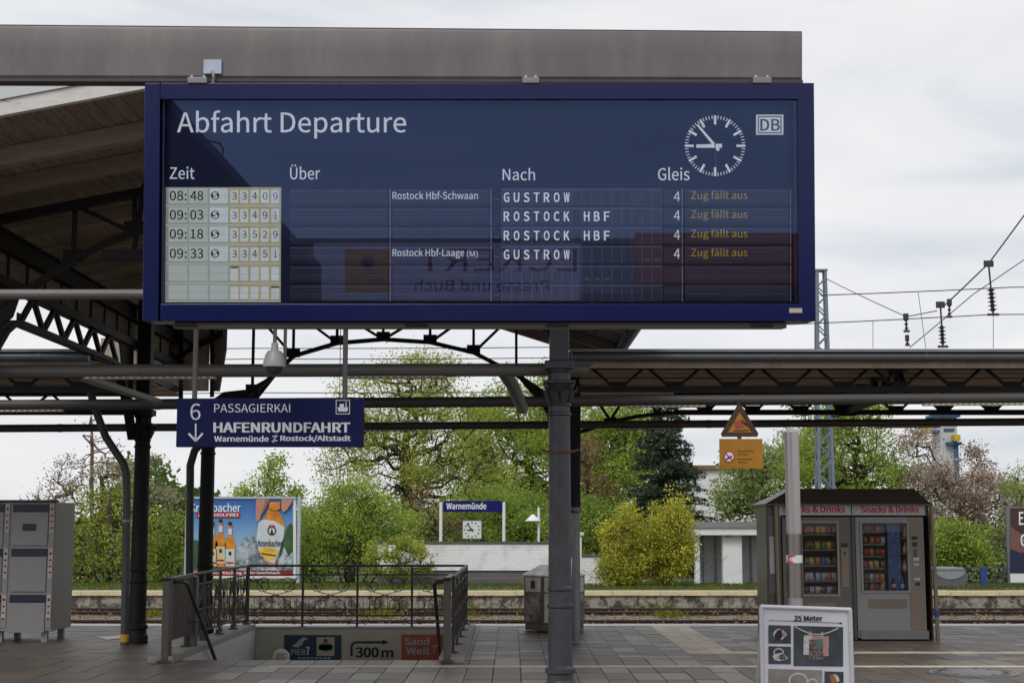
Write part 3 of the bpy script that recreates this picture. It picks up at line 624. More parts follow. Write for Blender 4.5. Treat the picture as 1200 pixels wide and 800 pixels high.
for xa, xb in ((XL-0.1,XRidge),(XRidge,XR_+0.1)):
    a, b = zroof(xa)+0.035, zroof(xb)+0.035
    mb.hexa([(xa,YF,a),(xb,YF,b),(xb,YB+0.05,b),(xa,YB+0.05,a),(xa,YF,a+0.05),(xb,YF,b+0.05),(xb,YB+0.05,b+0.05),(xa,YB+0.05,a+0.05)])
build('roof_sheet', mb, m_zinc, roof, smooth=False)
for nm, dz0, dz1, yy, m in (('fascia_board',-0.015,0.115,YF-0.03,m_fascia),('fascia_trim',0.119,0.235,YF-0.05,M('pale_grey_sheet',(0.55,0.58,0.60),0.6,0,0.06,3,0.05))):
    for xa, xb in ((XL-0.1,XRidge),(XRidge,XR_+0.1)):
        mb = MB(); a, b = zroof(xa), zroof(xb)
        mb.hexa([(xa,yy,a+dz0),(xb,yy,b+dz0),(xb,YF+0.035,b+dz0),(xa,YF+0.035,a+dz0),(xa,yy,a+dz1),(xb,yy,b+dz1),(xb,YF+0.035,b+dz1),(xa,YF+0.035,a+dz1)]); build(nm, mb, m, roof, smooth=False)
for yy, h in ((12.85,0.16),(13.75,0.14),(15.6,0.14),(16.8,0.14),(18.0,0.14),(19.2,0.14),(21.4,0.14),(22.6,0.14)):
    for xa, xb in ((XL,XRidge),(XRidge,XR_)):
        mb = MB(); a, b = zroof(xa)-h, zroof(xb)-h
        mb.hexa([(xa,yy,a),(xb,yy,b),(xb,yy+0.12,b),(xa,yy+0.12,a),(xa,yy,a+h-0.003),(xb,yy,b+h-0.003),(xb,yy+0.12,b+h-0.003),(xa,yy+0.12,a+h-0.003)]); build('rafter', mb, m_rafter, roof, smooth=False)
mb = MB(); mb.tube([(XR_+0.17,YF,ZR-0.02),(XR_+0.13,YB+0.05,ZR-0.02)], 0.075, 12); build('gutter', mb, m_gutter, roof)
mb = MB(); mb.box(XR_+0.002,XR_+0.05,YF,YB,ZR-0.14,ZR+0.03); build('eave_board', mb, m_iron, roof)
# longitudinal plate and cladding above the left column line
XC = -5.28
fr = thing('roof_side_frame', 'dark lattice side frame of the high roof between the left columns', 'girder', (XC,14.5,4.0))
def ibeam(mb, a, b, h=0.16, w_=0.10, th=0.014):
    a = Vector(a); b = Vector(b); up = Vector((0,0,1))
    for s_ in (-1,1): mb.bar(a+up*s_*(h/2-th/2), b+up*s_*(h/2-th/2), w_, th)
    mb.bar(a, b, th*0.8, h-2*th-0.002)
mb = MB(); ibeam(mb, (XC,12.2,zroof(XC)-0.26), (XC,23.6,zroof(XC)-0.26), 0.22, 0.12); build('wall_plate', mb, m_iron, fr)
zt, zb2 = 4.10, 3.74
mb = MB(); mb.bar((XC,12.3,zt),(XC,23.2,zt),0.12,0.10); build('top_chord', mb, m_iron, fr)
arc = []
for (ya, yb_) in ((14.5,20.6),):
    for k in range(25):
        y = ya+(yb_-ya)*k/24; e_ = min(y-ya, yb_-y); z = 3.74-0.95*max(0,(1.15-e_)/1.15)**1.8; arc.append((XC,y,z))
mb = MB(); 
for a, b in zip(arc[:-1], arc[1:]): mb.bar(a, b, 0.12, 0.06)
build('arched_chord', mb, m_iron, fr)
ny = 15.75
while ny < 19.6:
    for a, b in (((XC,ny,3.76),(XC,ny+0.39,4.07)),((XC,ny+0.39,4.07),(XC,ny+0.78,3.76))):
        mb = MB(); mb.bar(a, b, 0.05, 0.06); build('lattice_bar', mb, m_iron, fr)
    mb = MB(); mb.cbox((XC,ny,3.80), (0.02,0.2,0.1)); build('gusset', mb, m_iron, fr); ny += 0.78
mb = MB(); mb.prism([(XC-0.01,14.5,4.07),(XC-0.01,15.72,4.07),(XC-0.01,15.5,3.78),(XC-0.01,15.1,3.6),(XC-0.01,14.75,3.2),(XC-0.01,14.6,2.85),(XC-0.01,14.5,2.8)], (0.02,0,0)); build('bracket_plate', mb, m_iron, fr)
mb = MB(); mb.prism([(XC-0.01,20.5,4.07),(XC-0.01,19.75,4.07),(XC-0.01,19.95,3.66),(XC-0.01,20.3,3.3),(XC-0.01,20.5,2.8)], (0.02,0,0)); build('bracket_plate', mb, m_iron, fr)
y = 12.3; zc1 = zroof(XC)-0.37
while y < 23.0:
    w_ = 0.62
    mb = MB(); mb.box(XC-0.06,XC-0.045,y+0.01,y+w_-0.01,zt+0.05,zc1); build('side_panel', mb, m_wood, fr, smooth=False)
    mb = MB(); mb.box(XC-0.04,XC-0.02,y-0.02,y+0.01,zt+0.05,zc1); build('mullion', mb, m_iron, fr, smooth=False)
    y += w_
# transverse trusses
def arch_truss(name, label, pts_bottom, ztop, xs_, Y, Yb=None):
    pts_bottom = [Vector(p) for p in pts_bottom]
    t = thing(name, label, 'truss', pts_bottom[0], 'trusses of the high canopy roof')
    def zb(x):
        for a, b in zip(pts_bottom[:-1], pts_bottom[1:]):
            if a.x <= x <= b.x: return a.z+(b.z-a.z)*(x-a.x)/(b.x-a.x)
        return pts_bottom[-1].z
    for a, b in zip(pts_bottom[:-1], pts_bottom[1:]): mb = MB(); mb.bar(a, b, 0.10, 0.055); build('bottom_chord', mb, m_iron, t)
    xx = [pts_bottom[0].x-0.5]+list(xs_)+[pts_bottom[-1].x+0.4]; xx.append(XRidge); xx = sorted(set(xx))
    for a, b in zip(xx[:-1], xx[1:]): mb = MB(); mb.bar((a,Y,ztop(a)),(b,Y,ztop(b)),0.10,0.09); build('top_chord', mb, m_iron, t)
    mid = (xs_[0]+xs_[-1])/2
    for i, x in enumerate(xs_):
        mb = MB(); mb.bar((x,Y,zb(x)),(x,Y,ztop(x)),0.04,0.045, up=(0,1,0)); build('strut', mb, m_iron, t)
        mb = MB(); mb.cbox((x,Y,zb(x)+0.05), (0.20,0.03,0.13)); build('gusset', mb, m_iron, t)
        if i < len(xs_)-1:
            a, b = (x, xs_[i+1]) if (x+xs_[i+1])/2 < mid else (xs_[i+1], x)
            mb = MB(); mb.bar((b,Y+0.02,zb(b)),(a,Y+0.02,ztop(a)),0.035,0.04); build('diagonal', mb, m_iron, t)
    return t
# front truss at the near columns
pb = [P(x,y,14.5) for x,y in ((-36,430),(-20,372),(5,353),(35,338),(87,305),(119,287),(164,270))]
last = pb[-1]; pb += [Vector((-2.9,14.5,4.72)),Vector((-2.2,14.5,4.80)),Vector((-1.4,14.5,4.62)),Vector((-0.6,14.5,4.25)),Vector((0.0,14.5,3.9)),Vector((0.38,14.5,3.45))]
arch_truss('roof_truss','near arched roof truss, mostly hidden behind the departure board', pb, lambda x: zroof(x)-0.2, [P(86,300,14.5).x, P(156,300,14.5).x, -3.0,-2.2,-1.3,-0.4], 14.5)
# rear truss, seen under the departure board
YT = 22.0; pk = [(292,462),(318,442),(344,417),(395,402),(449,397.5),(504,401),(555,413),(590,431),(620,448),(648,468)]
pb = [P(x,y,YT) for x,y in pk]
arch_truss('roof_truss','far arched roof truss whose lower curve shows under the departure board', pb, lambda x: 4.78 if True else 0, [P(x,400,YT).x for x in (297,344,395,449,504,555,605)], YT)
t = thing('roof_bracket','dark curved bracket under the far arched truss at its left column','bracket',P(250,460,22.3))
mb = MB(); mb.prism([P(x,y,22.3) for x,y in ((246,470),(262,459),(290,456),(318,440),(330,432),(300,470),(270,473),(262,482),(256,500),(247,500))], (0,0.03,0)); build('plate', mb, m_iron, t)
t = thing('roof_bracket','dark curved bracket between the far truss and the centre column','bracket',P(640,450,20.95))
mb = MB(); mb.prism([P(x,y,20.95) for x,y in ((602,436),(609,437),(628,452),(640,462),(660,462),(660,520),(648,512),(640,485),(634,472),(618,456))], (0,0.03,0)); build('plate', mb, m_iron, t)
# boarded wall under the roof at its far end
t = thing('boarded_wall', 'vertical board cladding under the far end of the high roof at the left', 'wall', P(200,460,23.2))
m_board = M('grey_brown_gable_boards', (0.42,0.35,0.28), 0.8, 0, 0.25, 5, 0.3, stretch=(5,5,0.6), col2=(0.30,0.24,0.19), thr=(0.5,0.7))
x0 = P(118,400,23.2).x; x1 = P(246,400,23.2).x; n = 24
for k in range(n):
    a = x0+(x1-x0)*k/n; b = a+(x1-x0)/n-0.004; lo = P(200, min(458, 425+5*k), 23.2).z
    mb = MB(); mb.box(a,b,23.2,23.225,lo,zroof(a)-0.02); build('board', mb, m_board, t, smooth=False)
mb = MB(); mb.prism([P(x,y,23.15) for x,y in ((248,380),(266,380),(265,410),(257,458),(246,458),(248,410))], (0,0.06,0)); build('edge_board', mb, M('grey_weathered_board',(0.22,0.20,0.19),0.8,0,0.2,6,0.2), t)
for px, py0, py1 in ((171,375,470),(212,385,470),(248.5,385,465)):
    mb = MB(); mb.bar(P(px,py1,23.1), P(px,py0,23.1), 0.06, 0.05, up=(0,1,0)); build('frame_bar', mb, m_iron, t)
for a, b in (((190,379),(226,405)),((226,405),(262,388)),((160,470),(226,405)),((170,395),(215,425)),((190,426),(262,392))):
    mb = MB(); mb.bar(P(*a,23.0), P(*b,23.0), 0.05, 0.05); build('brace', mb, m_iron, t)
# ================================================================== LONG LOW CANOPY along the platform
YE = 18.4
ZE = zat(431,YE)
m_edge = M('canopy_edge_felt', (0.20,0.20,0.21), 0.7, 0, 0.15, 4, 0.2)
m_fas2 = M('pale_brown_fascia', (0.33,0.27,0.215), 0.75, 0, 0.12, 5, 0.2, col2=(0.24,0.185,0.14), thr=(0.45,0.7))
YB2 = 23.6
for (xa, xb, lab) in ((P(668,420,YE).x, 16.0, 'long low canopy over the right half of the platform with gutter and planked soffit'), (-16.0, P(106,420,YE).x, 'long low canopy at the left edge with planked soffit')):
    t = thing('platform_canopy', lab, 'canopy', (xa,YE,ZE))
    n = 22
    for k in range(n):
        y0 = (YE+.1)+(YB2-(YE+.1))*k/n; y1 = y0+(YB2-(YE+.1))/n-0.012; z = ZE+0.10+0.008*k/n+(0.0 if k % 3 else -0.02)
        mb = MB(); mb.box(xa,xb,y0,y1,z,z+0.025); build('soffit_plank', mb, m_woodx, t, smooth=False)
    mb = MB(); mb.box(xa-0.02,xb,YE+.15,YB2+0.05,ZE+0.145,ZE+0.22); build('roof_slab', mb, m_edge, t)
    zf = [zat(431,YE), zat(424,YE), zat(413,YE), zat(408,YE)]
    mb = MB(); mb.box(xa,xb,YE,YE+.06,zf[0],zf[1]+0.03); build('fascia', mb, m_fas2, t)
    mb = MB(); mb.tube([(xa+0.02,YE-.06,(zf[1]+zf[2])/2),(xb,YE-.06,(zf[1]+zf[2])/2)],(zf[2]-zf[1])/2,12); build('gutter', mb, m_gutter, t)
    k = xa+0.6
    while k < min(xb, 9): mb = MB(); mb.tube([(k,YE-.06,(zf[1]+zf[2])/2),(k+0.05,YE-.06,(zf[1]+zf[2])/2)],(zf[2]-zf[1])/2+0.006,12); build('gutter_clip', mb, m_gutter, t); k += 1.9
    mb = MB(); mb.hexa([(xa,YE-.14,zf[2]-0.005),(xb,YE-.14,zf[2]-0.005),(xb,YE+.2,ZE+0.222),(xa,YE+.2,ZE+0.222),(xa,YE-.14,zf[2]+0.03),(xb,YE-.14,zf[2]+0.03),(xb,YE+.2,ZE+0.25),(xa,YE+.2,ZE+0.25)]); build('roof_edge', mb, m_edge, t)
    for yy in (19.6, 20.6, 21.5):
        mb = MB(); mb.bar((xa,yy,ZE+0.045),(xb,yy,ZE+0.045),0.10,0.06); build('purlin', mb, m_woodx, t)
def lattice(label, xa, xb, Y, zlo, zhi, first, sp_, mp_arch=None):
    t = thing('lattice_girder', label, 'girder', (xa,Y,zlo), 'lattice girders of the long canopy')
    mb = MB(); mb.bar((xa,Y,zlo),(xb,Y,zlo),0.12,0.075); build('bottom_chord', mb, m_iron, t)
    mb = MB(); mb.bar((xa,Y,zhi),(xb,Y,zhi),0.12,0.06); build('top_chord', mb, m_iron, t)
    x = first
    while x < xb-0.3:
        if x-0.3 > xa:
            for s_ in (-1,1): mb = MB(); mb.bar((x+s_*0.045,Y,zlo+0.02),(x+s_*0.32,Y,zhi-0.02),0.04,0.035); build('lattice_bar', mb, m_iron, t)
            mb = MB(); mb.prism([(x-0.10,Y-0.008,zlo+0.03),(x+0.10,Y-0.008,zlo+0.03),(x+0.15,Y-0.008,zlo+0.10),(x-0.15,Y-0.008,zlo+0.10)], (0,0.016,0)); build('gusset', mb, m_iron, t)
        x += sp_
    return t
zlo1, zhi1 = zat(456,18.9), ZE+0.06
g0 = P(724,456,18.9).x; s0 = P(790,456,18.9).x-g0
xsA = P(676,460,18.9).x
lattice('front lattice girder under the right canopy', xsA, 16, 18.9, zlo1, zhi1, g0, s0)
lattice('front lattice girder under the left canopy', -14, P(135,460,18.9).x, 18.9, zlo1, zhi1, P(27,460,18.9).x-s0*8, s0)
zlo2 = zat(483,22.3); zhi2 = zlo2+(zhi1-zlo1)
g1 = P(770,483,22.3).x
tt = lattice('rear lattice girder under the right canopy, seen below the tube', P(790,483,22.3).x, 16, 22.3, zlo2, zhi2, g1+s0, s0)
ar = [P(x,y,22.3) for x,y in ((672,508),(690,503),(715,494),(745,488),(770,485),(790,483.5))]
for a, b in zip(ar[:-1], ar[1:]): mb = MB(); mb.bar(a, b, 0.10, 0.055); build('arched_chord', mb, m_iron, tt)
for a, b in (((715,492),(699,468)),((715,492),(731,468)),((770,484),(758,468)),((770,484),(782,468))): mb = MB(); mb.bar(P(*a,22.3), P(*b,22.3), 0.035, 0.04); build('lattice_bar', mb, m_iron, tt)
mb = MB(); mb.prism([P(x,y,22.25) for x,y in ((707,490),(723,488),(719,497),(710,499))], (0,0.02,0)); build('gusset', mb, m_iron, tt)
lattice('rear lattice girder under the left canopy, seen below the tube', -16, P(148,485,22.3).x, 22.3, zlo2+0.0, zhi2, P(30,485,22.3).x-s0*9, s0)
# cross frames under the right canopy
for xx, lab in ((P(992,480,22.3).x,'cross truss under the right canopy above the snack machines'),(9.6,'cross truss of the right canopy outside the right edge')):
    t = thing('cross_truss', lab, 'truss', (xx,YE+.2,zlo1))
    ibt = MB(); ibt.bar((xx,YE+.2,zhi1-0.01),(xx,23.4,zhi1-0.01),0.09,0.07); build('top_chord', ibt, m_iron, t)
    mb = MB(); mb.bar((xx,18.9,zlo1-0.02),(xx,23.2,zlo1-0.02),0.09,0.07); build('bottom_chord', mb, m_iron, t)
    y = 18.9
    while y < 22.8:
        for a, b in (((xx,y,zlo1),(xx,y+0.33,zhi1-0.02)),((xx,y+0.33,zhi1-0.02),(xx,y+0.66,zlo1))): mb = MB(); mb.bar(a, b, 0.06, 0.045); build('lattice_bar', mb, m_iron, t)
        y += 0.66
    mb = MB(); mb.prism([P(x,y,22.2)-Vector((0,0,0))+Vector((xx-P(992,480,22.3).x,0,0)) for x,y in ((975,472),(1012,472),(1003,487),(984,487))], (0,0.05,0)); build('end_bracket', mb, m_iron, t)
# ================================================================== BEAM that carries the board
YBm = 7.98
bm = thing('roof_beam', 'long weathered grey box beam above the departure board', 'beam', P(0,60,YBm))
def beamp(px, py, dy=0): 
    p = P(px,py,YBm); return Vector((p.x, YBm+dy, p.z))
A0, A1 = -420, 940
def yl(px, y0, y1): return y0+(y1-y0)*px/940
mb = MB(); prof_b = [(0,0.004),(0.06,0.0),(0.5,0.0),(0.94,0.0),(1.0,0.012)]
n = 18; vs = []
for i in range(n+1):
    px = A0+(A1-A0)*i/n
    for f, dy in prof_b:
        py = yl(px,30,38)+(yl(px,92,94)-yl(px,30,38))*f; vs.append(beamp(px,py,dy))
    for f, dy in reversed(prof_b):
        py = yl(px,30,38)+(yl(px,92,94)-yl(px,30,38))*f; v = beamp(px,py); vs.append(Vector((v.x, YBm+0.075, v.z)))
m_ = len(prof_b)*2
mb.add(vs, [(i*m_+k, (i+1)*m_+k, (i+1)*m_+(k+1)%m_, i*m_+(k+1)%m_) for i in range(n) for k in range(m_)]+[tuple(range(m_)), tuple(n*m_+k for k in reversed(range(m_)))])
build('beam_body', mb, m_beam, bm)
mb = MB(); a = beamp(A0,yl(A0,92.5,94.5),-0.012); b = beamp(A1+0.5,94.5,-0.012); c = beamp(A0,yl(A0,96,98)); d = beamp(A1+0.5,98)
mb.hexa([(c.x,YBm-0.012,c.z),(d.x,YBm-0.012,d.z),(d.x,YBm+0.08,d.z),(c.x,YBm+0.08,c.z),(a.x,YBm-0.012,a.z),(b.x,YBm-0.012,b.z),(b.x,YBm+0.08,b.z),(a.x,YBm+0.08,a.z)]); build('flange', mb, m_beamdark, bm)
mb = MB(); mb.tube([beamp(A0,yl(A0,29.5,37.5),0.01), beamp(A1,37.5,0.01)], 0.006, 6); build('top_lip', mb, m_beamdark, bm)
# column that holds the beam, out of view to the left
t = thing('beam_post', 'steel post holding the weathered beam, outside the left edge', 'post', (-4.6,YBm+0.1,0)); mb = MB(); mb.box(-4.68,-4.52,YBm+0.02,YBm+0.18,0,P(0,97,YBm).z-0.01); build('post', mb, m_tubedark, t)
# ================================================================== DEPARTURE BOARD
TILT = math.radians(5.0); BO = P(560,237,8.0); Rb = Matrix.Rotation(TILT,3,'X')
bn = Rb @ Vector((0,1,0)); bz = Rb @ Vector((0,0,1))
board = thing('departure_board', 'large navy split-flap departure board headed Abfahrt Departure', 'departure board', BO); board.rotation_euler = (TILT,0,0)
def bl(px, py, d=0.0):
    """pixel to the board's own x, y (depth), z"""
    r = ray(px, py); o = Vector((0,0,CZ))-BO; t = (d - o.dot(bn))/r.dot(bn); p = o+r*t
    return Vector((p.x, d, p.dot(bz)))
ORG[board.as_pointer()] = Vector((0,0,0))
def bb(name, m, x0, x1, y0, y1, d0, d1, parent=board, bevel=0, label=None, front=None):
    """box whose front face at depth front (default d0) covers the pixel rectangle"""
    f = d0 if front is None else front; a = bl(x0,y1,f); b = bl(x1,y0,f)
    mb = MB(); mb.box(a.x,b.x,d0,d1,a.z,b.z); return build(name, mb, m, parent, bevel=bevel, label=label, local=True)
DB_ = 0.085    # depth of the flap face behind the front
m_bezel = M('navy_bezel', (0.003,0.008,0.070), 0.2, 0, 0.04, 3, 0, spec=0.35)
m_inner = M('dark_blue_inner_panel', (0.006,0.014,0.082), 0.6, 0, 0.06, 3, 0.0)
m_innerside = M('inner_side', (0.02,0.02,0.05), 0.5)
bb('case', m_navy, 167.5,953.5,97,376.5, 0.10,0.34, front=0.0, bevel=0.004)
bb('bezel', m_bezel, 167,187.5,97.3,376.2, 0,0.099, bevel=0.003); bb('bezel', m_bezel, 936.5,954,97.3,376.2, 0,0.099, bevel=0.003)
bb('bezel', m_bezel, 187.8,936.2,97.3,116.5, 0,0.099, bevel=0.003); bb('bezel', m_bezel, 187.8,936.2,356,376.2, 0,0.099, bevel=0.003)
bb('back_panel', m_inner, 187,937.5,115,358, DB_+0.001,0.098, front=0.0)
a = bl(189.3,355,0.012); b = bl(935,117.6,0.012)
mb = MB(); mb.box(a.x,b.x,0.012,0.018,a.z,b.z); build('glass_pane', mb, Mglass('board_glass', (0.94,0.95,0.96), 1.55, boost=0.95, gl=(0.30,0.46,0.92)), board, local=True)
mb = MB()
for x0_,x1_,y0_,y1_ in ((189,193,118,355),(931,935,118,355)):
    p = bl(x0_,y1_,0.03); q = bl(x1_,y0_,0.03); mb.box(p.x,q.x,0.03,DB_,p.z,q.z)
build('inner_frame', mb, m_innerside, board, local=True)
def fb(px, py, l=0): return bl(px, py, DB_-0.0015*l)
def bt(s, x0, x1, y0, y1, m=m_txtw, w_=0.0, par=board, l=1, sp_=1.0): return letter('lettering', s, fb, x0, x1, y0, y1, m, par, l, w_, sp_, local=True)
m_glow = M('board_lettering_glow', (0.80,0.86,0.88), 0.5, 0, 0.0, bump=0, emit=0.38)  # letters and clock marks given a glow standing in for lamps inside the case
bt('Abfahrt Departure',207.5,476,129.5,162.5,m_glow,0.004); bt('Zeit',199,228,195.5,210,m_glow,0.004); bt('Über',340,375,193,210.5,m_glow,0.004)
bt('Nach',589,627,197,211.5,m_glow,0.004); bt('Gleis',771,808,196,211.5,m_glow,0.004)
# clock
CX, CY, CR = 838, 171, 35.5
ck = flat('clock_dial', [ell(CX,CY,CR+2,CR+2,48)], fb, m_inner, board, 1, local=True)
tk = []
for k in range(60):
    a = k*math.pi/30; big = k % 5 == 0; r0 = CR-(10.5 if big else 4.0); wd = 2.9 if big else 1.0
    p = (CX+r0*math.sin(a), CY-r0*math.cos(a)); q = (CX+CR*math.sin(a), CY-CR*math.cos(a))
    flat('hour_mark' if big else 'minute_mark', strip([p,q],wd), fb, m_glow, ck, 2, local=True)
def hand(nm, ang, r0, r1, w0, w1, m, l):
    s_, c_ = math.sin(ang), math.cos(ang); f = lambda r,o: (CX+r*s_+o*c_, CY-r*c_+o*s_)
    flat(nm, [[f(-r0,-w0/2),f(r1,-w1/2),f(r1,w1/2),f(-r0,w0/2)]], fb, m, ck, l, local=True)
hand('hour_hand', math.radians(269), 8, 22, 4.8, 3.8, m_glow, 4); hand('minute_hand', math.radians(320), 7, 32, 3.6, 2.4, m_glow, 6); hand('second_hand', math.radians(179), 7, 24, 1.3, 1.0, M('second_hand_red',(0.5,0.03,0.03),0.5), 8)
# logo
m_logog = M('logo_grey', (0.42,0.40,0.42), 0.5, bump=0)
lg = flat('logo_plate', [R4(886,918,134.5,158)], fb, m_glow, board, 1, local=True)
flat('logo_frame', [R4(888,916,136,137.5),R4(888,916,155,156.5),R4(888,889.5,137.5,155),R4(914.5,916,137.5,155)], fb, m_logog, lg, 2, local=True)
bt('DB',891,914,139.5,153.5,M('logo_letter_grey',(0.17,0.15,0.16),0.5,bump=0),0.02,lg,2)
# time panel
m_cell = M('pale_flap', (0.48,0.52,0.47), 0.5, 0, 0.05, 9, 0.02, emit=0.52); m_cellf = M('pale_flap_frame', (0.36,0.39,0.34), 0.5, 0, 0.05, emit=0.42); m_ivory = M('yellowed_flap_frame', (0.50,0.42,0.24), 0.6, 0, 0.15, 20, emit=0.42); m_whiteflap = M('white_flap', (0.60,0.64,0.63), 0.5, emit=0.52)  # glow put into flaps and frames in place of the board's inner lighting
m_ink = M('flap_ink', (0.006,0.010,0.03), 0.5, bump=0); m_sgreen = M('suburban_rail_green', (0.005,0.16,0.075), 0.5, bump=0)
bb('time_panel', m_cellf, 193.5,329.5,219.5,354, DB_-0.006,DB_, front=DB_-0.006)
D2 = DB_-0.0062
def fb2(px, py, l=0): return bl(px, py, D2-0.002-0.0015*l)
def flap(x0, x1, y0, y1, m, par=board, half=True, th=0.004):
    """one split-flap cell: two leaves with the gap across the middle"""
    o = bb('flap', m, x0,x1,y0,y1, D2-th,D2, par, front=D2-th)
    if half:
        ym = (y0+y1)/2; flat('flap_gap', [R4(x0,x1,ym-0.22,ym+0.22)], lambda a,b,l: bl(a,b,D2-th-0.0008), m_cellf, o, 0, local=True)
    return o
rows_t = [(219.5,240.4),(241.8,263),(264.3,285.6),(287.1,308.3),(309.6,331.2),(332.8,352.7)]
data = [('08:','48','33409'),('09:','03','33491'),('09:','18','33529'),('09:','33','33451'),None,None]
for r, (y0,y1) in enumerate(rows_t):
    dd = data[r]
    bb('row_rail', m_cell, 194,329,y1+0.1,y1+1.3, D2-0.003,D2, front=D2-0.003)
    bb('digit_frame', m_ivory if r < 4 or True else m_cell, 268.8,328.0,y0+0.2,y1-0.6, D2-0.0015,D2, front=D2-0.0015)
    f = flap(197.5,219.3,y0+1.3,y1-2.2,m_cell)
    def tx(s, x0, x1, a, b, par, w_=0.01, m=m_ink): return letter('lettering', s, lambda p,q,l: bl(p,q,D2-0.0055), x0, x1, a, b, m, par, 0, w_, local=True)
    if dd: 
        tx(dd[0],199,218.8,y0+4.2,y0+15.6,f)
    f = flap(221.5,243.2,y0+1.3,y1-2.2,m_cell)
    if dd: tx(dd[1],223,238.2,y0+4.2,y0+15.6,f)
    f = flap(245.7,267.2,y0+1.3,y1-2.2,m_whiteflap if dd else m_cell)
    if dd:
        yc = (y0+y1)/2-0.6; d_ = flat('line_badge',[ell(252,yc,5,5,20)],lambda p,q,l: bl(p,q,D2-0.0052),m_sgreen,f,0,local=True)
        tx('S',249.2,254.9,yc-3.9,yc+3.9,f,0.05,m_glow).location.y = -0.001
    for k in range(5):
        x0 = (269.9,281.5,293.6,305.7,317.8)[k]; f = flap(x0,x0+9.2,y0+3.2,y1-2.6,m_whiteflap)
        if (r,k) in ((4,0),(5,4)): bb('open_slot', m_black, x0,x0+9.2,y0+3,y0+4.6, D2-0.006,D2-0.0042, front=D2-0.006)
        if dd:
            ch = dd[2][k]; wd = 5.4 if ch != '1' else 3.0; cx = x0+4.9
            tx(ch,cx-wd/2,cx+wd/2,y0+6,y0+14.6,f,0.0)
# dark flap fields
m_dflap = M('blue_flap', (0.030,0.048,0.105), 0.4, 0, 0.08, 6, 0.02); m_dframe = M('lavender_frame', (0.17,0.19,0.33), 0.5, 0, 0.08); m_cellblue = M('letter_flap', (0.042,0.062,0.115), 0.4, 0, 0.12, 8, 0.02); m_rowline = M('row_groove', (0.008,0.012,0.035), 0.5)  # frame lines lightened: glints along the flap rows put into the colour
m_line = M('field_divider', (0.50,0.52,0.66), 0.5, bump=0)
m_yellow = M('yellow_lettering', (0.62,0.46,0.03), 0.5, 0, 0.0, bump=0, emit=0.2)  # weaker glow added for the same lighting inside the case
rows = [(221,241.5),(243.2,264),(265.8,286),(288,308.7),(311,331.5),(333.2,353)]
for r, (y0,y1) in enumerate(rows):
    bb('row_groove', m_rowline, 338,927,y1+0.2,y1+1.5, D2-0.001,D2, front=D2-0.001)
    def long_flap(x0, x1):
        f = flap(x0,x1,y0+0.6,y1-0.6,m_dflap,half=False)
        flat('flap_gap',[R4(x0+1,x1-1,(y0+y1)/2-0.6,(y0+y1)/2+0.6),R4(x0+1,x1-1,y1-3.2,y1-2.2)],lambda a,b,l: bl(a,b,D2-0.0048),m_rowline,f,0,local=True)
        flat('flap_lip',[R4(x0+1,x1-1,y0+2,y0+2.9),R4(x0+1,x1-1,(y0+y1)/2+0.6,(y0+y1)/2+1.2)],lambda a,b,l: bl(a,b,D2-0.0048),m_dframe,f,0,local=True)
        return f
    long_flap(339.5,454.5); fv = long_flap(460,573.5); fr_ = long_flap(803,924)
    if r in (0,3): letter('lettering', ('Rostock Hbf-Schwaan','','','Rostock Hbf-Laage')[r], lambda p,q,l: bl(p,q,D2-0.007), 460, (560 if r==0 else 544), y0+3.2, y0+(12.6 if r==0 else 14.9), m_glow, fv, 0, 0.004, local=True)
    if r == 3: letter('lettering', '(M)', lambda p,q,l: bl(p,q,D2-0.007), 547, 560, y0+5.6, y0+14.4, m_glow, fv, 0, 0.0, local=True)
    if r < 4: letter('lettering', 'Zug fällt aus', lambda p,q,l: bl(p,q,D2-0.007), 810, 876, y0+2.6, y0+15.2, m_yellow, fr_, 0, 0.0, local=True)
    flat('field_divider',[R4(x,x+1.3,y0,y1) for x in (456.6,574.8,798.9,925.8)],lambda a,b,l: bl(a,b,D2-0.006),m_line,board,0,local=True)
    bb('letter_frame', m_dframe, 587.4,776.2,y0-0.2,y1-0.3, D2-0.002,D2, front=D2-0.002)
    word = ('GUSTROW','ROSTOCK HBF','ROSTOCK HBF','GUSTROW','','')[r]
    for k in range(16):
        x0 = 588.6+11.75*k; f = flap(x0,x0+10.4,y0+2.4,y1-0.8,m_cellblue,half=False,th=0.0035)
        flat('flap_gap',[R4(x0,x0+10.4,(y0+y1)/2+0.7,(y0+y1)/2+1.1)],lambda a,b,l: bl(a,b,D2-0.004),m_rowline,f,0,local=True)
        if k < len(word) and word[k] != ' ':
            letter('lettering', word[k], lambda p,q,l: bl(p,q,D2-0.006), x0+1.6, x0+8.4, y0+4.4, y0+16.2, m_glow, f, 0, 0.03, local=True)
    if r in (3,4):
        ks = (14,15) if r == 3 else (8,9,10)
        for k in ks: x0 = 588.6+11.75*k; flat('flap_mark',[[(x0+1.5,y1-4),(x0+4,y1-6),(x0+9,y1-5),(x0+9,y1-3.4),(x0+4,y1-3)]],lambda a,b,l: bl(a,b,D2-0.006),M('dull_flap_edge',(0.25,0.22,0.12),0.5),board,0,local=True)
    f = flap(777.6,797.6,y0+0.6,y1-0.6,m_dflap,half=False)
    if r < 4: letter('lettering', '4', lambda p,q,l: bl(p,q,D2-0.006), 789.5, 797, y0+3.6, y0+15.0, m_glow, f, 0, 0.0, local=True)
    flat('side_catch',[R4(579,585,y0+12,y0+13.4)],lambda a,b,l: bl(a,b,D2-0.002),m_dframe,board,0,local=True)
bb('maker_plate', M('maker_plate_metal',(0.45,0.43,0.36),0.5), 925,940,361,366.5, -0.004,-0.0005, front=-0.004)
bb('panel_seam', m_rowline, 190,934,217.2,218.2, DB_-0.002,DB_, front=DB_-0.002)
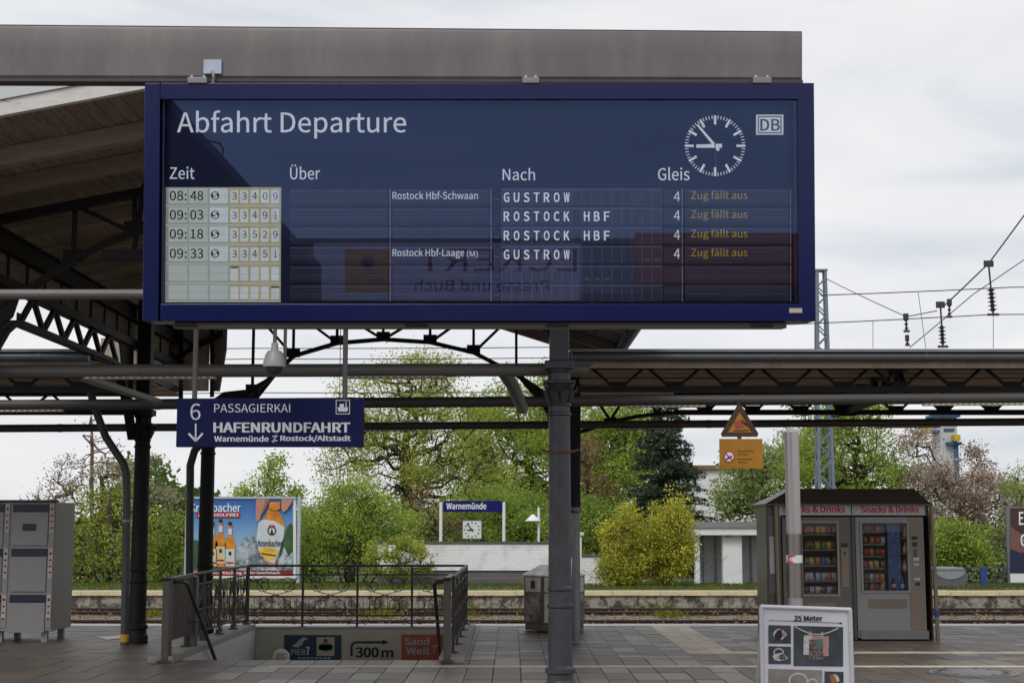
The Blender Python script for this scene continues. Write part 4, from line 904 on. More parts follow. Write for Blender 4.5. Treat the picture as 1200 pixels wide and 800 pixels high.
# lower rail and upper fixings of the board
p = bl(203,384.5,0.06); q = bl(922,377.0,0.06)
mb = MB(); mb.box(p.x,q.x,0.06,0.22,p.z,q.z-0.002); build('lower_rail', mb, m_tube, board, local=True, bevel=0.004)
mb = MB()
for x0_ in (205,475,640,880): a = bl(x0_,383,0.055); b = bl(x0_+26,379.5,0.055); mb.box(a.x,b.x,0.052,0.0595,a.z,b.z)
build('rail_catch', mb, m_black, board, local=True)
# hangers between beam and board
for k, (x0_, x1_) in enumerate(((220,243),(612,632),(882,904))):
    t = thing('board_hanger', 'small steel hanger plate between board and beam, %s' % ('leftmost, with two bolts','above the board middle','near the beam end')[k], 'bracket', P(x0_,95,YBm), 'board hangers')
    a = P(x0_,96,YBm-0.04); b = P(x1_,91,YBm-0.04); mb = MB(); mb.box(a.x,b.x,YBm-0.05,YBm+0.07,a.z-0.01,b.z); build('plate', mb, m_galv, t, bevel=0.003)
    for xx in (a.x+0.02,b.x-0.02): mb = MB(); mb.lathe((xx,YBm-0.03,b.z), [(0.010,0),(0.010,0.012),(0.006,0.016)], 8); build('bolt', mb, m_steel, t)
t = thing('cable_shackle', 'square pale blue plate with a steel shackle on the beam', 'bracket', P(249,80,YBm))
a = P(238.5,87,YBm-0.01); b = P(260,70.5,YBm-0.01); mb = MB(); mb.box(a.x,b.x,YBm-0.018,YBm-0.002,a.z,b.z); build('plate', mb, M('pale_blue_plate',(0.40,0.46,0.58),0.5), t, bevel=0.002)
mb = MB(); c1_ = P(249,84,YBm-0.03); mb.tube([c1_+Vector((0.008*math.sin(k*0.6),-0.012*math.cos(k*0.45),-0.014*k)) for k in range(7)], 0.010, 8); build('shackle', mb, m_steel, t)
# ================================================================== HANGING HARBOUR SIGN, DOME CAMERA
YS = 13.9
hb = thing('hanger_beam', 'steel beam between roof truss and board, hidden behind the departure board', 'beam', (-1.8,YS,4.15)); 
mb = MB(); mb.box(-3.9,-0.2,YS-0.05,YS+0.05,4.1,4.2); build('beam', mb, m_iron, hb)
for xx in (-3.6,-0.5): mb = MB(); mb.bar((xx,YS,4.2),(xx,YS+0.3,zroof(xx)-0.2),0.04,0.04); build('hanger', mb, m_iron, hb)
t = thing('hanging_sign', 'navy hanging sign for Passagierkai and Hafenrundfahrt with a downward arrow', 'sign', P(316,495,YS))
a = P(206,523.5,YS); b = P(426.5,466.5,YS); mb = MB(); mb.box(a.x,b.x,YS,YS+0.06,a.z,b.z); build('panel', mb, m_blue, t, bevel=0.006)
for px in (228,404): mb = MB(); q = P(px,466,YS+0.03); mb.tube([(q.x,YS+0.03,b.z),(q.x,YS+0.03,4.1)],0.024,10); build('rod', mb, m_tube, t)
mb = MB(); q = P(398,466,YS); mb.tube([(q.x,YS,b.z),(q.x,YS,4.1)],0.004,5); build('cable', mb, m_black, t)
def fs(px, py, l=0): return P(px,py,YS-0.002*l)
m_sgn = M('sign_lettering', (0.66,0.69,0.76), 0.5, 0, 0.0, bump=0)
letter('lettering','6',fs,223,235,472.5,492,m_sgn,t,1,0.0); letter('lettering','PASSAGIERKAI',fs,251,340,473,483,m_sgn,t,1,0.0)
letter('lettering','HAFENRUNDFAHRT',fs,250,410.5,494.5,507,m_sgn,t,1,0.045); letter('lettering','Warnemünde',fs,251,315,510,517.5,m_sgn,t,1,0.035); letter('lettering','Rostock/Altstadt',fs,328.5,411,509.5,518,m_sgn,t,1,0.035)
flat('arrow',strip([(229.3,496),(229.3,515)],1.8)+strip([(221,507.5),(229.3,516.5),(237.6,507.5)],2.4),fs,m_sgn,t,1)
flat('exchange_arrows',strip([(319,511),(325,511)],1.2)+strip([(319,516),(325,516)],1.2)+[[(323,508.5),(326,511),(323,512)],[(321,514.5),(318,516.5),(321,518.5)]]+strip([(324,511),(320,516)],1),fs,m_sgn,t,1)
flat('ship_pictogram',[R4(393.5,410,468.5,469.3),R4(393.5,410,484.4,485.2),R4(393.5,394.3,469.3,484.4),R4(409.2,410,469.3,484.4),[(395.5,477),(408,477),(407,482),(396.5,482)],R4(398,403,473,477),R4(405,406,470.5,477)],fs,m_sgn,t,1)
YD = 13.4
t = thing('dome_camera', 'pale grey dome surveillance camera hanging on two rods', 'surveillance camera', P(321.5,440,YD))
c = P(321.5,430,YD); r = 13.5*YD/FPX
mb = MB(); mb.lathe(c, [(r*0.98,0.0),(r,0.012),(r*0.96,0.05),(r*0.80,0.11),(r*0.62,0.145),(r*0.36,0.155),(r*0.30,0.165),(r*0.30,0.22),(r*0.2,0.225)], 28); build('housing', mb, M('camera_housing',(0.36,0.37,0.39),0.4,0,0.04), t)
mb = MB(); mb.lathe(c, [(r*0.1,-0.078),(r*0.45,-0.066),(r*0.68,-0.04),(r*0.76,-0.005),(r*0.76,0.001)], 24); build('dome', mb, M('smoked_dome',(0.02,0.02,0.022),0.08,0,0,bump=0,spec=0.8), t)
for px, w_ in ((322,0.018),(332.5,0.016)): q = P(px,405,YD); mb = MB(); mb.tube([(q.x,YD+(0 if px<325 else .08),c.z+(0.2 if px<325 else 0.05)),(q.x,YD+(0 if px<325 else .08),4.15)],w_,8); build('rod', mb, m_tube, t)
mb = MB(); mb.box(c.x-0.1,c.x+0.2,YD-0.03,YS-0.051,4.15,4.19); build('arm', mb, m_iron, t)
# ================================================================== WARNING SIGNS on the canopy
YW = 18.0
m_wy = M('amber_sign', (0.42,0.19,0.006), 0.5, 0, 0.06, 3, 0.0, col2=(0.34,0.14,0.006), thr=(0.4,0.6)); m_brown = M('faded_brown_print', (0.06,0.022,0.008), 0.6, bump=0)
def fwn(px, py, l=0): return P(px,py,YW-0.004*l)
t = thing('warning_sign', 'triangular amber warning sign with dark border hanging from the canopy', 'sign', P(867,512,YW))
mb = MB(); mb.prism([P(x,y,YW) for x,y in ((864.5,474),(868.5,474),(889,508),(887.5,511.5),(846.5,511.5),(845,508))], (0,0.03,0)); build('panel', mb, m_brown, t)
flat('face',[[(866.8,483),(880.6,506.3),(853,506.3)]],fwn,m_wy,t,1)
flat('train_pictogram',[[(860,494),(869,491.5),(872,500),(862,502)]],fwn,M('faded_red',(0.35,0.06,0.04),0.6,bump=0),t,2)
flat('figure_pictogram',strip([(869,492),(876,499)],2)+strip([(872,496),(878,497)],1.2)+strip([(860,504.5),(878,503.5)],1),fwn,m_brown,t,3)
mb = MB(); q = P(867,474,YW); mb.bar(q+Vector((0,0.02,-0.02)), (q.x,18.12,zat(470,18.2)), 0.05, 0.01); build('hanger', mb, m_iron, t)
t = thing('prohibition_sign', 'rectangular amber sign with a no smoking symbol under the warning triangle', 'sign', P(868,548,YW))
mb = MB(); a = P(843.5,548.5,YW); b = P(893.5,514,YW); mb.box(a.x,b.x,YW,YW+0.012,a.z,b.z); build('panel', mb, m_wy, t)
flat('prohibition_ring',[ell(854.5,535,6.4,6.6)],fwn,m_red,t,1); flat('ring_ground',[ell(854.5,535,5.2,5.4)],fwn,m_txtw,t,2)
flat('cigarette',strip([(851,538),(858,534)],1.6),fwn,m_black,t,3); flat('ring_bar',strip([(850.5,531),(858.5,539)],1.2),fwn,m_red,t,4)
letter('lettering','Rauchfreier',fwn,864.5,884,526.5,529.5,m_brown,t,1); letter('lettering','Bahnhof',fwn,864.5,877,530.8,533.2,m_brown,t,1)
flat('print_line',[R4(864.5,882,537.4,538.2),R4(864.5,876,541,541.8)],fwn,m_brown,t,1)
mb = MB(); q = P(867,514,YW); mb.box(q.x-0.025,q.x+0.025,YW+0.031,YW+0.045,q.z-0.05,q.z+0.08); build('link', mb, m_galv, t)
# ================================================================== LITTER BIN
g = G(648,741); Yk = g.y+0.35; bx = P(649.5,700,Yk).x
m_binst = M('bin_stainless', (0.62,0.59,0.56), 0.4, 0.2, 0.12, 10, 0.05, col2=(0.36,0.33,0.30), thr=(0.45,0.65)); m_binbr = M('bin_brown_panel', (0.14,0.10,0.075), 0.4, 0.3, 0.15, 6, 0.05)
m_sticker = M('dark_scribbled_print', (0.36,0.32,0.27), 0.5, 0.2, 0.3, 10, 0.0, col2=(0.07,0.06,0.055), thr=(0.44,0.62))
t = thing('litter_bin', 'tall faceted stainless recycling bin with sloping lid behind the centre column', 'litter bin', (bx,Yk,0))
hex_ = [(-0.46,-0.10),(-0.19,-0.40),(0.19,-0.40),(0.46,-0.10),(0.46,0.25),(-0.46,0.25)]
mb = MB(); mb.prism([(bx+x*0.96,Yk+y*0.96,0.03) for x,y in hex_],(0,0,0.10)); build('plinth', mb, m_binbr, t)
mb = MB(); mb.prism([(bx+x,Yk+y,0.131) for x,y in hex_],(0,0,0.70)); build('body', mb, m_binbr, t, bevel=0.008)
for i in range(4-1):
    (x0,y0),(x1,y1) = hex_[i], hex_[i+1]; nx_, ny_ = (y1-y0), -(x1-x0); l_ = math.hypot(nx_,ny_); nx_/=l_; ny_/=l_
    if ny_ > 0: nx_, ny_ = -nx_, -ny_
    def q(f, z, o): return Vector((bx+x0+(x1-x0)*f+nx_*o, Yk+y0+(y1-y0)*f+ny_*o, z))
    mb = MB(); mb.hexa([q(.08,.15,.006),q(.92,.15,.006),q(.92,.15,0),q(.08,.15,0),q(.08,.58,.006),q(.92,.58,.006),q(.92,.58,0),q(.08,.58,0)]); build('door_panel', mb, m_sticker if i != 1 else m_binst, t)
    mb = MB(); mb.hexa([q(.08,.60,.007),q(.92,.60,.007),q(.92,.60,0),q(.08,.60,0),q(.08,.82,.007),q(.92,.82,.007),q(.92,.82,0),q(.08,.82,0)]); up = build('inlet_panel', mb, m_binst, t)
    mb = MB(); mb.hexa([q(.38,.65,.009),q(.62,.65,.009),q(.62,.65,0.0075),q(.38,.65,0.0075),q(.38,.77,.009),q(.62,.77,.009),q(.62,.77,0.0075),q(.38,.77,0.0075)]); build('slot', mb, m_black, up)
mb = MB(); vs = [(bx+x*1.03,Yk+y*1.03,0.832) for x,y in hex_]+[(bx+x*1.03,Yk+y*1.03,0.85) for x,y in hex_]+[(bx+x*0.45,Yk+y*0.4+0.05,1.0) for x,y in hex_]
mb.add(vs, [tuple(reversed(range(6)))]+[(k,(k+1)%6,6+(k+1)%6,6+k) for k in range(6)]+[(6+k,6+(k+1)%6,12+(k+1)%6,12+k) for k in range(6)]+[tuple(range(12,18))]); build('lid', mb, m_binst, t, smooth=False)
# ================================================================== LUGGAGE LOCKERS
m_lock = M('locker_grey_paint', (0.27,0.27,0.268), 0.5, 0.1, 0.06, 3, 0.03, col2=(0.22,0.22,0.218), thr=(0.5,0.8)); m_lockd = M('locker_door_paint', (0.27,0.268,0.27), 0.45, 0.1, 0.05, 3, 0.03)
m_lstrip = M('pink_grey_label_strip', (0.50,0.42,0.40), 0.5); m_lhead = M('navy_header', (0.012,0.014,0.035), 0.4)
YL_ = 20.75; lx1 = P(61.5,700,YL_).x; zb_, zt_ = zat(745,YL_), zat(588,YL_)
t = thing('luggage_locker', 'grey block of luggage lockers with three doors per column at the left edge', 'lockers', (lx1,YL_,0))
mb = MB(); mb.box(lx1-2.0,lx1,YL_,YL_+0.92,0.15,zt_); build('cabinet', mb, m_lock, t, bevel=0.01)
mb = MB(); mb.box(lx1-2.02,lx1+0.01,YL_-0.03,YL_+0.10,zt_+0.001,zt_+0.03); build('top_rail', mb, m_lhead, t)
for xx in (lx1-0.1,lx1-0.72,lx1-1.3,lx1-1.9):
    for yy in (YL_+0.08,YL_+0.82): mb = MB(); mb.box(xx-0.05,xx+0.03,yy-0.04,yy+0.04,0,0.149); build('foot', mb, m_lock, t)
zd = [zat(v,YL_) for v in (742,694,640,588)]
for c in range(3):
    x1 = lx1-0.095-c*0.62; x0 = x1-0.49
    mb = MB(); mb.box(x1+0.012,x1+0.085,YL_-0.012,YL_-0.001,0.2,zt_-0.02); st = build('label_strip', mb, m_lock, t)
    for k in range(3):
        z0, z1 = zd[k]+0.015, zd[k+1]-0.02
        mb = MB(); mb.box(x0,x1,YL_-0.022,YL_-0.001,z0,z1-0.12); d = build('door', mb, m_lockd, t, bevel=0.004)
        mb = MB(); mb.box(x0-0.005,x1+0.005,YL_-0.018,YL_-0.001,z1-0.115,z1-0.008); build('door_header', mb, m_lhead, t)
        mb = MB(); mb.box(x1+0.02,x1+0.078,YL_-0.016,YL_-0.0125,z0+0.18,z1-0.005); sb = build('label', mb, m_lstrip, t)
        for q in range(4): mb = MB(); mb.box(x1+0.034,x1+0.064,YL_-0.020,YL_-0.0165,z1-0.09-q*0.085,z1-0.07-q*0.085+(0.01 if q==0 else 0)); build('slot', mb, m_black, sb)
        if k == 2 and c == 0: mb = MB(); mb.box(x0+0.14,x0+0.33,YL_-0.025,YL_-0.0225,z0+0.20,z0+0.30); build('number_plate', mb, m_lhead, d)
# ================================================================== SNACK KIOSK
KY = 21.0; m_kbr = M('kiosk_bronze', (0.075,0.065,0.055), 0.35, 0.4, 0.1, 6, 0.03); m_kdark = M('kiosk_dark', (0.012,0.012,0.013), 0.5); m_kroof = M('kiosk_roof_sheet', (0.075,0.062,0.052), 0.4, 0.2, 0.1, 3, 0.02)
def K(px, py, dy=0): return Vector((P(px,660,KY).x, KY+dy, P(px,py,KY).z))
def kb(name, m, x0, x1, y0, y1, d0, d1, par, bevel=0, label=None):
    zz_ = lambda y: P(600,y,KY+d0).z
    mb = MB(); mb.box(P(x0,660,KY+d0).x,P(x1,660,KY+d0).x,KY+d0,KY+d1,zz_(y1),zz_(y0)); return build(name, mb, m, par, bevel=bevel, label=label)
ks = thing('vending_shelter', 'dark bronze shelter with a sloping roof over the two snack machines', 'kiosk', (P(1000,750,KY).x,KY,0))
kb('side_panel', m_kbr, 908.5,916, 604,750, 0.04,1.0, ks); kb('back_panel', m_kdark, 917,1090, 590,748, 1.0,1.03, ks)
kb('side_panel', m_kbr, 1089.5,1091.5, 604,750, 0.06,1.0, ks)
for (a,b) in ((900.5,907.5),(917,921)): pass
xa_ = K(914,600).x
mb = MB(); mb.hexa([K(898,752),K(912,752),K(912,752,0.96),(K(898,752).x+0.02,KY+0.96,0.0),K(899,590),K(913,590),K(913,590,0.96),(K(899,590).x+0.02,KY+0.96,K(899,590).z)])
build('left_wing', mb, m_kbr, ks, bevel=0.004)
a, b = K(901,746), K(905,660); 
mb = MB(); mb.box(K(900.5,0).x,K(909,0).x,KY-0.012,KY-0.001,K(0,695).z,K(0,604).z); w_g = build('wing_window', mb, M('wing_glass',(0.10,0.105,0.11),0.15,0,0.1,4,bump=0) if False else M('wing_glass2',(0.09,0.095,0.10),0.15,bump=0), ks)
mb = MB(); mb.box(K(902,0).x,K(907.5,0).x,KY-0.016,KY-0.0125,K(0,672).z,K(0,628).z); build('notice', mb, M('pale_notice',(0.40,0.41,0.43),0.5,bump=0), w_g)
for x0_, x1_ in ((909,913),(1091,1095.5)):
    mb = MB(); mb.tube([K((x0_+x1_)/2+ (1.5 if x0_>1000 else 0),753,-0.06),K((x0_+x1_)/2-1,589,-0.06)],0.030,10); build('corner_post', mb, M('post_brass_grey',(0.20,0.17,0.12),0.35,0.6,0.1,8,0.02), ks)
mb = MB(); mb.tube([K(1094.4,722,-0.06),K(1094.2,714,-0.06)],0.036,10); build('blue_tape', mb, M('blue_tape',(0.01,0.05,0.25),0.5,bump=0), ks)
# sloping roof
e0, e1 = K(897,590), K(1091,590); t0, t1 = P(927,572.5,KY+0.32), P(1071,572.5,KY+0.32)
bk = 1.1; mb = MB()
zt2 = t0.z; vs = [(e0.x,KY-0.1,e0.z),(e1.x,KY-0.1,e0.z),(e1.x,KY+bk,e0.z),(e0.x,KY+bk,e0.z),(t0.x,KY+0.3,zt2),(t1.x,KY+0.3,zt2),(t1.x,KY+0.75,zt2),(t0.x,KY+0.75,zt2)]
mb.hexa(vs); build('roof', mb, m_kroof, ks, smooth=False)
mb = MB(); mb.box(e0.x-0.02,e1.x+0.02,KY-0.12,KY+bk+0.02,e0.z-0.022,e0.z-0.002); build('eave_trim', mb, m_kbr, ks)
m_head = M('header_grey', (0.42,0.41,0.40), 0.5, 0.2, 0.05, 4, 0)
for x0_,x1_,s0_,s1_ in ((914,999.3,917,990.5),(1000.3,1086.5,1008.5,1077)):
    h = kb('header_board', m_head, x0_,x1_,589.8,603.5,-0.02,0.05,ks,bevel=0.004)
    letter('lettering','Snacks & Drinks',lambda px,py,l: P(px,py,KY-0.022),s0_,s1_,592,600.5,m_red,h,0,0.045)
    for xx in (x0_+3,x1_-3): mb = MB(); mb.lathe(P(xx,596.5,KY-0.02), [(0.001,-0.012),(0.012,-0.008),(0.012,0.008),(0.001,0.012)],8); build('screw', mb, m_lockd, h)
# machines
m_mg = M('machine_grey_brown', (0.11,0.106,0.10), 0.35, 0.2, 0.05, 3, 0.01); m_mg2 = M('machine_grey', (0.22,0.225,0.23), 0.35, 0.2, 0.05, 3, 0.01); m_mbr = M('machine_brown_panel', (0.19,0.15,0.12), 0.35, 0.2, 0.06, 3, 0.01)
m_wfr = M('window_frame_bronze', (0.26,0.205,0.15), 0.35, 0.3, 0.05); m_shelf = M('shelf_wire', (0.10,0.11,0.13), 0.4, 0.4); m_pgl = Mglass('machine_glass', (0.92,0.92,0.93), 1.45, boost=0.45)
m_minner = M('machine_interior', (0.06,0.035,0.03), 0.6)
pk_cols = {'red':(0.30,0.03,0.02),'yellow':(0.50,0.33,0.03),'orange':(0.45,0.14,0.02),'green':(0.05,0.16,0.04),'brown':(0.13,0.05,0.02),'blue':(0.03,0.08,0.28),'silver':(0.34,0.34,0.36),'white':(0.45,0.44,0.42)}
m_pk = {k: M('packet_'+k, tuple(min(0.85,c*1.15) for c in v), 0.3, 0, 0.5, 60, 0.3, col2=tuple(min(1,c*0.5+0.12) for c in v), thr=(0.5,0.56)) for k, v in pk_cols.items()}
def machine(name, label, x0, x1, wx0, wx1, wy0, wy1, mat, shelves, itx):
    t = thing(name, label, 'vending machine', (P((x0+x1)/2,749,KY).x,KY+0.1,0))
    D = 0.05
    kb('body', mat, x0,wx0,605.5,747, D,0.95,t); kb('body_side', mat, wx1,x1,605.5,747, D,0.95,t)
    kb('top_panel', mat, wx0+0.02,wx1-0.02,605.5,wy0-0.02, D,0.95,t); kb('lower_panel', mat, wx0+0.02,wx1-0.02,wy1+0.02,747, D,0.95,t)
    kb('interior', m_minner, wx0+0.02,wx1-0.02,wy0,wy1, D+0.35,0.9,t)
    f = 2.4
    for a in ((wx0-f,wx1+f,wy0-f,wy0),(wx0-f,wx1+f,wy1,wy1+f),(wx0-f,wx0,wy0+.02,wy1-.02),(wx1,wx1+f,wy0+.02,wy1-.02)): kb('window_frame', m_wfr if mat is m_mg else mat, a[0],a[1],a[2],a[3], D-0.02,D-0.001,t)
    kb('window_glass', m_pgl, wx0,wx1,wy0,wy1, D-0.008,D-0.003,t)
    for sy in shelves: kb('shelf', m_shelf, wx0+0.3,itx[1],sy,sy+1.6, D+0.04,D+0.34,t)
    return t, D
t1_, D = machine('vending_machine','grey brown snack vending machine on the left, half hidden by the steel pole', 917.5,998.5, 941,981.5, 612.5,696, m_mg, (625.5,643.5,662,680,694.5), (941,981.5))
kb('coin_panel', m_mbr, 986,995,640,688,D-0.015,D-0.001,t1_,bevel=0.003); kb('display', m_black, 987,994,636,641,D-0.017,D-0.001,t1_); kb('coin_slot', m_black, 989.5,991.5,646,650,D-0.018,D-0.0155,t1_)
kb('delivery_flap', m_mbr, 945,978,706,716,D-0.01,D-0.001,t1_)
t2_, D = machine('vending_machine','grey snack vending machine on the right with a brown keypad panel and blue inner screen', 1003.5,1083.5, 1011.5,1064, 612.5,692, m_mg2, (622.5,637,651,665,680,690.5), (1011.5,1037))
kb('keypad_panel', m_mbr, 1065.5,1082.5,606,737,D-0.012,D-0.001,t2_,bevel=0.003)
kp = t2_
for a in ((1069.5,1076,628,632,m_black),(1070,1075.5,635,640,m_black),(1071,1075,643,652,m_kbr),(1070.5,1077.5,653,656.5,m_pale),(1071,1077,659.5,662.5,m_pale),(1071,1077.5,676.5,679.5,m_pale),(1072,1077.5,682,685.5,m_black)): kb('button_plate', a[4], a[0],a[1],a[2],a[3],D-0.018,D-0.0125,kp)
kb('delivery_flap', M('flap_taupe',(0.15,0.125,0.105),0.4), 1016.5,1061.5,701.5,712,D-0.008,D-0.001,t2_,bevel=0.003)
kb('plinth', M('plinth_grey',(0.165,0.165,0.17),0.4,0.3,0.05), 1007,1086,738.5,748.5,0.0,0.045,t2_)
kb('blue_screen', M('blue_inner_panel',(0.02,0.065,0.21),0.4,0,0.5,50,0,col2=(0.06,0.18,0.45),thr=(0.55,0.6)), 1041,1056,613,691,D+0.10,D+0.34,t2_)
m_lab = M('bottle_label',(0.45,0.40,0.25),0.5,bump=0)
def packet(px, py0, py1, wpx, colr, label, cat='snack packet', grp='snack packets in the machines', lean=0.0):
    Y = KY+D+0.14; a = P(px-wpx/2,py1,Y); b = P(px+wpx/2,py0,Y); cx = (a.x+b.x)/2
    mb = MB(); hh = b.z-a.z; ww = (b.x-a.x)/2; n = 5
    vs = []
    for i in range(n+1):
        f = i/n; th = 0.004+0.03*math.sin(math.pi*f)**0.7; ww_ = ww*(1-0.12*math.sin(math.pi*f)); z = a.z+hh*f; sx = lean*f*0.02
        vs += [(cx-ww_+sx,Y-th*0.6,z),(cx+sx,Y-th,z),(cx+ww_+sx,Y-th*0.6,z),(cx+ww_+sx,Y+th*0.6,z),(cx+sx,Y+th,z),(cx-ww_+sx,Y+th*0.6,z)]
    mb.add(vs, [(i*6+k,i*6+(k+1)%6,(i+1)*6+(k+1)%6,(i+1)*6+k) for i in range(n) for k in range(6)]+[(5,4,3,2,1,0),tuple(n*6+k for k in range(6))])
    o = build('snack_packet', mb, m_pk[colr]); tag(o, label, cat, grp); return o
ords = ['first','second','third','fourth','fifth','sixth','seventh']; shn = ['top','second','third','fourth','fifth','bottom']
pal = [['orange','orange','yellow','yellow','red','orange'],['brown','brown','yellow','green','yellow','brown'],['green','yellow','orange','blue','green','brown'],['silver','white','silver','silver','orange','silver'],['brown','silver','white','brown','silver','brown']]
for r, sy in enumerate((625.5,643.5,662,680,694.5)):
    for k in range(6): packet(944.8+6.6*k, sy-(9.5 if r<4 else 8), sy-0.1, 5.7, pal[r][k], '%s snack packet, %s from the left on the %s shelf of the left machine' % (pal[r][k], ords[k], shn[r] if r < 4 else 'bottom'), lean=random.uniform(-1,1))
pal2 = [['red','brown','orange','brown'],['brown','orange','red','silver'],['red','orange','brown','red'],['red','yellow','yellow','brown'],['brown','silver','orange','orange'],['brown','orange','brown','yellow']]
for r, sy in enumerate((622.5,637,651,665,680,690.5)):
    for k in range(4): packet(1015+6.3*k, sy-(8.6 if r not in (0,) else 7), sy-0.1, 5.2, pal2[r][k], '%s snack packet, %s from the left on the %s shelf of the right machine' % (pal2[r][k], ords[k], shn[r]), lean=random.uniform(-1,1))
def bottle(px, py0, py1, m, label):
    Y = KY+D+0.08; a = P(px,py1,Y); h = P(px,py0,Y).z-a.z; r = 0.030
    t = thing('drink_bottle', label, 'bottle', a, 'drink bottles in the right machine')
    mb = MB(); mb.lathe(a, [(r*0.9,0),(r,0.01),(r,h*0.55),(r*0.4,h*0.78),(r*0.36,h*0.93)], 12); build('body', mb, m, t)
    mb = MB(); mb.lathe(a, [(r*0.42,h*0.931),(r*0.42,h)], 10); build('cap', mb, m_red, t)
    mb = MB(); mb.lathe(a, [(r*1.02,h*0.18),(r*1.02,h*0.48)], 12); build('label', mb, m_lab, t)
m_drk = {'dark cola':M('cola',(0.03,0.01,0.006),0.15,bump=0),'orange':M('orange_drink',(0.55,0.16,0.01),0.2,bump=0),'blue':M('blue_drink',(0.02,0.08,0.30),0.2,bump=0)}
kb('shelf', m_shelf, 1041,1063.6,691,692,D+0.0,D+0.34,t2_)
bottle(1047.5,675.5,690.8,m_drk['dark cola'],'dark cola bottle with pale label at the bottom of the right machine'); bottle(1057.5,676,690.8,m_drk['blue'],'blue drink bottle at the bottom of the right machine')
for k,(sy,nm) in enumerate(((630,'top'),(648,'second'),(668,'third'))):
    kb('shelf', m_shelf, 1057,1063.6,sy,sy+1,D+0.0,D+0.34,t2_); bottle(1060.5,sy-13,sy-0.1,m_drk['orange'],'orange drink bottle on the %s small shelf beside the blue inner screen' % nm)
kb('crown_strip', m_kbr, 999.2,1002.8,605,749,0.01,0.9,ks)
# ================================================================== STEEL POLE
YP = 14.2; px_ = P(929.5,600,YP).x; zt_ = zat(507,YP); rp = 8.4*YP/FPX
t = thing('steel_pole', 'brushed stainless steel pole with a pointed top in front of the snack machines', 'pole', (px_,YP,0))
mb = MB(); mb.lathe((px_,YP,0), [(rp,0.0),(rp,zt_)], 32); build('shaft', mb, m_steel, t)
mb = MB(); mb.lathe((px_,YP,0), [(rp*1.01,zt_),(rp*1.01,zt_+0.006),(rp*0.15,zt_+0.058)], 32); build('cone_top', mb, m_steel, t)
mb = MB(); mb.lathe((px_,YP,0), [(rp*1.12,0.0),(rp*1.12,0.03),(rp,0.035)], 32); build('foot_collar', mb, m_steel, t)
mb = MB(); mb.lathe((px_,YP,0), [(rp*1.09,zat(700,YP)),(rp*1.09,zat(625,YP))], 32); build('clear_sleeve', mb, Mglass('clear_sleeve',(0.86,0.84,0.83),1.4), t)
z0, z1 = zat(659,YP), zat(650,YP); mb = MB(); r_ = rp*1.12; n = 14; vs = []
for k in range(n+1): a = math.pi*(1.0+k/n); vs += [(px_+r_*math.cos(a),YP+r_*math.sin(a),z0),(px_+r_*math.cos(a),YP+r_*math.sin(a),z1)]
mb.add(vs, [(2*k,2*k+2,2*k+3,2*k+1) for k in range(n)]); s_ = build('sticker', mb, m_white, t)
mb = MB(); r_ *= 1.01; vs = []
for k in range(9): vs += [(px_+r_*math.cos(math.pi*(1.10+0.28*k/8)),YP+r_*math.sin(math.pi*(1.10+0.28*k/8)),z0+0.001),(px_+r_*math.cos(math.pi*(1.16+0.34*k/8)),YP+r_*math.sin(math.pi*(1.16+0.34*k/8)),z1-0.001)]
mb.add(vs, [(2*k,2*k+2,2*k+3,2*k+1) for k in range(8)]); build('red_stripe', mb, M('pink_red',(0.50,0.03,0.08),0.5,bump=0), s_)
# ================================================================== ADVERTISING A-BOARD
YA = 10.2
def fa(px, py, l=0): return P(px,py,YA-0.0012*l)
def qd(tl, tr, br, bl_): return [tl,tr,br,bl_]
t = thing('pavement_sign', 'white pavement stand headed 25 Meter with pictures of silver jewellery', 'sign', (P(944,800,YA).x,YA,0))
m_alu = M('white_aluminium', (0.62,0.62,0.66), 0.3, 0.3, 0.04, 6, 0); m_paper = M('poster_paper', (0.66,0.67,0.74), 0.5, 0, 0.03, 4, bump=0)
def ax(px, py): return P(px,py,YA)
def drop(px): p = ax(px,720); return Vector((p.x, YA, 0.0))
BL, BR = drop(890.5), drop(998.5)
tl, tr = ax(891,709), ax(997,713)
mb = MB(); f0 = lambda a, dy: Vector((a.x,a.y+dy,a.z))
Lz = 0.10
bl_, br_ = Vector((BL.x,YA,Lz)), Vector((BR.x,YA,Lz))
mb.hexa([f0(bl_,0.004),f0(br_,0.004),f0(br_,0.02),f0(bl_,0.02),f0(tl,0.004),f0(tr,0.004),f0(tr,0.02),f0(tl,0.02)]); build('panel', mb, m_paper, t)
for nm,a,b in (('frame_side',(BL.x+0.01,YA,0.0),ax(892,711)),('frame_side',(BR.x-0.01,YA,0.0),ax(996,714.5)),('frame_top',ax(893,710.5),ax(995,714))):
    mb = MB(); mb.tube([a,b],0.0155,12); build(nm, mb, m_alu, t)
mb = MB(); mb.bar((BL.x,YA,Lz),(BR.x,YA,Lz),0.03,0.03); build('frame_bottom', mb, m_alu, t)
for c in (ax(893,711),ax(995.3,714.6)): mb = MB(); mb.lathe(c, [(0.002,-0.02),(0.015,-0.014),(0.019,0),(0.015,0.014),(0.002,0.02)], 10); build('corner', mb, m_alu, t)
for sx in (BL.x+0.02,BR.x-0.02): mb = MB(); mb.tube([(sx,YA+0.03,1.0),(sx,YA+0.55,0.0)],0.013,8); build('rear_leg', mb, m_alu, t)
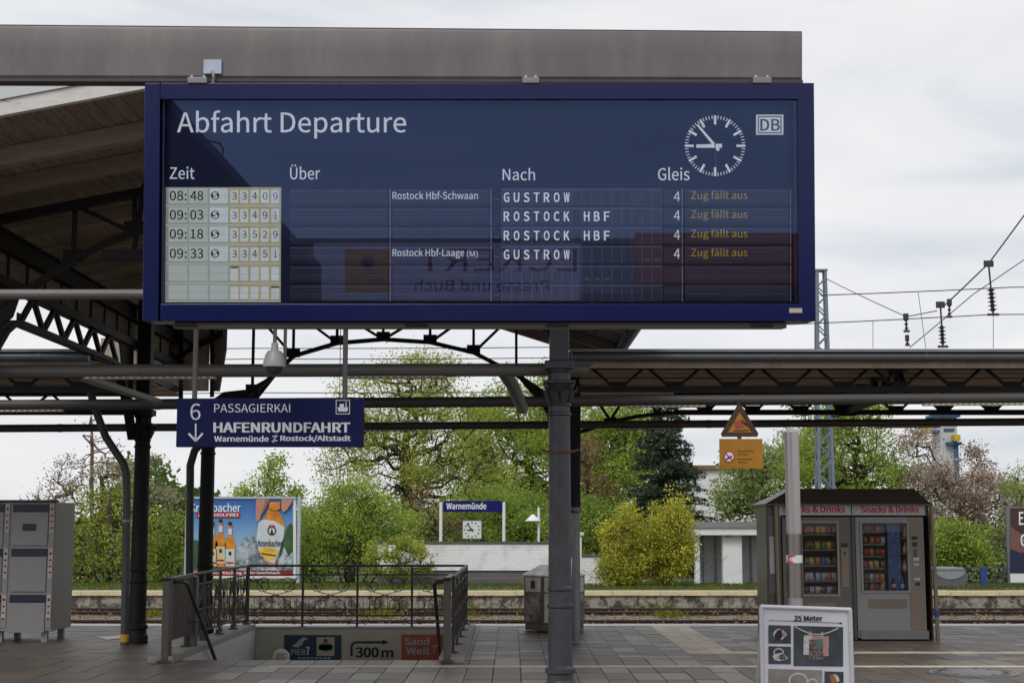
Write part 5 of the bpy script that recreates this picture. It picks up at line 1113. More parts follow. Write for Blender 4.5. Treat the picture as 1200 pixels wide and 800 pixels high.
m_ink2 = M('black_print',(0.012,0.012,0.02),0.6,bump=0); m_slate = M('slate_photo_ground',(0.045,0.062,0.078),0.5,0,0.5,5,0,col2=(0.022,0.03,0.042),thr=(0.4,0.7)); m_silver = M('silver_print',(0.52,0.50,0.48),0.4,0,0.4,60,bump=0); m_silver2 = M('tarnished_silver_print',(0.17,0.145,0.13),0.5,0,0.6,120,bump=0,col2=(0.05,0.04,0.045),thr=(0.45,0.55)); m_copper = M('copper_print',(0.38,0.25,0.21),0.5,0,0.2,40,bump=0); m_warm = M('warm_grey_photo_ground',(0.24,0.225,0.205),0.5,0,0.3,5,bump=0)
letter('lettering','25 Meter',fa,930.5,964,720.5,727.5,m_ink2,t,1,0.04)
flat('arrow',strip([(901,726.3),(987,729.7)],0.6)+[[(984,728.3),(987.6,729.8),(984,731)]],fa,m_ink2,t,1)
def ph(x0,x1,y0,y1,m=m_slate): return flat('photo',[[(x0,y0),(x1,y0+(x1-x0)*0.028),(x1,y1+(x1-x0)*0.012),(x0,y1)]],fa,m,t,1)
p1 = ph(900.5,926.8,731.8,753.3); p2 = ph(900.5,926.8,756.5,777.3); p3 = ph(930,988,732.6,779.6); p4 = ph(900.5,963.5,783,818,m_warm); p5 = ph(966.2,988.5,786,818)
flat('ring',[ell(913,743,7,6.6),],fa,m_silver,p1,2); flat('stone',[[(907,745),(911,738),(916,737),(917,745),(914,750),(909,749)]],fa,m_ink2,p1,3); flat('stone_light',[[(915.5,742),(920,739),(923,743),(919,747)]],fa,m_copper,p1,3)
ring_ = lambda cx,cy,rx,ry,w_,a0=0,a1=6.283: strip([(cx+rx*math.cos(a0+(a1-a0)*k/20),cy+ry*math.sin(a0+(a1-a0)*k/20)) for k in range(21)],w_)
flat('ring',ring_(912.5,764,5.5,4.6,1.6),fa,m_silver,p2,2); flat('stone',[[(905,768),(911,765),(917,764),(924,771),(914,774),(908,773)]],fa,m_silver,p2,3); flat('stone_dark',[[(912,768),(918,765),(922,771),(914,773)]],fa,m_silver2,p2,4)
flat('necklace',strip([(931.5,733.5)]+[(931.5+ (983-931.5)*k/12, 733.5+8.5*math.sin(math.pi*k/12)+ (1.6*k/12)) for k in range(1,13)],1.3),fa,m_silver,p3,2)
flat('pendant_plate',[[(942,744),(952,743.5),(952,767),(941.5,766.5)]],fa,m_silver,p3,3); flat('pendant_plate',[[(952,744),(971.5,745),(971,768),(955,769)]],fa,m_copper,p3,3)
flat('pendant_stone',[[(948.5,749),(964,748.5),(965,772.5),(947.5,773)]],fa,m_silver2,p3,4); flat('pendant_stone',[[(956,750),(961,749),(964,756),(960,762),(957,757)]],fa,M('teal_print',(0.10,0.16,0.18),0.5,bump=0),p3,5)
flat('loop',ring_(949.5,743,1.2,3.6,0.8)+ring_(963.5,743.6,1.2,3.6,0.8),fa,m_silver,p3,5)
flat('bracelet',ring_(935.5,797,10.5,8.5,2.2,2.6,6.9)+ring_(952,799,5,4,2.0),fa,m_silver,p4,2); flat('stone',[[(974,799),(972,791),(977,789),(980,795),(979,801)]],fa,M('amber_print',(0.40,0.10,0.03),0.5,bump=0),p5,2); flat('stone',[[(977,789),(982,791),(984,797),(981,799),(979,794)]],fa,m_silver,p5,3)
# ================================================================== OPPOSITE SIDE
YW2 = 42.0
m_brickw = bpy.data.materials.new('white_painted_brick'); m_brickw.use_nodes = True
nt = m_brickw.node_tree; b = nt.nodes['Principled BSDF']; br = nt.nodes.new('ShaderNodeTexBrick'); tcn = nt.nodes.new('ShaderNodeTexCoord'); sx = nt.nodes.new('ShaderNodeSeparateXYZ'); cx_ = nt.nodes.new('ShaderNodeCombineXYZ')
nt.links.new(tcn.outputs['Object'], sx.inputs[0]); nt.links.new(sx.outputs[0], cx_.inputs[0]); nt.links.new(sx.outputs[2], cx_.inputs[1]); nt.links.new(cx_.outputs[0], br.inputs['Vector'])
br.inputs['Color1'].default_value = (0.82,0.82,0.84,1); br.inputs['Color2'].default_value = (0.79,0.79,0.82,1); br.inputs['Mortar'].default_value = (0.75,0.75,0.78,1); br.inputs['Scale'].default_value = 1; br.inputs['Brick Width'].default_value = 0.25; br.inputs['Row Height'].default_value = 0.083; br.inputs['Mortar Size'].default_value = 0.012; br.inputs['Bias'].default_value = -0.3
nn = nt.nodes.new('ShaderNodeTexNoise'); nn.inputs['Scale'].default_value = 2.2; nn.inputs['Detail'].default_value = 8; nt.links.new(tcn.outputs['Object'], nn.inputs['Vector'])
mm = nt.nodes.new('ShaderNodeMix'); mm.data_type = 'RGBA'; mm.blend_type = 'MULTIPLY'; mm.inputs['B'].default_value = (0.74,0.74,0.72,1); rr_ = nt.nodes.new('ShaderNodeMapRange'); rr_.inputs[1].default_value = 0.5; rr_.inputs[2].default_value = 0.7
nt.links.new(nn.outputs['Fac'], rr_.inputs[0]); nt.links.new(rr_.outputs[0], mm.inputs['Factor']); nt.links.new(br.outputs['Color'], mm.inputs['A']); nt.links.new(mm.outputs['Result'], b.inputs['Base Color']); b.inputs['Roughness'].default_value = 0.8
bpn = nt.nodes.new('ShaderNodeBump'); bpn.inputs['Strength'].default_value = 0.5; bpn.inputs['Distance'].default_value = 0.01; nt.links.new(br.outputs['Fac'], bpn.inputs['Height']); bpn.invert = True; nt.links.new(bpn.outputs[0], b.inputs['Normal'])
t = thing('brick_wall', 'low white painted brick wall under the Warnemünde station sign', 'wall', P(580,690,YW2))
a = P(442,668,YW2); b = P(656,637,YW2); mb = MB(); mb.box(a.x,b.x,YW2,YW2+0.3,a.z,b.z); build('wall_face', mb, m_brickw, t, smooth=False)
mb = MB(); mb.box(a.x-0.03,b.x+0.03,YW2-0.03,YW2+0.34,b.z+0.002,b.z+0.06); build('coping', mb, M('dark_coping',(0.09,0.085,0.08),0.8), t)
mb = MB(); mb.box(a.x,b.x,YW2+0.05,YW2+0.3,-0.4,a.z-0.002); build('wall_base', mb, M('grey_wall_base',(0.13,0.13,0.13),0.85,0,0.2,2,0.2), t)
mb = MB(); q = P(500,678,YW2-0.4); r_ = P(656,678,YW2-0.4); mb.bar(q, r_, 0.35, 0.06); build('bench_plank', mb, M('grey_brown_plank',(0.12,0.11,0.10),0.8), t)
t = thing('brick_wall', 'short white wall with dark coping behind the litter bin', 'wall', P(690,690,YW2+1))
a = P(652,690,YW2+1); b = P(720,652,YW2+1); mb = MB(); mb.box(a.x,b.x,YW2+1,YW2+1.3,a.z-0.2,b.z); build('wall_face', mb, m_brickw, t, smooth=False)
mb = MB(); mb.box(a.x-0.03,b.x+0.03,YW2+0.97,YW2+1.34,b.z+0.002,b.z+0.06); build('coping', mb, M('dark_coping',(0.09,0.085,0.08),0.8), t)
t = thing('station_sign', 'blue station name sign reading Warnemünde on two white posts', 'sign', P(553,637,YW2+0.15))
a = P(519.5,599.5,YW2+.12); b = P(588.5,586.5,YW2+.12); mb = MB(); mb.box(a.x,b.x,YW2+.12,YW2+.2,a.z,b.z); build('panel', mb, M('station_blue',(0.008,0.012,0.13),0.5,bump=0,spec=0.15), t)
for px in (516.5,590.5): q = P(px,634,YW2+.15); mb = MB(); mb.tube([(q.x,YW2+.15,q.z),(q.x,YW2+.15,P(px,588,YW2+.15).z)],0.045,10); build('post', mb, m_white, t)
letter('lettering','Warnemünde',lambda x,y,l: P(x,y,YW2+.115),523,570,588.3,596.5,m_white,t,0,0.03)
t = thing('station_clock', 'square white station clock on the wall under the Warnemünde sign', 'clock', P(553,633,YW2+.1))
a = P(541.5,631.5,YW2+.1); b = P(565,609,YW2+.1); mb = MB(); mb.box(a.x,b.x,YW2+.1,YW2+.25,a.z,b.z); build('case', mb, m_galv, t)
def fc(x,y,l=0): return P(x,y,YW2+.1-0.006*l)
dl = flat('dial',[R4(542.6,563.9,610.1,630.4)],fc,M('clock_dial_white',(0.62,0.68,0.66),0.5,bump=0),t,1)
for k in range(12): an = k*math.pi/6; flat('hour_mark',strip([(553.2+7.6*math.sin(an),620.3-7.6*math.cos(an)),(553.2+9.4*math.sin(an),620.3-9.4*math.cos(an))],1.3),fc,m_ink2,dl,2)
flat('hour_hand',strip([(555,620.3),(547.5,620.7)],1.6),fc,m_ink2,dl,3); flat('minute_hand',strip([(554.5,622),(547.3,613)],1.2),fc,m_ink2,dl,4)
t = thing('platform_lamp', 'white post with a triangular white lamp hood behind the wall', 'lamp', P(631,634,44)); mb = MB(); q = P(631.3,634,44)
mb.tube([(q.x,44,q.z-0.8),(q.x,44,P(631,594,44).z)],0.035,8); build('post', mb, m_white, t)
mb = MB(); c = P(624.5,610,44); mb.lathe(c, [(0.24,0),(0.20,0.03),(0.03,0.19)], 14); build('hood', mb, m_white, t)
t = thing('meter_box', 'narrow white service box with a cap right of the centre column', 'box', P(678,690,41)); a = P(675.8,690,41); b = P(681.5,627,41); mb = MB(); mb.box(a.x,b.x,41,41.15,a.z-0.1,b.z); build('body', mb, m_white, t)
mb = MB(); mb.box(a.x-0.06,b.x+0.06,40.95,41.2,b.z+0.001,b.z+0.09); build('cap', mb, m_fascia, t)
t = thing('bus_stop_sign', 'small blue and white sign behind the yellow bush', 'sign', P(709,640,52)); a = P(703,640,52); b = P(716,627,52); mb = MB(); mb.box(a.x,b.x,52,52.05,a.z,b.z); build('panel', mb, m_blue, t)
flat('ring_mark',ring_(710,633.5,3,3.4,1.4),lambda x,y,l: P(x,y,51.99),m_txtw,t,0); mb = MB(); q = P(709,640,52); mb.tube([(q.x,52.06,-0.6),(q.x,52.06,q.z)],0.03,8); build('post', mb, m_galv, t)
# white shelter building
YB_ = 44.0
t = thing('white_shelter', 'white flat roofed shelter with open bays behind the yellow bush', 'building', P(858,690,YB_))
a = P(812,622.5,YB_); b = P(905,613,YB_); mb = MB(); mb.box(a.x-0.1,b.x+0.4,YB_-0.3,YB_+3.5,P(812,618,YB_).z,b.z+0.05); build('roof', mb, M('roof_felt',(0.21,0.21,0.21),0.8,0,0.2,2,0.3), t)
mb = MB(); mb.box(a.x,b.x+0.4,YB_-0.24,YB_+3.4,P(812,626.5,YB_).z,P(812,618,YB_).z-0.003); build('fascia', mb, m_white, t)
for px0, px1 in ((815.5,819.5),(848,869),(895.5,900)):
    p = P(px0,700,YB_); q = P(px1,626.5,YB_); mb = MB(); mb.box(p.x,q.x,YB_,YB_+0.3,p.z-0.8,q.z-0.004); build('pillar', mb, m_wall, t)
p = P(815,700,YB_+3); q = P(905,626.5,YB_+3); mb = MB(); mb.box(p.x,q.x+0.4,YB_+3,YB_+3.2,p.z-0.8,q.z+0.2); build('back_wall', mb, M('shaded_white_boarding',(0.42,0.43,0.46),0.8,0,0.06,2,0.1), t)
for px in (823,838,880,891): p = P(px,700,YB_+2.98); q = P(px+0.8,628,YB_+2.98); mb = MB(); mb.box(p.x,q.x,YB_+2.97,YB_+2.99,p.z-.8,q.z); build('board_seam', mb, m_galv, t)
for px in (822,853,888): q = P(px,627.8,YB_-0.2); mb = MB(); mb.box(q.x,q.x+0.12,YB_-0.2,YB_+0.2,q.z,P(px,626.8,YB_).z-0.004); build('rafter_end', mb, M('rafter_brown',(0.10,0.05,0.03),0.7), t)
t = thing('white_building', 'tall white building wall with a brown roof edge behind the spruce', 'building', P(830,610,75)); a = P(812,640,75); b = P(905,550,75)
mb = MB(); mb.box(a.x,b.x,75,83,-1.2,b.z); build('wall', mb, m_wall, t); mb = MB(); mb.box(a.x-0.2,b.x+0.2,74.8,83.2,b.z+0.01,P(830,545,75).z); build('roof_edge', mb, M('brown_roof_edge',(0.20,0.13,0.075),0.8,0,0.2,1), t)
# beer billboard
YBb = 46.0
t = thing('beer_billboard', 'large beer advertising billboard with a hand lifting a bottle out of splashing water', 'billboard', P(284,690,YBb))
m_bframe = M('billboard_frame', (0.42,0.49,0.55), 0.4, 0.2, 0.05)
def fbb(px, py, l=0): return P(px,py,YBb-0.012*l)
a = P(222,677.5,YBb); b = P(347,582,YBb); mb = MB(); mb.box(a.x,b.x,YBb+0.001,YBb+0.12,a.z,b.z); build('back', mb, m_bframe, t)
for x0_,x1_,yb_ in ((215.5,222,684),(347,353,692)):
    p = P(x0_,yb_,YBb); q = P(x1_,581.5,YBb); mb = MB(); mb.box(p.x,q.x,YBb-0.05,YBb+0.16,p.z-0.2,q.z); build('post', mb, m_bframe, t, bevel=0.01)
p = P(222,584,YBb); q = P(347,581.5,YBb); mb = MB(); mb.box(p.x,q.x,YBb-0.05,YBb+0.14,p.z,q.z); build('top_frame', mb, m_bframe, t)
def grad(name, stops, z0, z1, noise=0.0):
    m = bpy.data.materials.new(name); m.use_nodes = True; nt = m.node_tree; b = nt.nodes['Principled BSDF']; tcn = nt.nodes.new('ShaderNodeTexCoord'); s_ = nt.nodes.new('ShaderNodeSeparateXYZ'); r_ = nt.nodes.new('ShaderNodeMapRange'); c = nt.nodes.new('ShaderNodeValToRGB')
    r_.inputs[1].default_value = z0; r_.inputs[2].default_value = z1; nz = nt.nodes.new('ShaderNodeTexNoise'); nz.inputs['Scale'].default_value = 1.6; nz.inputs['Detail'].default_value = 5; ma = nt.nodes.new('ShaderNodeMath'); ma.operation = 'MULTIPLY_ADD'; ma.inputs[1].default_value = noise
    nt.links.new(tcn.outputs['Object'], s_.inputs[0]); nt.links.new(s_.outputs[2], r_.inputs[0]); nt.links.new(tcn.outputs['Object'], nz.inputs['Vector']); nt.links.new(nz.outputs['Fac'], ma.inputs[0]); nt.links.new(r_.outputs[0], ma.inputs[2]); nt.links.new(ma.outputs[0], c.inputs[0])
    e = c.color_ramp.elements; e[0].position = stops[0][0]; e[0].color = (*stops[0][1],1); e[1].position = stops[-1][0]; e[1].color = (*stops[-1][1],1)
    for p_, cc in stops[1:-1]: x = c.color_ramp.elements.new(p_); x.color = (*cc,1)
    nt.links.new(c.outputs[0], b.inputs['Base Color']); b.inputs['Roughness'].default_value = 0.45; return m
zo = P(284,690,YBb).z; z0 = P(284,666,YBb).z-zo; z1 = P(284,584,YBb).z-zo
m_psky = grad('poster_sky', [(0.0,(0.10,0.13,0.15)),(0.12,(0.06,0.12,0.16)),(0.2,(0.35,0.48,0.60)),(0.45,(0.24,0.42,0.62)),(0.8,(0.07,0.22,0.52)),(1.0,(0.025,0.12,0.40))], z0, z1, 0.12)
flat('poster_ground',[R4(222.5,343.5,584.5,668)],fbb,m_psky,t,0.3); flat('poster_margin',[R4(343.5,346.8,584,677),R4(222.5,343.5,674.5,677)],fbb,m_white,t,0.3)
flat('red_band',[R4(222.5,343.5,668,674.5)],fbb,M('poster_red',(0.33,0.01,0.025),0.45,bump=0),t,0.3)
flat('hill',[[(222.5,666),(222.5,634),(230,632),(240,640),(250,648),(262,655),(275,661),(285,667)],[(326,667),(328,640),(333,630),(337,616),(341,612),(343.4,616),(343.4,667)]],fbb,M('poster_hill',(0.03,0.09,0.035),0.5,0,0.5,2,bump=0),t,1)
m_amb = M('poster_amber',(0.60,0.24,0.015),0.4,0,0.35,2.5,bump=0,col2=(0.42,0.10,0.01),thr=(0.5,0.7)); m_fl = M('poster_flesh',(0.48,0.23,0.16),0.5,0,0.1,3,bump=0); m_flsh = M('poster_flesh_dark',(0.30,0.12,0.075),0.5,bump=0); m_blab = M('poster_label',(0.55,0.60,0.64),0.4,0,0.1,6,bump=0); m_ylab = M('poster_yellow',(0.70,0.52,0.04),0.5,bump=0)
m_spl = M('poster_splash',(0.38,0.44,0.48),0.4,0,0.6,3.0,bump=0,col2=(0.10,0.14,0.17),thr=(0.47,0.54))
flat('splash',[[(283,667),(279,655),(281,648),(278,640),(284,636),(287,628),(292,632),(297,627),(302,636),(309,642),(308,667)],[(325,667),(327,655),(331,648),(333,640),(338,651),(343.4,646),(343.4,667)]],fbb,m_spl,t,2)
flat('water',[[(268,668),(275,661),(290,663),(310,661),(330,663),(343.4,658),(343.4,668)]],fbb,m_spl,t,2.3)
flat('droplet',[ell(random.uniform(277,300),random.uniform(624,645),0.7,0.7,6) for _ in range(22)],fbb,m_blab,t,2.5)
flat('bottle_body',[[(315,595),(324.5,596),(330,604),(335,618),(331,632),(325,652),(323,661),(316,662),(310,657),(305,646),(302,626),(307,614),(311,604)]],fbb,m_amb,t,3)
flat('bottle_label',[[(303,611),(309,608),(322,610),(333.5,617),(332,630),(326,650),(321,660),(311,656),(303,645),(300.5,630)]],fbb,m_blab,t,4)
flat('yellow_field',[[(303.5,643.5),(313,640),(326,644),(324,652),(317,656),(306,651)]],fbb,m_ylab,t,5); flat('crest',[ring for ring in ring_(318.5,621.5,4.6,4.8,1.3)]+[[(316.5,626),(318.5,618),(320.5,626)]],fbb,m_ink2,t,5)
flat('crest_crown',[[(314.5,617),(316.5,614),(318.5,616),(320.5,614),(322.5,617)]],fbb,m_red,t,6)
letter('lettering','Krombacher',fbb,302.5,331,632,640,m_ink2,t,6,0.02); letter('lettering','Radler',fbb,309,322,640.5,645.5,m_ylab,t,6,0.03); flat('label_ribbon',[[(306,647),(323,649.5),(323,651.5),(306,649)]],fbb,m_red,t,6)
flat('finger',[[(300,584.5),(311,584.5),(309,594),(306,602),(304,609),(300.5,610.5),(299.5,603)]],fbb,m_fl,t,7); flat('finger',[[(311,584.5),(316,584.5),(313,592),(308.5,600),(306,603),(308,594)]],fbb,m_flsh,t,6.5)
flat('finger',[[(330,584.5),(343.4,584.5),(341,590),(336,597),(332,600),(329.5,595)]],fbb,m_fl,t,7); flat('bottle_neck',[[(315,595),(316,588),(328,588),(328,596),(322,598)]],fbb,m_amb,t,5.5)
letter('lettering','Krombacher',fbb,223.5,282,589,599.5,m_txtw,t,3,0.02); flat('red_tag',[R4(230,281.2,600,606)],fbb,m_red,t,3); letter('lettering','ALKOHOLFREI',fbb,232,279,601.2,604.8,m_txtw,t,4,0.03)
for cx, y0_, h_ in ((249,612,52),(258.5,609,55),(269.5,612,52)):
    s_ = h_/55; bp_ = flat('bottle',[[(cx-1.8,y0_+3),(cx+1.8,y0_+3),(cx+2.4,y0_+15*s_),(cx+4,y0_+20*s_),(cx+6.2,y0_+27*s_),(cx+6.4,y0_+52*s_),(cx+5.4,y0_+h_),(cx-5.4,y0_+h_),(cx-6.4,y0_+52*s_),(cx-6.2,y0_+27*s_),(cx-4,y0_+20*s_),(cx-2.4,y0_+15*s_)]],fbb,m_amb,t,3)
    flat('bottle_cap',[R4(cx-2,cx+2,y0_-1,y0_+3)],fbb,m_black,bp_,4); flat('neck_label',[R4(cx-2.3,cx+2.3,y0_+7,y0_+14)],fbb,m_blab,bp_,4); flat('front_label',[R4(cx-5.2,cx+5.2,y0_+31,y0_+51)],fbb,m_blab if cx > 265 else M('poster_cream_label',(0.62,0.52,0.30),0.5,bump=0),bp_,4)
    flat('label_mark',[R4(cx-4,cx+4,y0_+46,y0_+48)],fbb,m_red,bp_,5); flat('label_crest',[ell(cx,y0_+36,1.8,2.4,10)],fbb,m_ink2,bp_,5)
letter('lettering','Alkoholfreie Erfrischung. Voller Geschmack.',fbb,226,329,668.8,673.5,m_txtw,t,3,0.02)
# right poster
YR = 41.0
t = thing('poster_panel', 'dark advertising poster cut off by the right edge of the view', 'billboard', P(1195,690,YR)); pos_ = lambda x,y,l=0: P(x,y,YR-0.01*l)
a = P(1182,683.5,YR); b = P(1290,593,YR); mb = MB(); mb.box(a.x,b.x,YR,YR+0.1,a.z,b.z); build('frame', mb, m_galv, t)
mb = MB(); p = P(1184,697,YR); mb.box(p.x-0.02,p.x+0.06,YR+0.02,YR+0.1,p.z-0.2,a.z-0.002); build('leg', mb, m_galv, t); mb = MB(); p = P(1280,697,YR); mb.box(p.x-0.02,p.x+0.06,YR+0.02,YR+0.1,p.z-0.2,a.z-0.002); build('leg', mb, m_galv, t)
flat('poster_ground',[R4(1184,1288,595,645)],pos_,M('poster_dark_brown',(0.05,0.022,0.018),0.4,0,0.3,1,bump=0),t,1); flat('poster_flesh',[[(1184,616),(1196,625),(1215,640),(1200,648),(1184,643)]],pos_,M('poster_dull_pink',(0.17,0.075,0.06),0.4,bump=0),t,2)
flat('poster_lower',[[(1184,643),(1196,648),(1215,640),(1288,640),(1288,671),(1184,671)]],pos_,M('poster_navy',(0.008,0.018,0.05),0.4,bump=0),t,3); flat('poster_white',[R4(1184,1288,671,682)],pos_,m_white,t,1)
letter('lettering','E',pos_,1194,1199.5,599,615,m_txtw,t,3,0.03); letter('lettering','G',pos_,1196,1203,625,640,m_txtw,t,4,0.03)
# grit bin and blue fence
t = thing('grit_bin', 'rounded dark grey grit bin with pale lid beside the snack machines across the tracks', 'grit bin', P(1117,690,39.5)); Yg = 39.5
x0 = P(1090,690,Yg).x; x1 = P(1136,690,Yg).x; z0 = -0.02; z1 = P(1100,664.5,Yg).z
mb = MB(); pr = [(x0,z0),(x1-0.12,z0),(x1,z0+0.2),(x1-0.04,z1-0.16),(x1-0.1,z1-0.08),(x0,z1-0.08)]; mb.prism([(x,Yg,z) for x,z in pr],(0,0.7,0)); build('body', mb, M('grit_bin_grey',(0.10,0.105,0.115),0.6), t, bevel=0.03)
mb = MB(); mb.prism([(x,Yg-0.03,z) for x,z in ((x0,z1-0.078),(x1-0.08,z1-0.078),(x1-0.14,z1-0.01),(x1-0.2,z1),(x0,z1))],(0,0.76,0)); build('lid', mb, M('grit_lid',(0.24,0.25,0.27),0.5), t, bevel=0.015)
mb = MB(); mb.prism([P(1114+17*math.cos(a_),668.5+10*math.sin(a_),Yg-0.02) for a_ in [math.pi*k/14 for k in range(15)]],(0,0.012,0)); build('front_shield', mb, M('grit_lid',(0.24,0.25,0.27),0.5), t)
Yf_ = 40.2; m_bfen = M('blue_fence_paint',(0.02,0.05,0.22),0.5)
t = thing('blue_fence', 'thin blue fence with one broad blue post left of the dark poster', 'fence', P(1150,690,Yf_))
p = P(1130,665,Yf_); q = P(1183,665,Yf_); 
for dz in (0,): mb = MB(); mb.bar(p, q, 0.03, 0.03); build('rail', mb, m_bfen, t)
mb = MB(); mb.bar(P(1130,688,Yf_),P(1183,688,Yf_),0.02,0.02); build('rail', mb, m_bfen, t)
a = P(1149.5,690,Yf_); b = P(1155.5,664,Yf_); mb = MB(); mb.box(a.x,b.x,Yf_-0.03,Yf_+0.03,a.z,b.z); build('post', mb, m_bfen, t)
for k in range(17):
    xx = P(1131+3*k,688,Yf_); mb = MB(); mb.bar((xx.x,Yf_,P(0,689,Yf_).z),(xx.x,Yf_,P(0,665,Yf_).z),0.006,0.006); build('wire_bar', mb, m_bfen, t)
# ================================================================== CATENARY MAST, WIRES, INSULATORS
m_mast = M('mast_pale_blue_grey',(0.16,0.205,0.26),0.5,0.2,0.1); m_wire = M('wire_dark',(0.03,0.03,0.035),0.6); m_ins = M('insulator_brown',(0.045,0.018,0.022),0.25)
YM = 43.0; t = thing('catenary_mast', 'tall slender pale blue lattice mast behind the canopy', 'mast', P(967,690,YM))
zt_, zb_ = P(961,318,YM).z, -0.3; xt, xb_ = P(961.5,318,YM).x, P(969,690,YM).x; wt, wb = 0.235, 0.50
def mc(z, sx, sy): f = (z-zb_)/(zt_-zb_); h = (wb+(wt-wb)*f)/2; return Vector((xb_+(xt-xb_)*f+sx*h, YM+sy*h, z))
for sx in (-1,1):
    for sy in (-1,1): mb = MB(); mb.bar(mc(zb_,sx,sy), mc(zt_,sx,sy), 0.075, 0.075); build('leg', mb, m_mast, t)
z = zb_; i = 0
while z < zt_-0.4:
    f = (z-zb_)/(zt_-zb_); h = (wb+(wt-wb)*f)*1.05; s_ = 1 if i % 2 else -1
    mb = MB()
    for sy in (-1,1): mb.bar(mc(z,-s_,sy)+Vector((0,sy*0.03,0)), mc(min(z+h,zt_),s_,sy)+Vector((0,sy*0.03,0)), 0.03, 0.035)
    for sx in (-1,1): mb.bar(mc(z,sx,-s_), mc(min(z+h,zt_),sx,s_), 0.025, 0.025)
    build('lattice_bar', mb, m_mast, t); z += h; i += 1
mb = MB(); c = mc(zt_,0,0); mb.cbox(c+Vector((0,0,0.02)), (wt+0.12,wt+0.12,0.05)); build('cap', mb, m_mast, t)
def wire(label, pts, r=0.012):
    mb = MB(); out = []
    for a, b in zip(pts[:-1], pts[1:]):
        for k in range(6): f = k/6; p = a.lerp(b, f); out.append(p-Vector((0,0,0.015*(b-a).length*4*f*(1-f)*0.15)))
    out.append(pts[-1]); mb.tube(out, r, 5); solo('catenary_wire', mb, m_wire, label, 'overhead wire', 'overhead wires')
YV = 33.0; p = lambda x,y,Y=YV: P(x,y,Y)
wire('upper cross wire running right from the lattice mast', [p(961,346),p(1185,336.5),p(1500,333)])
wire('lower cross wire below the first, passing the insulators', [p(700,386),p(925,380),p(1095,372),p(1160,368.5),p(1500,364)])
wire('slack wire from the mast top down to the small hanging insulator', [P(967,326,YM),p(1062,371,36)])
wire('thin wire from the small insulator on to the tall one', [p(1062,371),p(1098,364)])
wire('thick wire rising steeply to the right edge past the long insulator', [p(1104,360),p(1112,353),p(1159,308),p(1215,232)],0.018)
wire('fine wire rising from the canopy roof to the right edge', [p(1066,407),p(1140,345),p(1215,294)])
wire('fine drop wire hanging from the upper cross wire', [p(1076,343),p(1085,408)],0.007); wire('fine drop wire hanging from the lower cross wire', [p(1023,376.5),p(1023,408)],0.007)
wire('fine drop wire under the long insulator', [p(1164,370),p(1164,408)],0.007)
for yy, w_ in ((407,'highest'),(419.5,'second'),(459,'lowest')): wire('thin horizontal wire behind the arched truss, %s of three' % w_, [p(-300,yy+3,30),p(300,yy+1,30),p(700,yy-1,30)], 0.010)
def insul(label, x0, y0, x1, y1, n, r, cap0=0.3, Y=YV):
    a, b = P(x0,y0,Y), P(x1,y1,Y); t = thing('insulator', label, 'insulator', a, 'insulators on the overhead wires'); d = (b-a)
    mb = MB(); mb.tube([a,b],0.02,6); build('rod', mb, m_wire, t)
    mb = MB(); m_ = 4*n; pts = []; rr = []
    for k in range(m_+1): pts.append(a+d*(cap0+(1-cap0-0.06)*k/m_)); rr.append(r if k % 4 == 2 else r*0.4)
    mb.tube(pts, rr, 10); build('sheds', mb, m_ins, t)
    mb = MB(); mb.cbox(a, (r*2.0,0.06,0.14)); build('clamp', mb, m_wire, t); mb = MB(); mb.cbox(b, (r*2.4,0.05,0.05)); build('clamp', mb, m_wire, t)
insul('long dark insulator hanging at the far right of the sky',1158.5,309,1164,368.5,6,0.105,0.48)
insul('dark insulator with a reddish top standing over the canopy roof',1102,357,1105,406,5,0.095,0.5)
insul('short insulator between the two long ones',1112.5,354,1112.5,371,3,0.05,0.1); insul('small insulator hanging at the end of the slack wire',1061.5,371,1062.5,388,3,0.055,0.1); insul('tiny insulator low over the canopy roof',1063,396,1063.5,404,2,0.04,0.1)
# ================================================================== SHIPYARD CRANE far away
YX = 160; t = thing('shipyard_crane', 'distant white crane tower with blue platforms and a yellow cabin', 'crane', P(1110,600,YX)); m_cb = M('crane_blue',(0.02,0.09,0.22),0.6); m_cw = M('crane_white',(0.50,0.52,0.55),0.6,0,0.1,0.5)
def xb(nm, m, x0, x1, y0, y1, d=1.5, dy=0): a = P(x0,y1,YX); b = P(x1,y0,YX); mb = MB(); mb.box(a.x,b.x,YX+dy,YX+dy+d,a.z,b.z); build(nm, mb, m, t)
xb('tower', m_cw, 1101,1121,488,600,2); xb('mast', m_cw, 1108,1113,478,487.5,1); xb('platform', m_cb, 1091,1123,486,489,3,-0.8); xb('platform', m_cb, 1108,1125,518,521.5,3,-0.8); xb('platform', m_cb, 1087,1100,504,507,2,-0.5); xb('window_band', m_cb, 1106,1118,502,505,0.1,-0.15); xb('cabin', M('crane_yellow',(0.55,0.36,0.02),0.6), 1114,1121,510,517,1.2,-1.4); xb('cabin', M('crane_yellow',(0.55,0.36,0.02),0.6), 1078,1085,500,508,1.2,-1.4); xb('ladder', m_cb, 1118.5,1121.5,522,560,0.3,-0.5)
for x0_ in (1092,1099,1106,1113,1120): xb('railing_post', m_cb, x0_,x0_+0.7,482.5,486,0.1,-0.7)
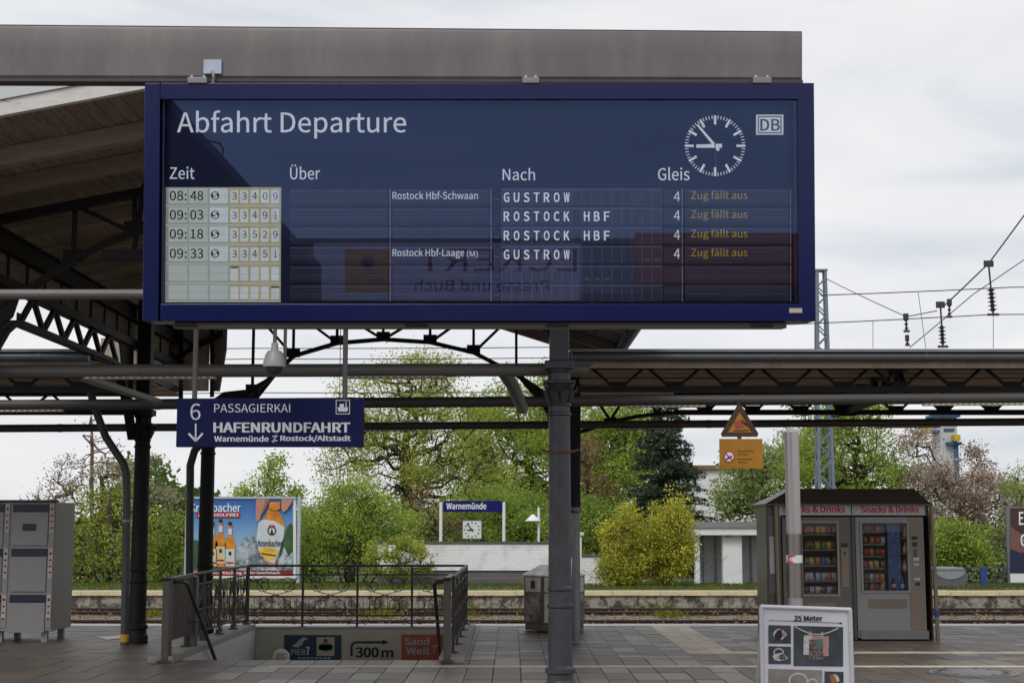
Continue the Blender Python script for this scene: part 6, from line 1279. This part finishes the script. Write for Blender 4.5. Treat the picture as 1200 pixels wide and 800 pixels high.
# ================================================================== TREES
m_bark = M('bark_grey_brown',(0.085,0.07,0.055),0.9,0,0.3,8,0.4); m_barkd = M('bark_dark',(0.045,0.038,0.03),0.9,0,0.3,8,0.4)
def seg_mesh(segs, n, org):
    """tapered limbs: segs = list of (a, b, ra, rb)"""
    A = np.array([s[0] for s in segs]); B = np.array([s[1] for s in segs]); ra = np.array([s[2] for s in segs]); rb = np.array([s[3] for s in segs])
    d = B-A; L_ = np.linalg.norm(d,axis=1)+1e-9; d /= L_[:,None]; h = np.where(np.abs(d[:,2:3])<0.9, np.array([[0,0,1.0]]), np.array([[1.0,0,0]]))
    u = np.cross(d,h); u /= np.linalg.norm(u,axis=1)[:,None]; v = np.cross(d,u); vs = []
    for C, r in ((A,ra),(B+d*(rb*0.3)[:,None],rb)):
        for k in range(n): a = 2*math.pi*k/n; vs.append(C+(u*math.cos(a)+v*math.sin(a))*r[:,None])
    V = np.stack(vs,1).reshape(-1,3)-np.array(org); F = []
    base = np.arange(len(segs))*2*n
    q = np.array([[k,(k+1)%n,n+(k+1)%n,n+k] for k in range(n)])
    F = (base[:,None,None]+q[None]).reshape(-1,4)
    return V, F
def np_obj(name, V, F, m, parent):
    me = bpy.data.meshes.new(name); me.vertices.add(len(V)); me.vertices.foreach_set('co', V.ravel()); me.loops.add(F.size); me.loops.foreach_set('vertex_index', F.ravel().astype(np.int32)); me.polygons.add(len(F))
    me.polygons.foreach_set('loop_start', np.arange(len(F))*F.shape[1]); me.polygons.foreach_set('loop_total', np.full(len(F),F.shape[1])); me.polygons.foreach_set('use_smooth', [True]*len(F)); me.update(); me.validate()
    return mesh_obj(name, me, m, parent)
def blobs_px(lst, Y, dy=1.6):
    out = []
    for (cx,cy,rx,ry) in lst: c = P(cx,cy,Y); out.append((c.x,Y,c.z,rx*Y/FPX,max(rx,ry)*Y/FPX*dy*0.5+0.3,ry*Y/FPX))
    return out
def tree(name, label, cat, base, top, blobs, ntip, nleaf, lsize, mleaf, bark=m_bark, rtip=0.010, sig=0.28, aspect=0.55, stems=1, spread=0.3, expo=0.46, leafup=0.0, parts=(), group=None, seg=0.45, shell=0.5, maxr=0.3):
    base = np.array(base, float); top = np.array(top, float); org = tuple(base)
    t = thing(name, label, cat, tuple(base), group)
    nodes = []; par = []
    for s_ in range(stems):
        off = rng.normal(size=3)*spread*(s_>0 or stems>1); off[2] = 0; k0 = None; tp = top+off*2.2; 
        for k in range(7):
            f = k/6; nodes.append(base+off*0.5+(tp-base-off*0.5)*f+rng.normal(size=3)*0.05*(k>0)*np.array([1,1,0.2])); par.append(len(nodes)-2 if k else -1)
    B_ = np.array([b[:3] for b in blobs]); Rr = np.array([b[3:] for b in blobs]); vol = Rr.prod(1)**0.8; vol /= vol.sum()
    idx = rng.choice(len(blobs), ntip, p=vol); dv = rng.normal(size=(ntip,3)); dv /= np.linalg.norm(dv,axis=1)[:,None]; rad = rng.uniform(0,1,ntip)**shell*(1+rng.normal(size=ntip)*0.08)
    T = B_[idx]+dv*rad[:,None]*Rr[idx]; T = T[np.argsort(np.linalg.norm(T-top,axis=1))]
    tips = []
    for q in T:
        Nn = np.array(nodes); dlt = q-Nn; dist = np.linalg.norm(dlt,axis=1)+1e-6; cost = dist*(1+0.9*np.maximum(0,-dlt[:,2]/dist+0.05)); j = int(cost.argmin())
        n = max(1,int(dist[j]/seg)); a = Nn[j]; prev = j
        bend = rng.normal(size=3)*dist[j]*0.07; bend[2] += dist[j]*0.06
        for k in range(1,n+1):
            f = k/n; nodes.append(a+(q-a)*f+bend*math.sin(math.pi*f)); par.append(prev); prev = len(nodes)-1
        tips.append(prev)
    Nn = np.array(nodes); cnt = np.zeros(len(nodes)); cnt[tips] += 1
    for i in range(len(nodes)-1,-1,-1):
        if par[i] >= 0: cnt[par[i]] += cnt[i]
    r = np.minimum(rtip*np.maximum(cnt,1)**expo, maxr); nt_ = 7*stems
    tr = [(Nn[par[i]],Nn[i],r[par[i]]*(1.25 if par[i]%7==0 else 1),r[i]) for i in range(nt_) if par[i] >= 0]
    br_ = [(Nn[par[i]],Nn[i],min(r[par[i]],r[i]*1.6),r[i]) for i in range(nt_,len(nodes)) if par[i] >= 0]
    if stems == 1: np_obj('trunk', *seg_mesh(tr,8,org), bark, t)
    else:
        for s_ in range(stems): np_obj('stem', *seg_mesh(tr[s_*6:(s_+1)*6],6,org), bark, t)
    if br_: np_obj('branches', *seg_mesh(br_,4,org), bark, t)
    if nleaf:
        cand = np.where((cnt <= 2) & (np.arange(len(nodes)) >= nt_))[0]; cand = cand if len(cand) else np.array(tips)
        # clumps: some twigs carry many leaves, some few
        wgt = rng.gamma(1.3, 1.0, len(cand)); wgt /= wgt.sum(); c = Nn[rng.choice(cand, nleaf, p=wgt)]+rng.normal(size=(nleaf,3))*sig*np.array([1,1,0.75])
        leaf_mesh('crown', c, lsize, mleaf, t, up=leafup, aspect=aspect, org=org)
    for nm, m2, n2, ls2 in parts:
        c = Nn[rng.choice(tips, n2)]+rng.normal(size=(n2,3))*sig*0.9; leaf_mesh(nm, c, ls2, m2, t, aspect=0.8, org=org)
    return t
mL_yg = Mleaf('leaves_yellow_green',(0.205,0.247,0.054),(0.476,0.529,0.112),(0.677,0.680,0.195)); mL_bg = Mleaf('leaves_bright_green',(0.174,0.251,0.050),(0.413,0.533,0.105),(0.649,0.709,0.183)); mL_mid = Mleaf('leaves_mid_green',(0.131,0.195,0.043),(0.323,0.444,0.091),(0.509,0.574,0.148))
mL_dk = Mleaf('leaves_dark_green',(0.055,0.099,0.029),(0.142,0.231,0.061),None); mL_red = Mleaf('leaves_copper',(0.165,0.097,0.055),(0.319,0.222,0.122),(0.288,0.356,0.094)); mL_sil = Mleaf('leaves_pale_green',(0.184,0.237,0.081),(0.396,0.489,0.164),(0.701,0.728,0.444))
mL_blos = Mleaf('leaves_brown_blossom',(0.232,0.163,0.117),(0.495,0.380,0.300),(0.741,0.649,0.581)); mL_spr = Mleaf('spruce_needles',(0.025,0.043,0.028),(0.075,0.106,0.069),(0.161,0.204,0.149),0.15); mL_yel = Mleaf('forsythia_yellow',(0.570,0.432,0.065),(0.850,0.729,0.109),None,0.35); mL_for = Mleaf('forsythia_leaf',(0.210,0.258,0.040),(0.509,0.536,0.084),(0.880,0.769,0.122))
mL_fuz = Mleaf('bare_twig_buds',(0.183,0.149,0.114),(0.342,0.296,0.239),(0.344,0.367,0.194),0.3)
def gz_(Y): return float(np.interp(Y,[37.6,41,46,52,62,120],[-0.03,-0.07,-0.24,-0.42,-0.6,-0.8]))
def at(px, Y): q = P(px,640,Y); return (q.x,Y,gz_(Y)-0.05)
def tp(px, py, Y): q = P(px,py,Y); return (q.x,Y,q.z)
# big yellow-green tree with visible branching, left of centre
tree('deciduous_tree','large yellow green tree with an open branching crown left of the centre column','tree',at(478,58),tp(476,520,58),blobs_px([(478,480,85,62),(430,520,50,45),(530,530,60,60),(470,560,95,60),(560,580,50,60),(500,440,45,28)],58),700,40000,0.095,mL_yg,m_barkd,0.014,0.34,group=None,maxr=0.24)
tree('deciduous_tree','dense bright green tree standing just left behind the centre column','tree',at(625,66),tp(622,540,66),blobs_px([(600,500,55,55),(640,530,60,70),(575,560,45,55),(610,590,70,50),(650,470,45,45),(560,520,30,35)],66),450,44000,0.125,mL_bg,m_barkd,0.014,0.42)
tree('deciduous_tree','bright green tree with round crown between the centre column and the spruce','tree',at(720,68),tp(715,540,68),blobs_px([(705,510,50,48),(735,530,40,55),(690,560,40,60),(745,490,30,25),(725,580,50,40)],68),350,36000,0.125,mL_bg,m_barkd,0.014,0.42)
tree('deciduous_tree','small copper leaved tree right beside the centre column','tree',at(690,60),tp(690,575,60),blobs_px([(686,535,16,30),(700,572,22,16),(655,600,20,20)],60),80,2600,0.11,mL_red,m_barkd,0.012,0.3)
tree('shrub','dark green bush behind the low wall right of the centre column','bush',at(712,52),tp(712,640,52),blobs_px([(700,640,38,30),(735,650,30,32),(690,610,30,26),(640,625,50,22)],52),180,26000,0.10,mL_mid,m_barkd,0.01,0.28,stems=3)
tree('shrub','copper leaved shrub behind the left post of the Warnemünde sign','bush',at(505,50),tp(508,625,50),blobs_px([(505,612,25,30),(530,622,22,20),(488,590,16,16)],50),60,1500,0.09,mL_red,m_barkd,0.01,0.22,stems=3)
tree('shrub','green hedge shrub directly behind the Warnemünde sign','bush',at(580,54),tp(580,620,54),blobs_px([(580,610,75,32),(520,625,40,24),(640,630,40,24)],54),240,36000,0.10,mL_mid,m_barkd,0.01,0.3,stems=4,spread=1.2)
tree('shrub','wide light green bush right of the beer billboard','bush',at(412,47.5),tp(412,610,47.5),blobs_px([(400,625,52,52),(445,628,48,46),(370,650,30,42),(470,655,32,34),(420,590,40,25)],47.5),420,32000,0.08,mL_bg,m_barkd,0.009,0.24,stems=7,spread=0.7,leafup=0.5)
tree('shrub','sparse arching shrub in front of the white brick wall','bush',at(468,41),tp(470,672,41),blobs_px([(462,655,28,24),(495,655,16,14),(478,638,18,14),(440,655,16,22)],41),90,3600,0.085,mL_yg,m_bark,0.007,0.10,stems=6,spread=0.18)
tree('deciduous_tree','small fresh green tree showing over the beer billboard','tree',at(312,54),tp(312,600,54),blobs_px([(312,575,26,22),(298,590,30,24),(335,600,28,28),(318,548,10,20)],54),120,5200,0.12,mL_bg,m_bark,0.009,0.2,stems=3,spread=0.4)
tree('shrub','yellow green shrub between the billboard and the dark columns','bush',at(270,56),tp(265,640,56),blobs_px([(250,640,40,50),(330,640,34,45),(290,640,50,40)],56),160,9000,0.11,mL_yg,m_bark,0.01,0.3,stems=4,spread=1.0)
# left thicket
xs_l = [(96,'first'),(118,'second'),(136,'third'),(158,'fourth'),(182,'fifth'),(204,'sixth')]
for k,(px,o_) in enumerate(xs_l):
    Yt = 47+random.uniform(-1,2.5); ly = [585,568,556,562,592,600][k]
    tree('thin_tree','slender spring green tree of the left thicket, %s counting from the lockers' % o_,'tree',at(px+random.uniform(-4,4),Yt),tp(px,ly+22,Yt),blobs_px([(px,ly+32,17,32),(px+random.uniform(-8,8),ly+78,22,42),(px,ly+14,10,18)],Yt),110,2100,0.10,(mL_yg if k in (0,1,2,3) else mL_bg),m_bark,0.011,0.20,stems=3,spread=0.35,group='trees of the left thicket')
tree('bare_tree','tall thin nearly bare tree rising above the left thicket','tree',at(108,50),tp(107,488,50),blobs_px([(104,505,16,26),(120,525,26,22),(95,540,14,14),(135,540,20,12)],50),46,160,0.09,mL_fuz,M('bark_reddish',(0.14,0.095,0.075),0.9),0.011,0.1,stems=1)
tree('bare_tree','twiggy grey shrub with few leaves behind the lockers','tree',at(60,50),tp(68,590,50),blobs_px([(66,580,32,30),(42,592,18,14),(90,560,22,22),(75,545,14,10)],50),200,1700,0.08,mL_fuz,M('bark_reddish',(0.14,0.095,0.075),0.9),0.0065,0.14,stems=4,spread=0.5)
tree('blossom_tree','pale flowering branches hanging beside the dark left column','tree',at(150,49),tp(148,560,49),blobs_px([(140,552,34,20),(180,540,16,8),(160,575,40,18),(200,590,14,18)],49),130,3000,0.10,Mleaf('pale_blossom',(0.22,0.20,0.12),(0.42,0.38,0.26),(0.55,0.50,0.40)),m_bark,0.008,0.16,stems=2)
tree('shrub','low dark green undergrowth at the foot of the left thicket','bush',at(150,48.5),tp(150,668,48.5),blobs_px([(120,662,40,26),(190,655,34,32),(160,668,50,20),(70,670,30,20)],48.5),170,5200,0.10,mL_mid,m_barkd,0.009,0.26,stems=5,spread=1.2)
# forsythia
for px, py, rx, ry, lab, yl_ in ((733,640,32,50,'left and lower of the two yellow green forsythia bushes',2300),(785,628,30,58,'right and taller of the two yellow green forsythia bushes',2300)):
    tree('forsythia_bush',lab,'bush',at(px,40.5),tp(px,650,40.5),blobs_px([(px,py+8,rx*0.85,ry*0.62),(px-6,py+26,rx,ry*0.42),(px+2,py-ry*0.55,rx*0.28,ry*0.50),(px+rx*0.5,py-12,rx*0.3,ry*0.5),(px-rx*0.55,py-8,rx*0.25,ry*0.45)],40.5),360,12500,0.075,mL_for,m_bark,0.006,0.13,aspect=0.4,stems=8,spread=0.35,leafup=0.8,parts=(('blossom',mL_yel,yl_,0.07),),group='forsythia bushes')
# trees on the right
tree('apple_tree','light green tree with pale leaves behind the white shelter','tree',at(895,56),tp(893,575,56),blobs_px([(885,560,44,36),(860,590,28,26),(915,545,30,28),(900,600,40,22),(870,540,18,16)],56),330,11000,0.12,mL_sil,m_barkd,0.0095,0.24)
tree('apple_tree','broad fresh green tree behind the snack machines','tree',at(1010,52),tp(1008,560,52),blobs_px([(1000,545,60,42),(1050,570,38,30),(960,540,40,36),(990,500,50,26),(1010,480,30,20),(1070,590,18,18)],52),460,24000,0.095,mL_bg,m_barkd,0.0105,0.26)
tree('apple_tree','pale leaved tree filling the gap behind the lattice mast','tree',at(945,60),tp(948,560,60),blobs_px([(950,520,32,45),(930,560,26,40),(975,580,34,40),(940,480,18,16)],60),260,9000,0.12,mL_sil,m_barkd,0.0095,0.26)
tree('blossom_tree','brownish pink flowering tree right of the snack machines','tree',at(1128,50),tp(1124,590,50),blobs_px([(1120,580,50,42),(1160,600,42,36),(1090,560,30,30),(1150,640,46,36),(1075,520,22,16),(1175,570,24,14),(1145,550,10,22)],50),450,21000,0.085,mL_blos,m_barkd,0.0095,0.20,parts=(('blossom',Mleaf('white_blossom',(0.45,0.40,0.34),(0.62,0.58,0.52),None),2200,0.08),))
tree('shrub','fresh green bush above the grit bin','bush',at(1122,46.5),tp(1120,650,46.5),blobs_px([(1118,635,28,30),(1140,655,24,22),(1105,655,20,20)],46.5),140,9500,0.11,mL_bg,m_barkd,0.009,0.22,stems=4)
tree('shrub','pale flowering shrub behind the blue fence','bush',at(1170,47),tp(1170,650,47),blobs_px([(1165,650,22,30),(1185,640,24,40),(1210,600,30,60)],47),150,8000,0.10,mL_sil,m_barkd,0.009,0.22,stems=4,parts=(('blossom',Mleaf('white_blossom',(0.45,0.40,0.34),(0.62,0.58,0.52),None),900,0.07),))
# spruce
t = thing('spruce_tree','dark blue green spruce between the round trees and the white building','tree',at(783,54)); Ys = 54; bx_, _, bz_ = at(783,54); ztop = P(786,455,Ys).z; Rmax = 66*Ys/FPX
np_obj('trunk', *seg_mesh([(np.array([bx_,Ys,bz_]),np.array([bx_+0.05,Ys,ztop]),0.16,0.02)],8,(bx_,Ys,bz_)), m_barkd, t)
sg = []; cc = []; z = bz_+0.5
while z < ztop-0.05:
    f = (z-bz_)/(ztop-bz_); rr_ = Rmax*(1-f)**0.62*(1.0 if f > 0.12 else 0.8)+0.08; nb_ = 9 if f < 0.8 else 6
    for k in range(nb_):
        a = random.uniform(0,6.283); r_ = rr_*random.uniform(0.62,1.15); droop = 0.10+0.28*(1-f)
        p0 = np.array([bx_,Ys,z]); pts_ = [p0+np.array([math.cos(a)*r_*g_,math.sin(a)*r_*g_,(0.10*g_-droop*g_*g_)*r_+0.10*r_*g_**4]) for g_ in (0,0.35,0.7,1.0)]
        for i in range(3): sg.append((pts_[i],pts_[i+1],0.028*(1-i*0.28)*(1.2-f),0.02*(1-i*0.28)*(1.2-f)))
        n = int(95*r_/Rmax)+14; g_ = rng.uniform(0.15,1.02,n)**0.8; c = np.stack([np.interp(g_,(0,0.35,0.7,1.0),[q[i] for q in pts_]) for i in range(3)],1)
        side = np.array([-math.sin(a),math.cos(a),0])*(rng.normal(size=(n,1))*0.22*r_*(1.1-g_[:,None])); cc.append(c+side+rng.normal(size=(n,3))*0.035+np.array([0,0,-0.05]))
    z += 0.155
np_obj('branches', *seg_mesh(sg,4,(bx_,Ys,bz_)), m_barkd, t)
cc = np.concatenate(cc); cc = np.concatenate([cc,cc+rng.normal(size=cc.shape)*0.04]); leaf_mesh('needles', cc, 0.13, mL_spr, t, aspect=0.28, org=(bx_,Ys,bz_))
# far tree belt, one mass
n = 90000; bxp = rng.uniform(-60,60,n); top_ = 3.2+1.6*np.sin(bxp*0.21)+1.0*np.sin(bxp*0.57+1)+0.6*np.sin(bxp*1.7); top_ = np.where(bxp < -22, top_*0.55, top_); bz2 = rng.uniform(0,1,n)**0.8*top_-0.7
o = leaf_mesh('far_tree_belt', np.stack([bxp,86+rng.normal(size=n)*2.2,bz2],1), 0.42, mL_dk, kind='stuff', aspect=0.6); tag(o,'far belt of dark trees on the horizon','tree belt')
# ================================================================== BEHIND THE CAMERA: what the board's glass reflects
YZ = -17.0
def rf(px, py, dy=0.0, Y=YZ):
    """where the sight line through this pixel, mirrored in the board glass, meets the plane y = Y"""
    r = ray(px,py); o = Vector((0,0,CZ)); n_ = bn; t_ = (BO+bn*0.012-o).dot(n_)/r.dot(n_); hp = o+r*t_; d = r-n_*2*r.dot(n_); k = (Y+dy-hp.y)/d.y
    return hp+d*k
m_fac = M('facade_plaster',(0.55,0.54,0.60),0.85,0,0.1,1,0.1); m_facd = M('facade_dark',(0.055,0.055,0.07),0.7)
a = rf(372,282); zE = a.z
t = thing('station_building', 'station building behind the camera with newsagent and accommodation signs', 'building', (0,YZ-4,0))
xL_, xR_ = rf(150,300).x, rf(990,300).x
mb = MB(); mb.box(xL_,xR_,YZ-6,YZ-0.4,0,rf(600,283).z); build('wall', mb, m_fac, t)
mb = MB(); mb.box(xL_-0.3,xR_+0.3,YZ-6.3,YZ-0.2,rf(600,283).z+0.003,rf(600,279).z); build('roof_edge', mb, m_facd, t)
mb = MB(); mb.box(xL_+1,xR_-1,YZ-0.38,YZ-0.34,0.4,rf(600,345).z); build('shop_window', mb, M('shop_window_dark',(0.02,0.022,0.028),0.15,bump=0), t)
t = thing('station_canopy', 'dark sloping canopy gable of the forecourt behind the camera', 'building', rf(200,300,2))
YG = -15.0; g = [rf(x,y,0,YG) for x,y in ((140,60),(172,97),(269,203),(366,311),(366,372))]; mb = MB(); lo = Vector((g[0].x,YG,-0.0)); poly = g+[Vector((g[-1].x,YG,0.0)),lo]; mb.prism(poly,(0,-1.5,0)); build('gable', mb, M('dark_slate_gable',(0.012,0.012,0.016),0.7), t, smooth=False)
mb = MB(); mb.tube([rf(x,y,0.2,YG) for x,y in ((232,168),(244,165),(258,168),(262,176),(259,186))],0.02,6); build('lamp_arm', mb, m_black, t)
t = thing('station_canopy', 'second dark gable behind the camera towards the right', 'building', rf(950,350,2))
g = [rf(x,y,0,YG) for x,y in ((925,378),(934,356),(956,325),(990,290),(990,378))]; mb = MB(); mb.prism(g,(0,-1.5,0)); build('gable', mb, M('dark_slate_gable',(0.012,0.012,0.016),0.7), t, smooth=False)
def fz(px, py, l=0): return rf(px,py,0.012*l)
def board_sign(label, x0, x1, y0, y1, m):
    a = fz(x0,y1); b = fz(x1,y0); t = thing('shop_sign', label, 'sign', ((a.x+b.x)/2,YZ-0.3,a.z)); mb = MB(); mb.box(min(a.x,b.x),max(a.x,b.x),YZ-0.3,YZ-0.001,a.z,b.z); build('panel', mb, m, t); return t
t = board_sign('wide pale newsagent sign reading Eckert Presse und Buch behind the camera',368,680,285,352,M('sign_lilac_white_glow',(0.85,0.60,0.62),0.6,bump=0,emit=0.65))  # glow added to the panel so it shows in the board's glass
def ml(s, x0, x1, y0, y1, m, par, l, w_=0.03):   # lettering reads correctly on the sign, so it is mirrored in the glass
    vs, fs_ = glyphs(s, 0.0, 1.0); ax_ = min(v[0] for v in vs); bx2 = max(v[0] for v in vs); ay = min(v[1] for v in vs); by = max(v[1] for v in vs)
    mb = MB(); mb.add([fz(x1-(x1-x0)*(x-ax_)/(bx2-ax_), y1+(y0-y1)*(y-ay)/(by-ay), l) for x,y in vs], fs_); build('lettering', mb, m, par, smooth=False)
m_mag = M('magenta_lettering',(0.50,0.005,0.06),0.5,bump=0)
ml('ECKERT',490,676,291,318,m_mag,t,1,0.05); ml('Presse und Buch',486,643,327,341,m_ink,t,1,0.04)
t = board_sign('square orange lottery sign reading Lotto behind the camera',404.5,457,292,342,M('lotto_orange_glow',(0.75,0.24,0.03),0.5,bump=0,emit=0.7));  # added glow brightens its reflection, no lamp is modelled behind it
for o_ in list(t.children): o_.location.y += 0.02
ml('LOTTO',415,448,320,329,m_mag,t,3,0.04); flat('clover',[ell(431+dx,308+dy,4.5,4.5,14) for dx,dy in ((-4,0),(4,0),(0,-5),(0,5))],fz,m_mag,t,3)
t = board_sign('red information sign reading Zimmervermittlung Rostock Accomodation agency behind the camera',745,935,273,333,M('sign_brick_red_glow',(0.60,0.10,0.06),0.5,bump=0,emit=0.45))  # panel given its own glow to lift it in the reflection
ml('Zimmervermittlung',825,900,284,292,m_ink,t,1,0.03); ml('Rostock',868,900,296,303,m_ink,t,1,0.03); ml('Accomodation agency',806,900,309,317,m_ink,t,1,0.03); flat('arrow',strip([(909,314),(924,314)],1.8)+strip([(919,308),(925,314),(919,320)],1.8),fz,m_ink,t,1)
print('OBJECTS', len(bpy.data.objects))
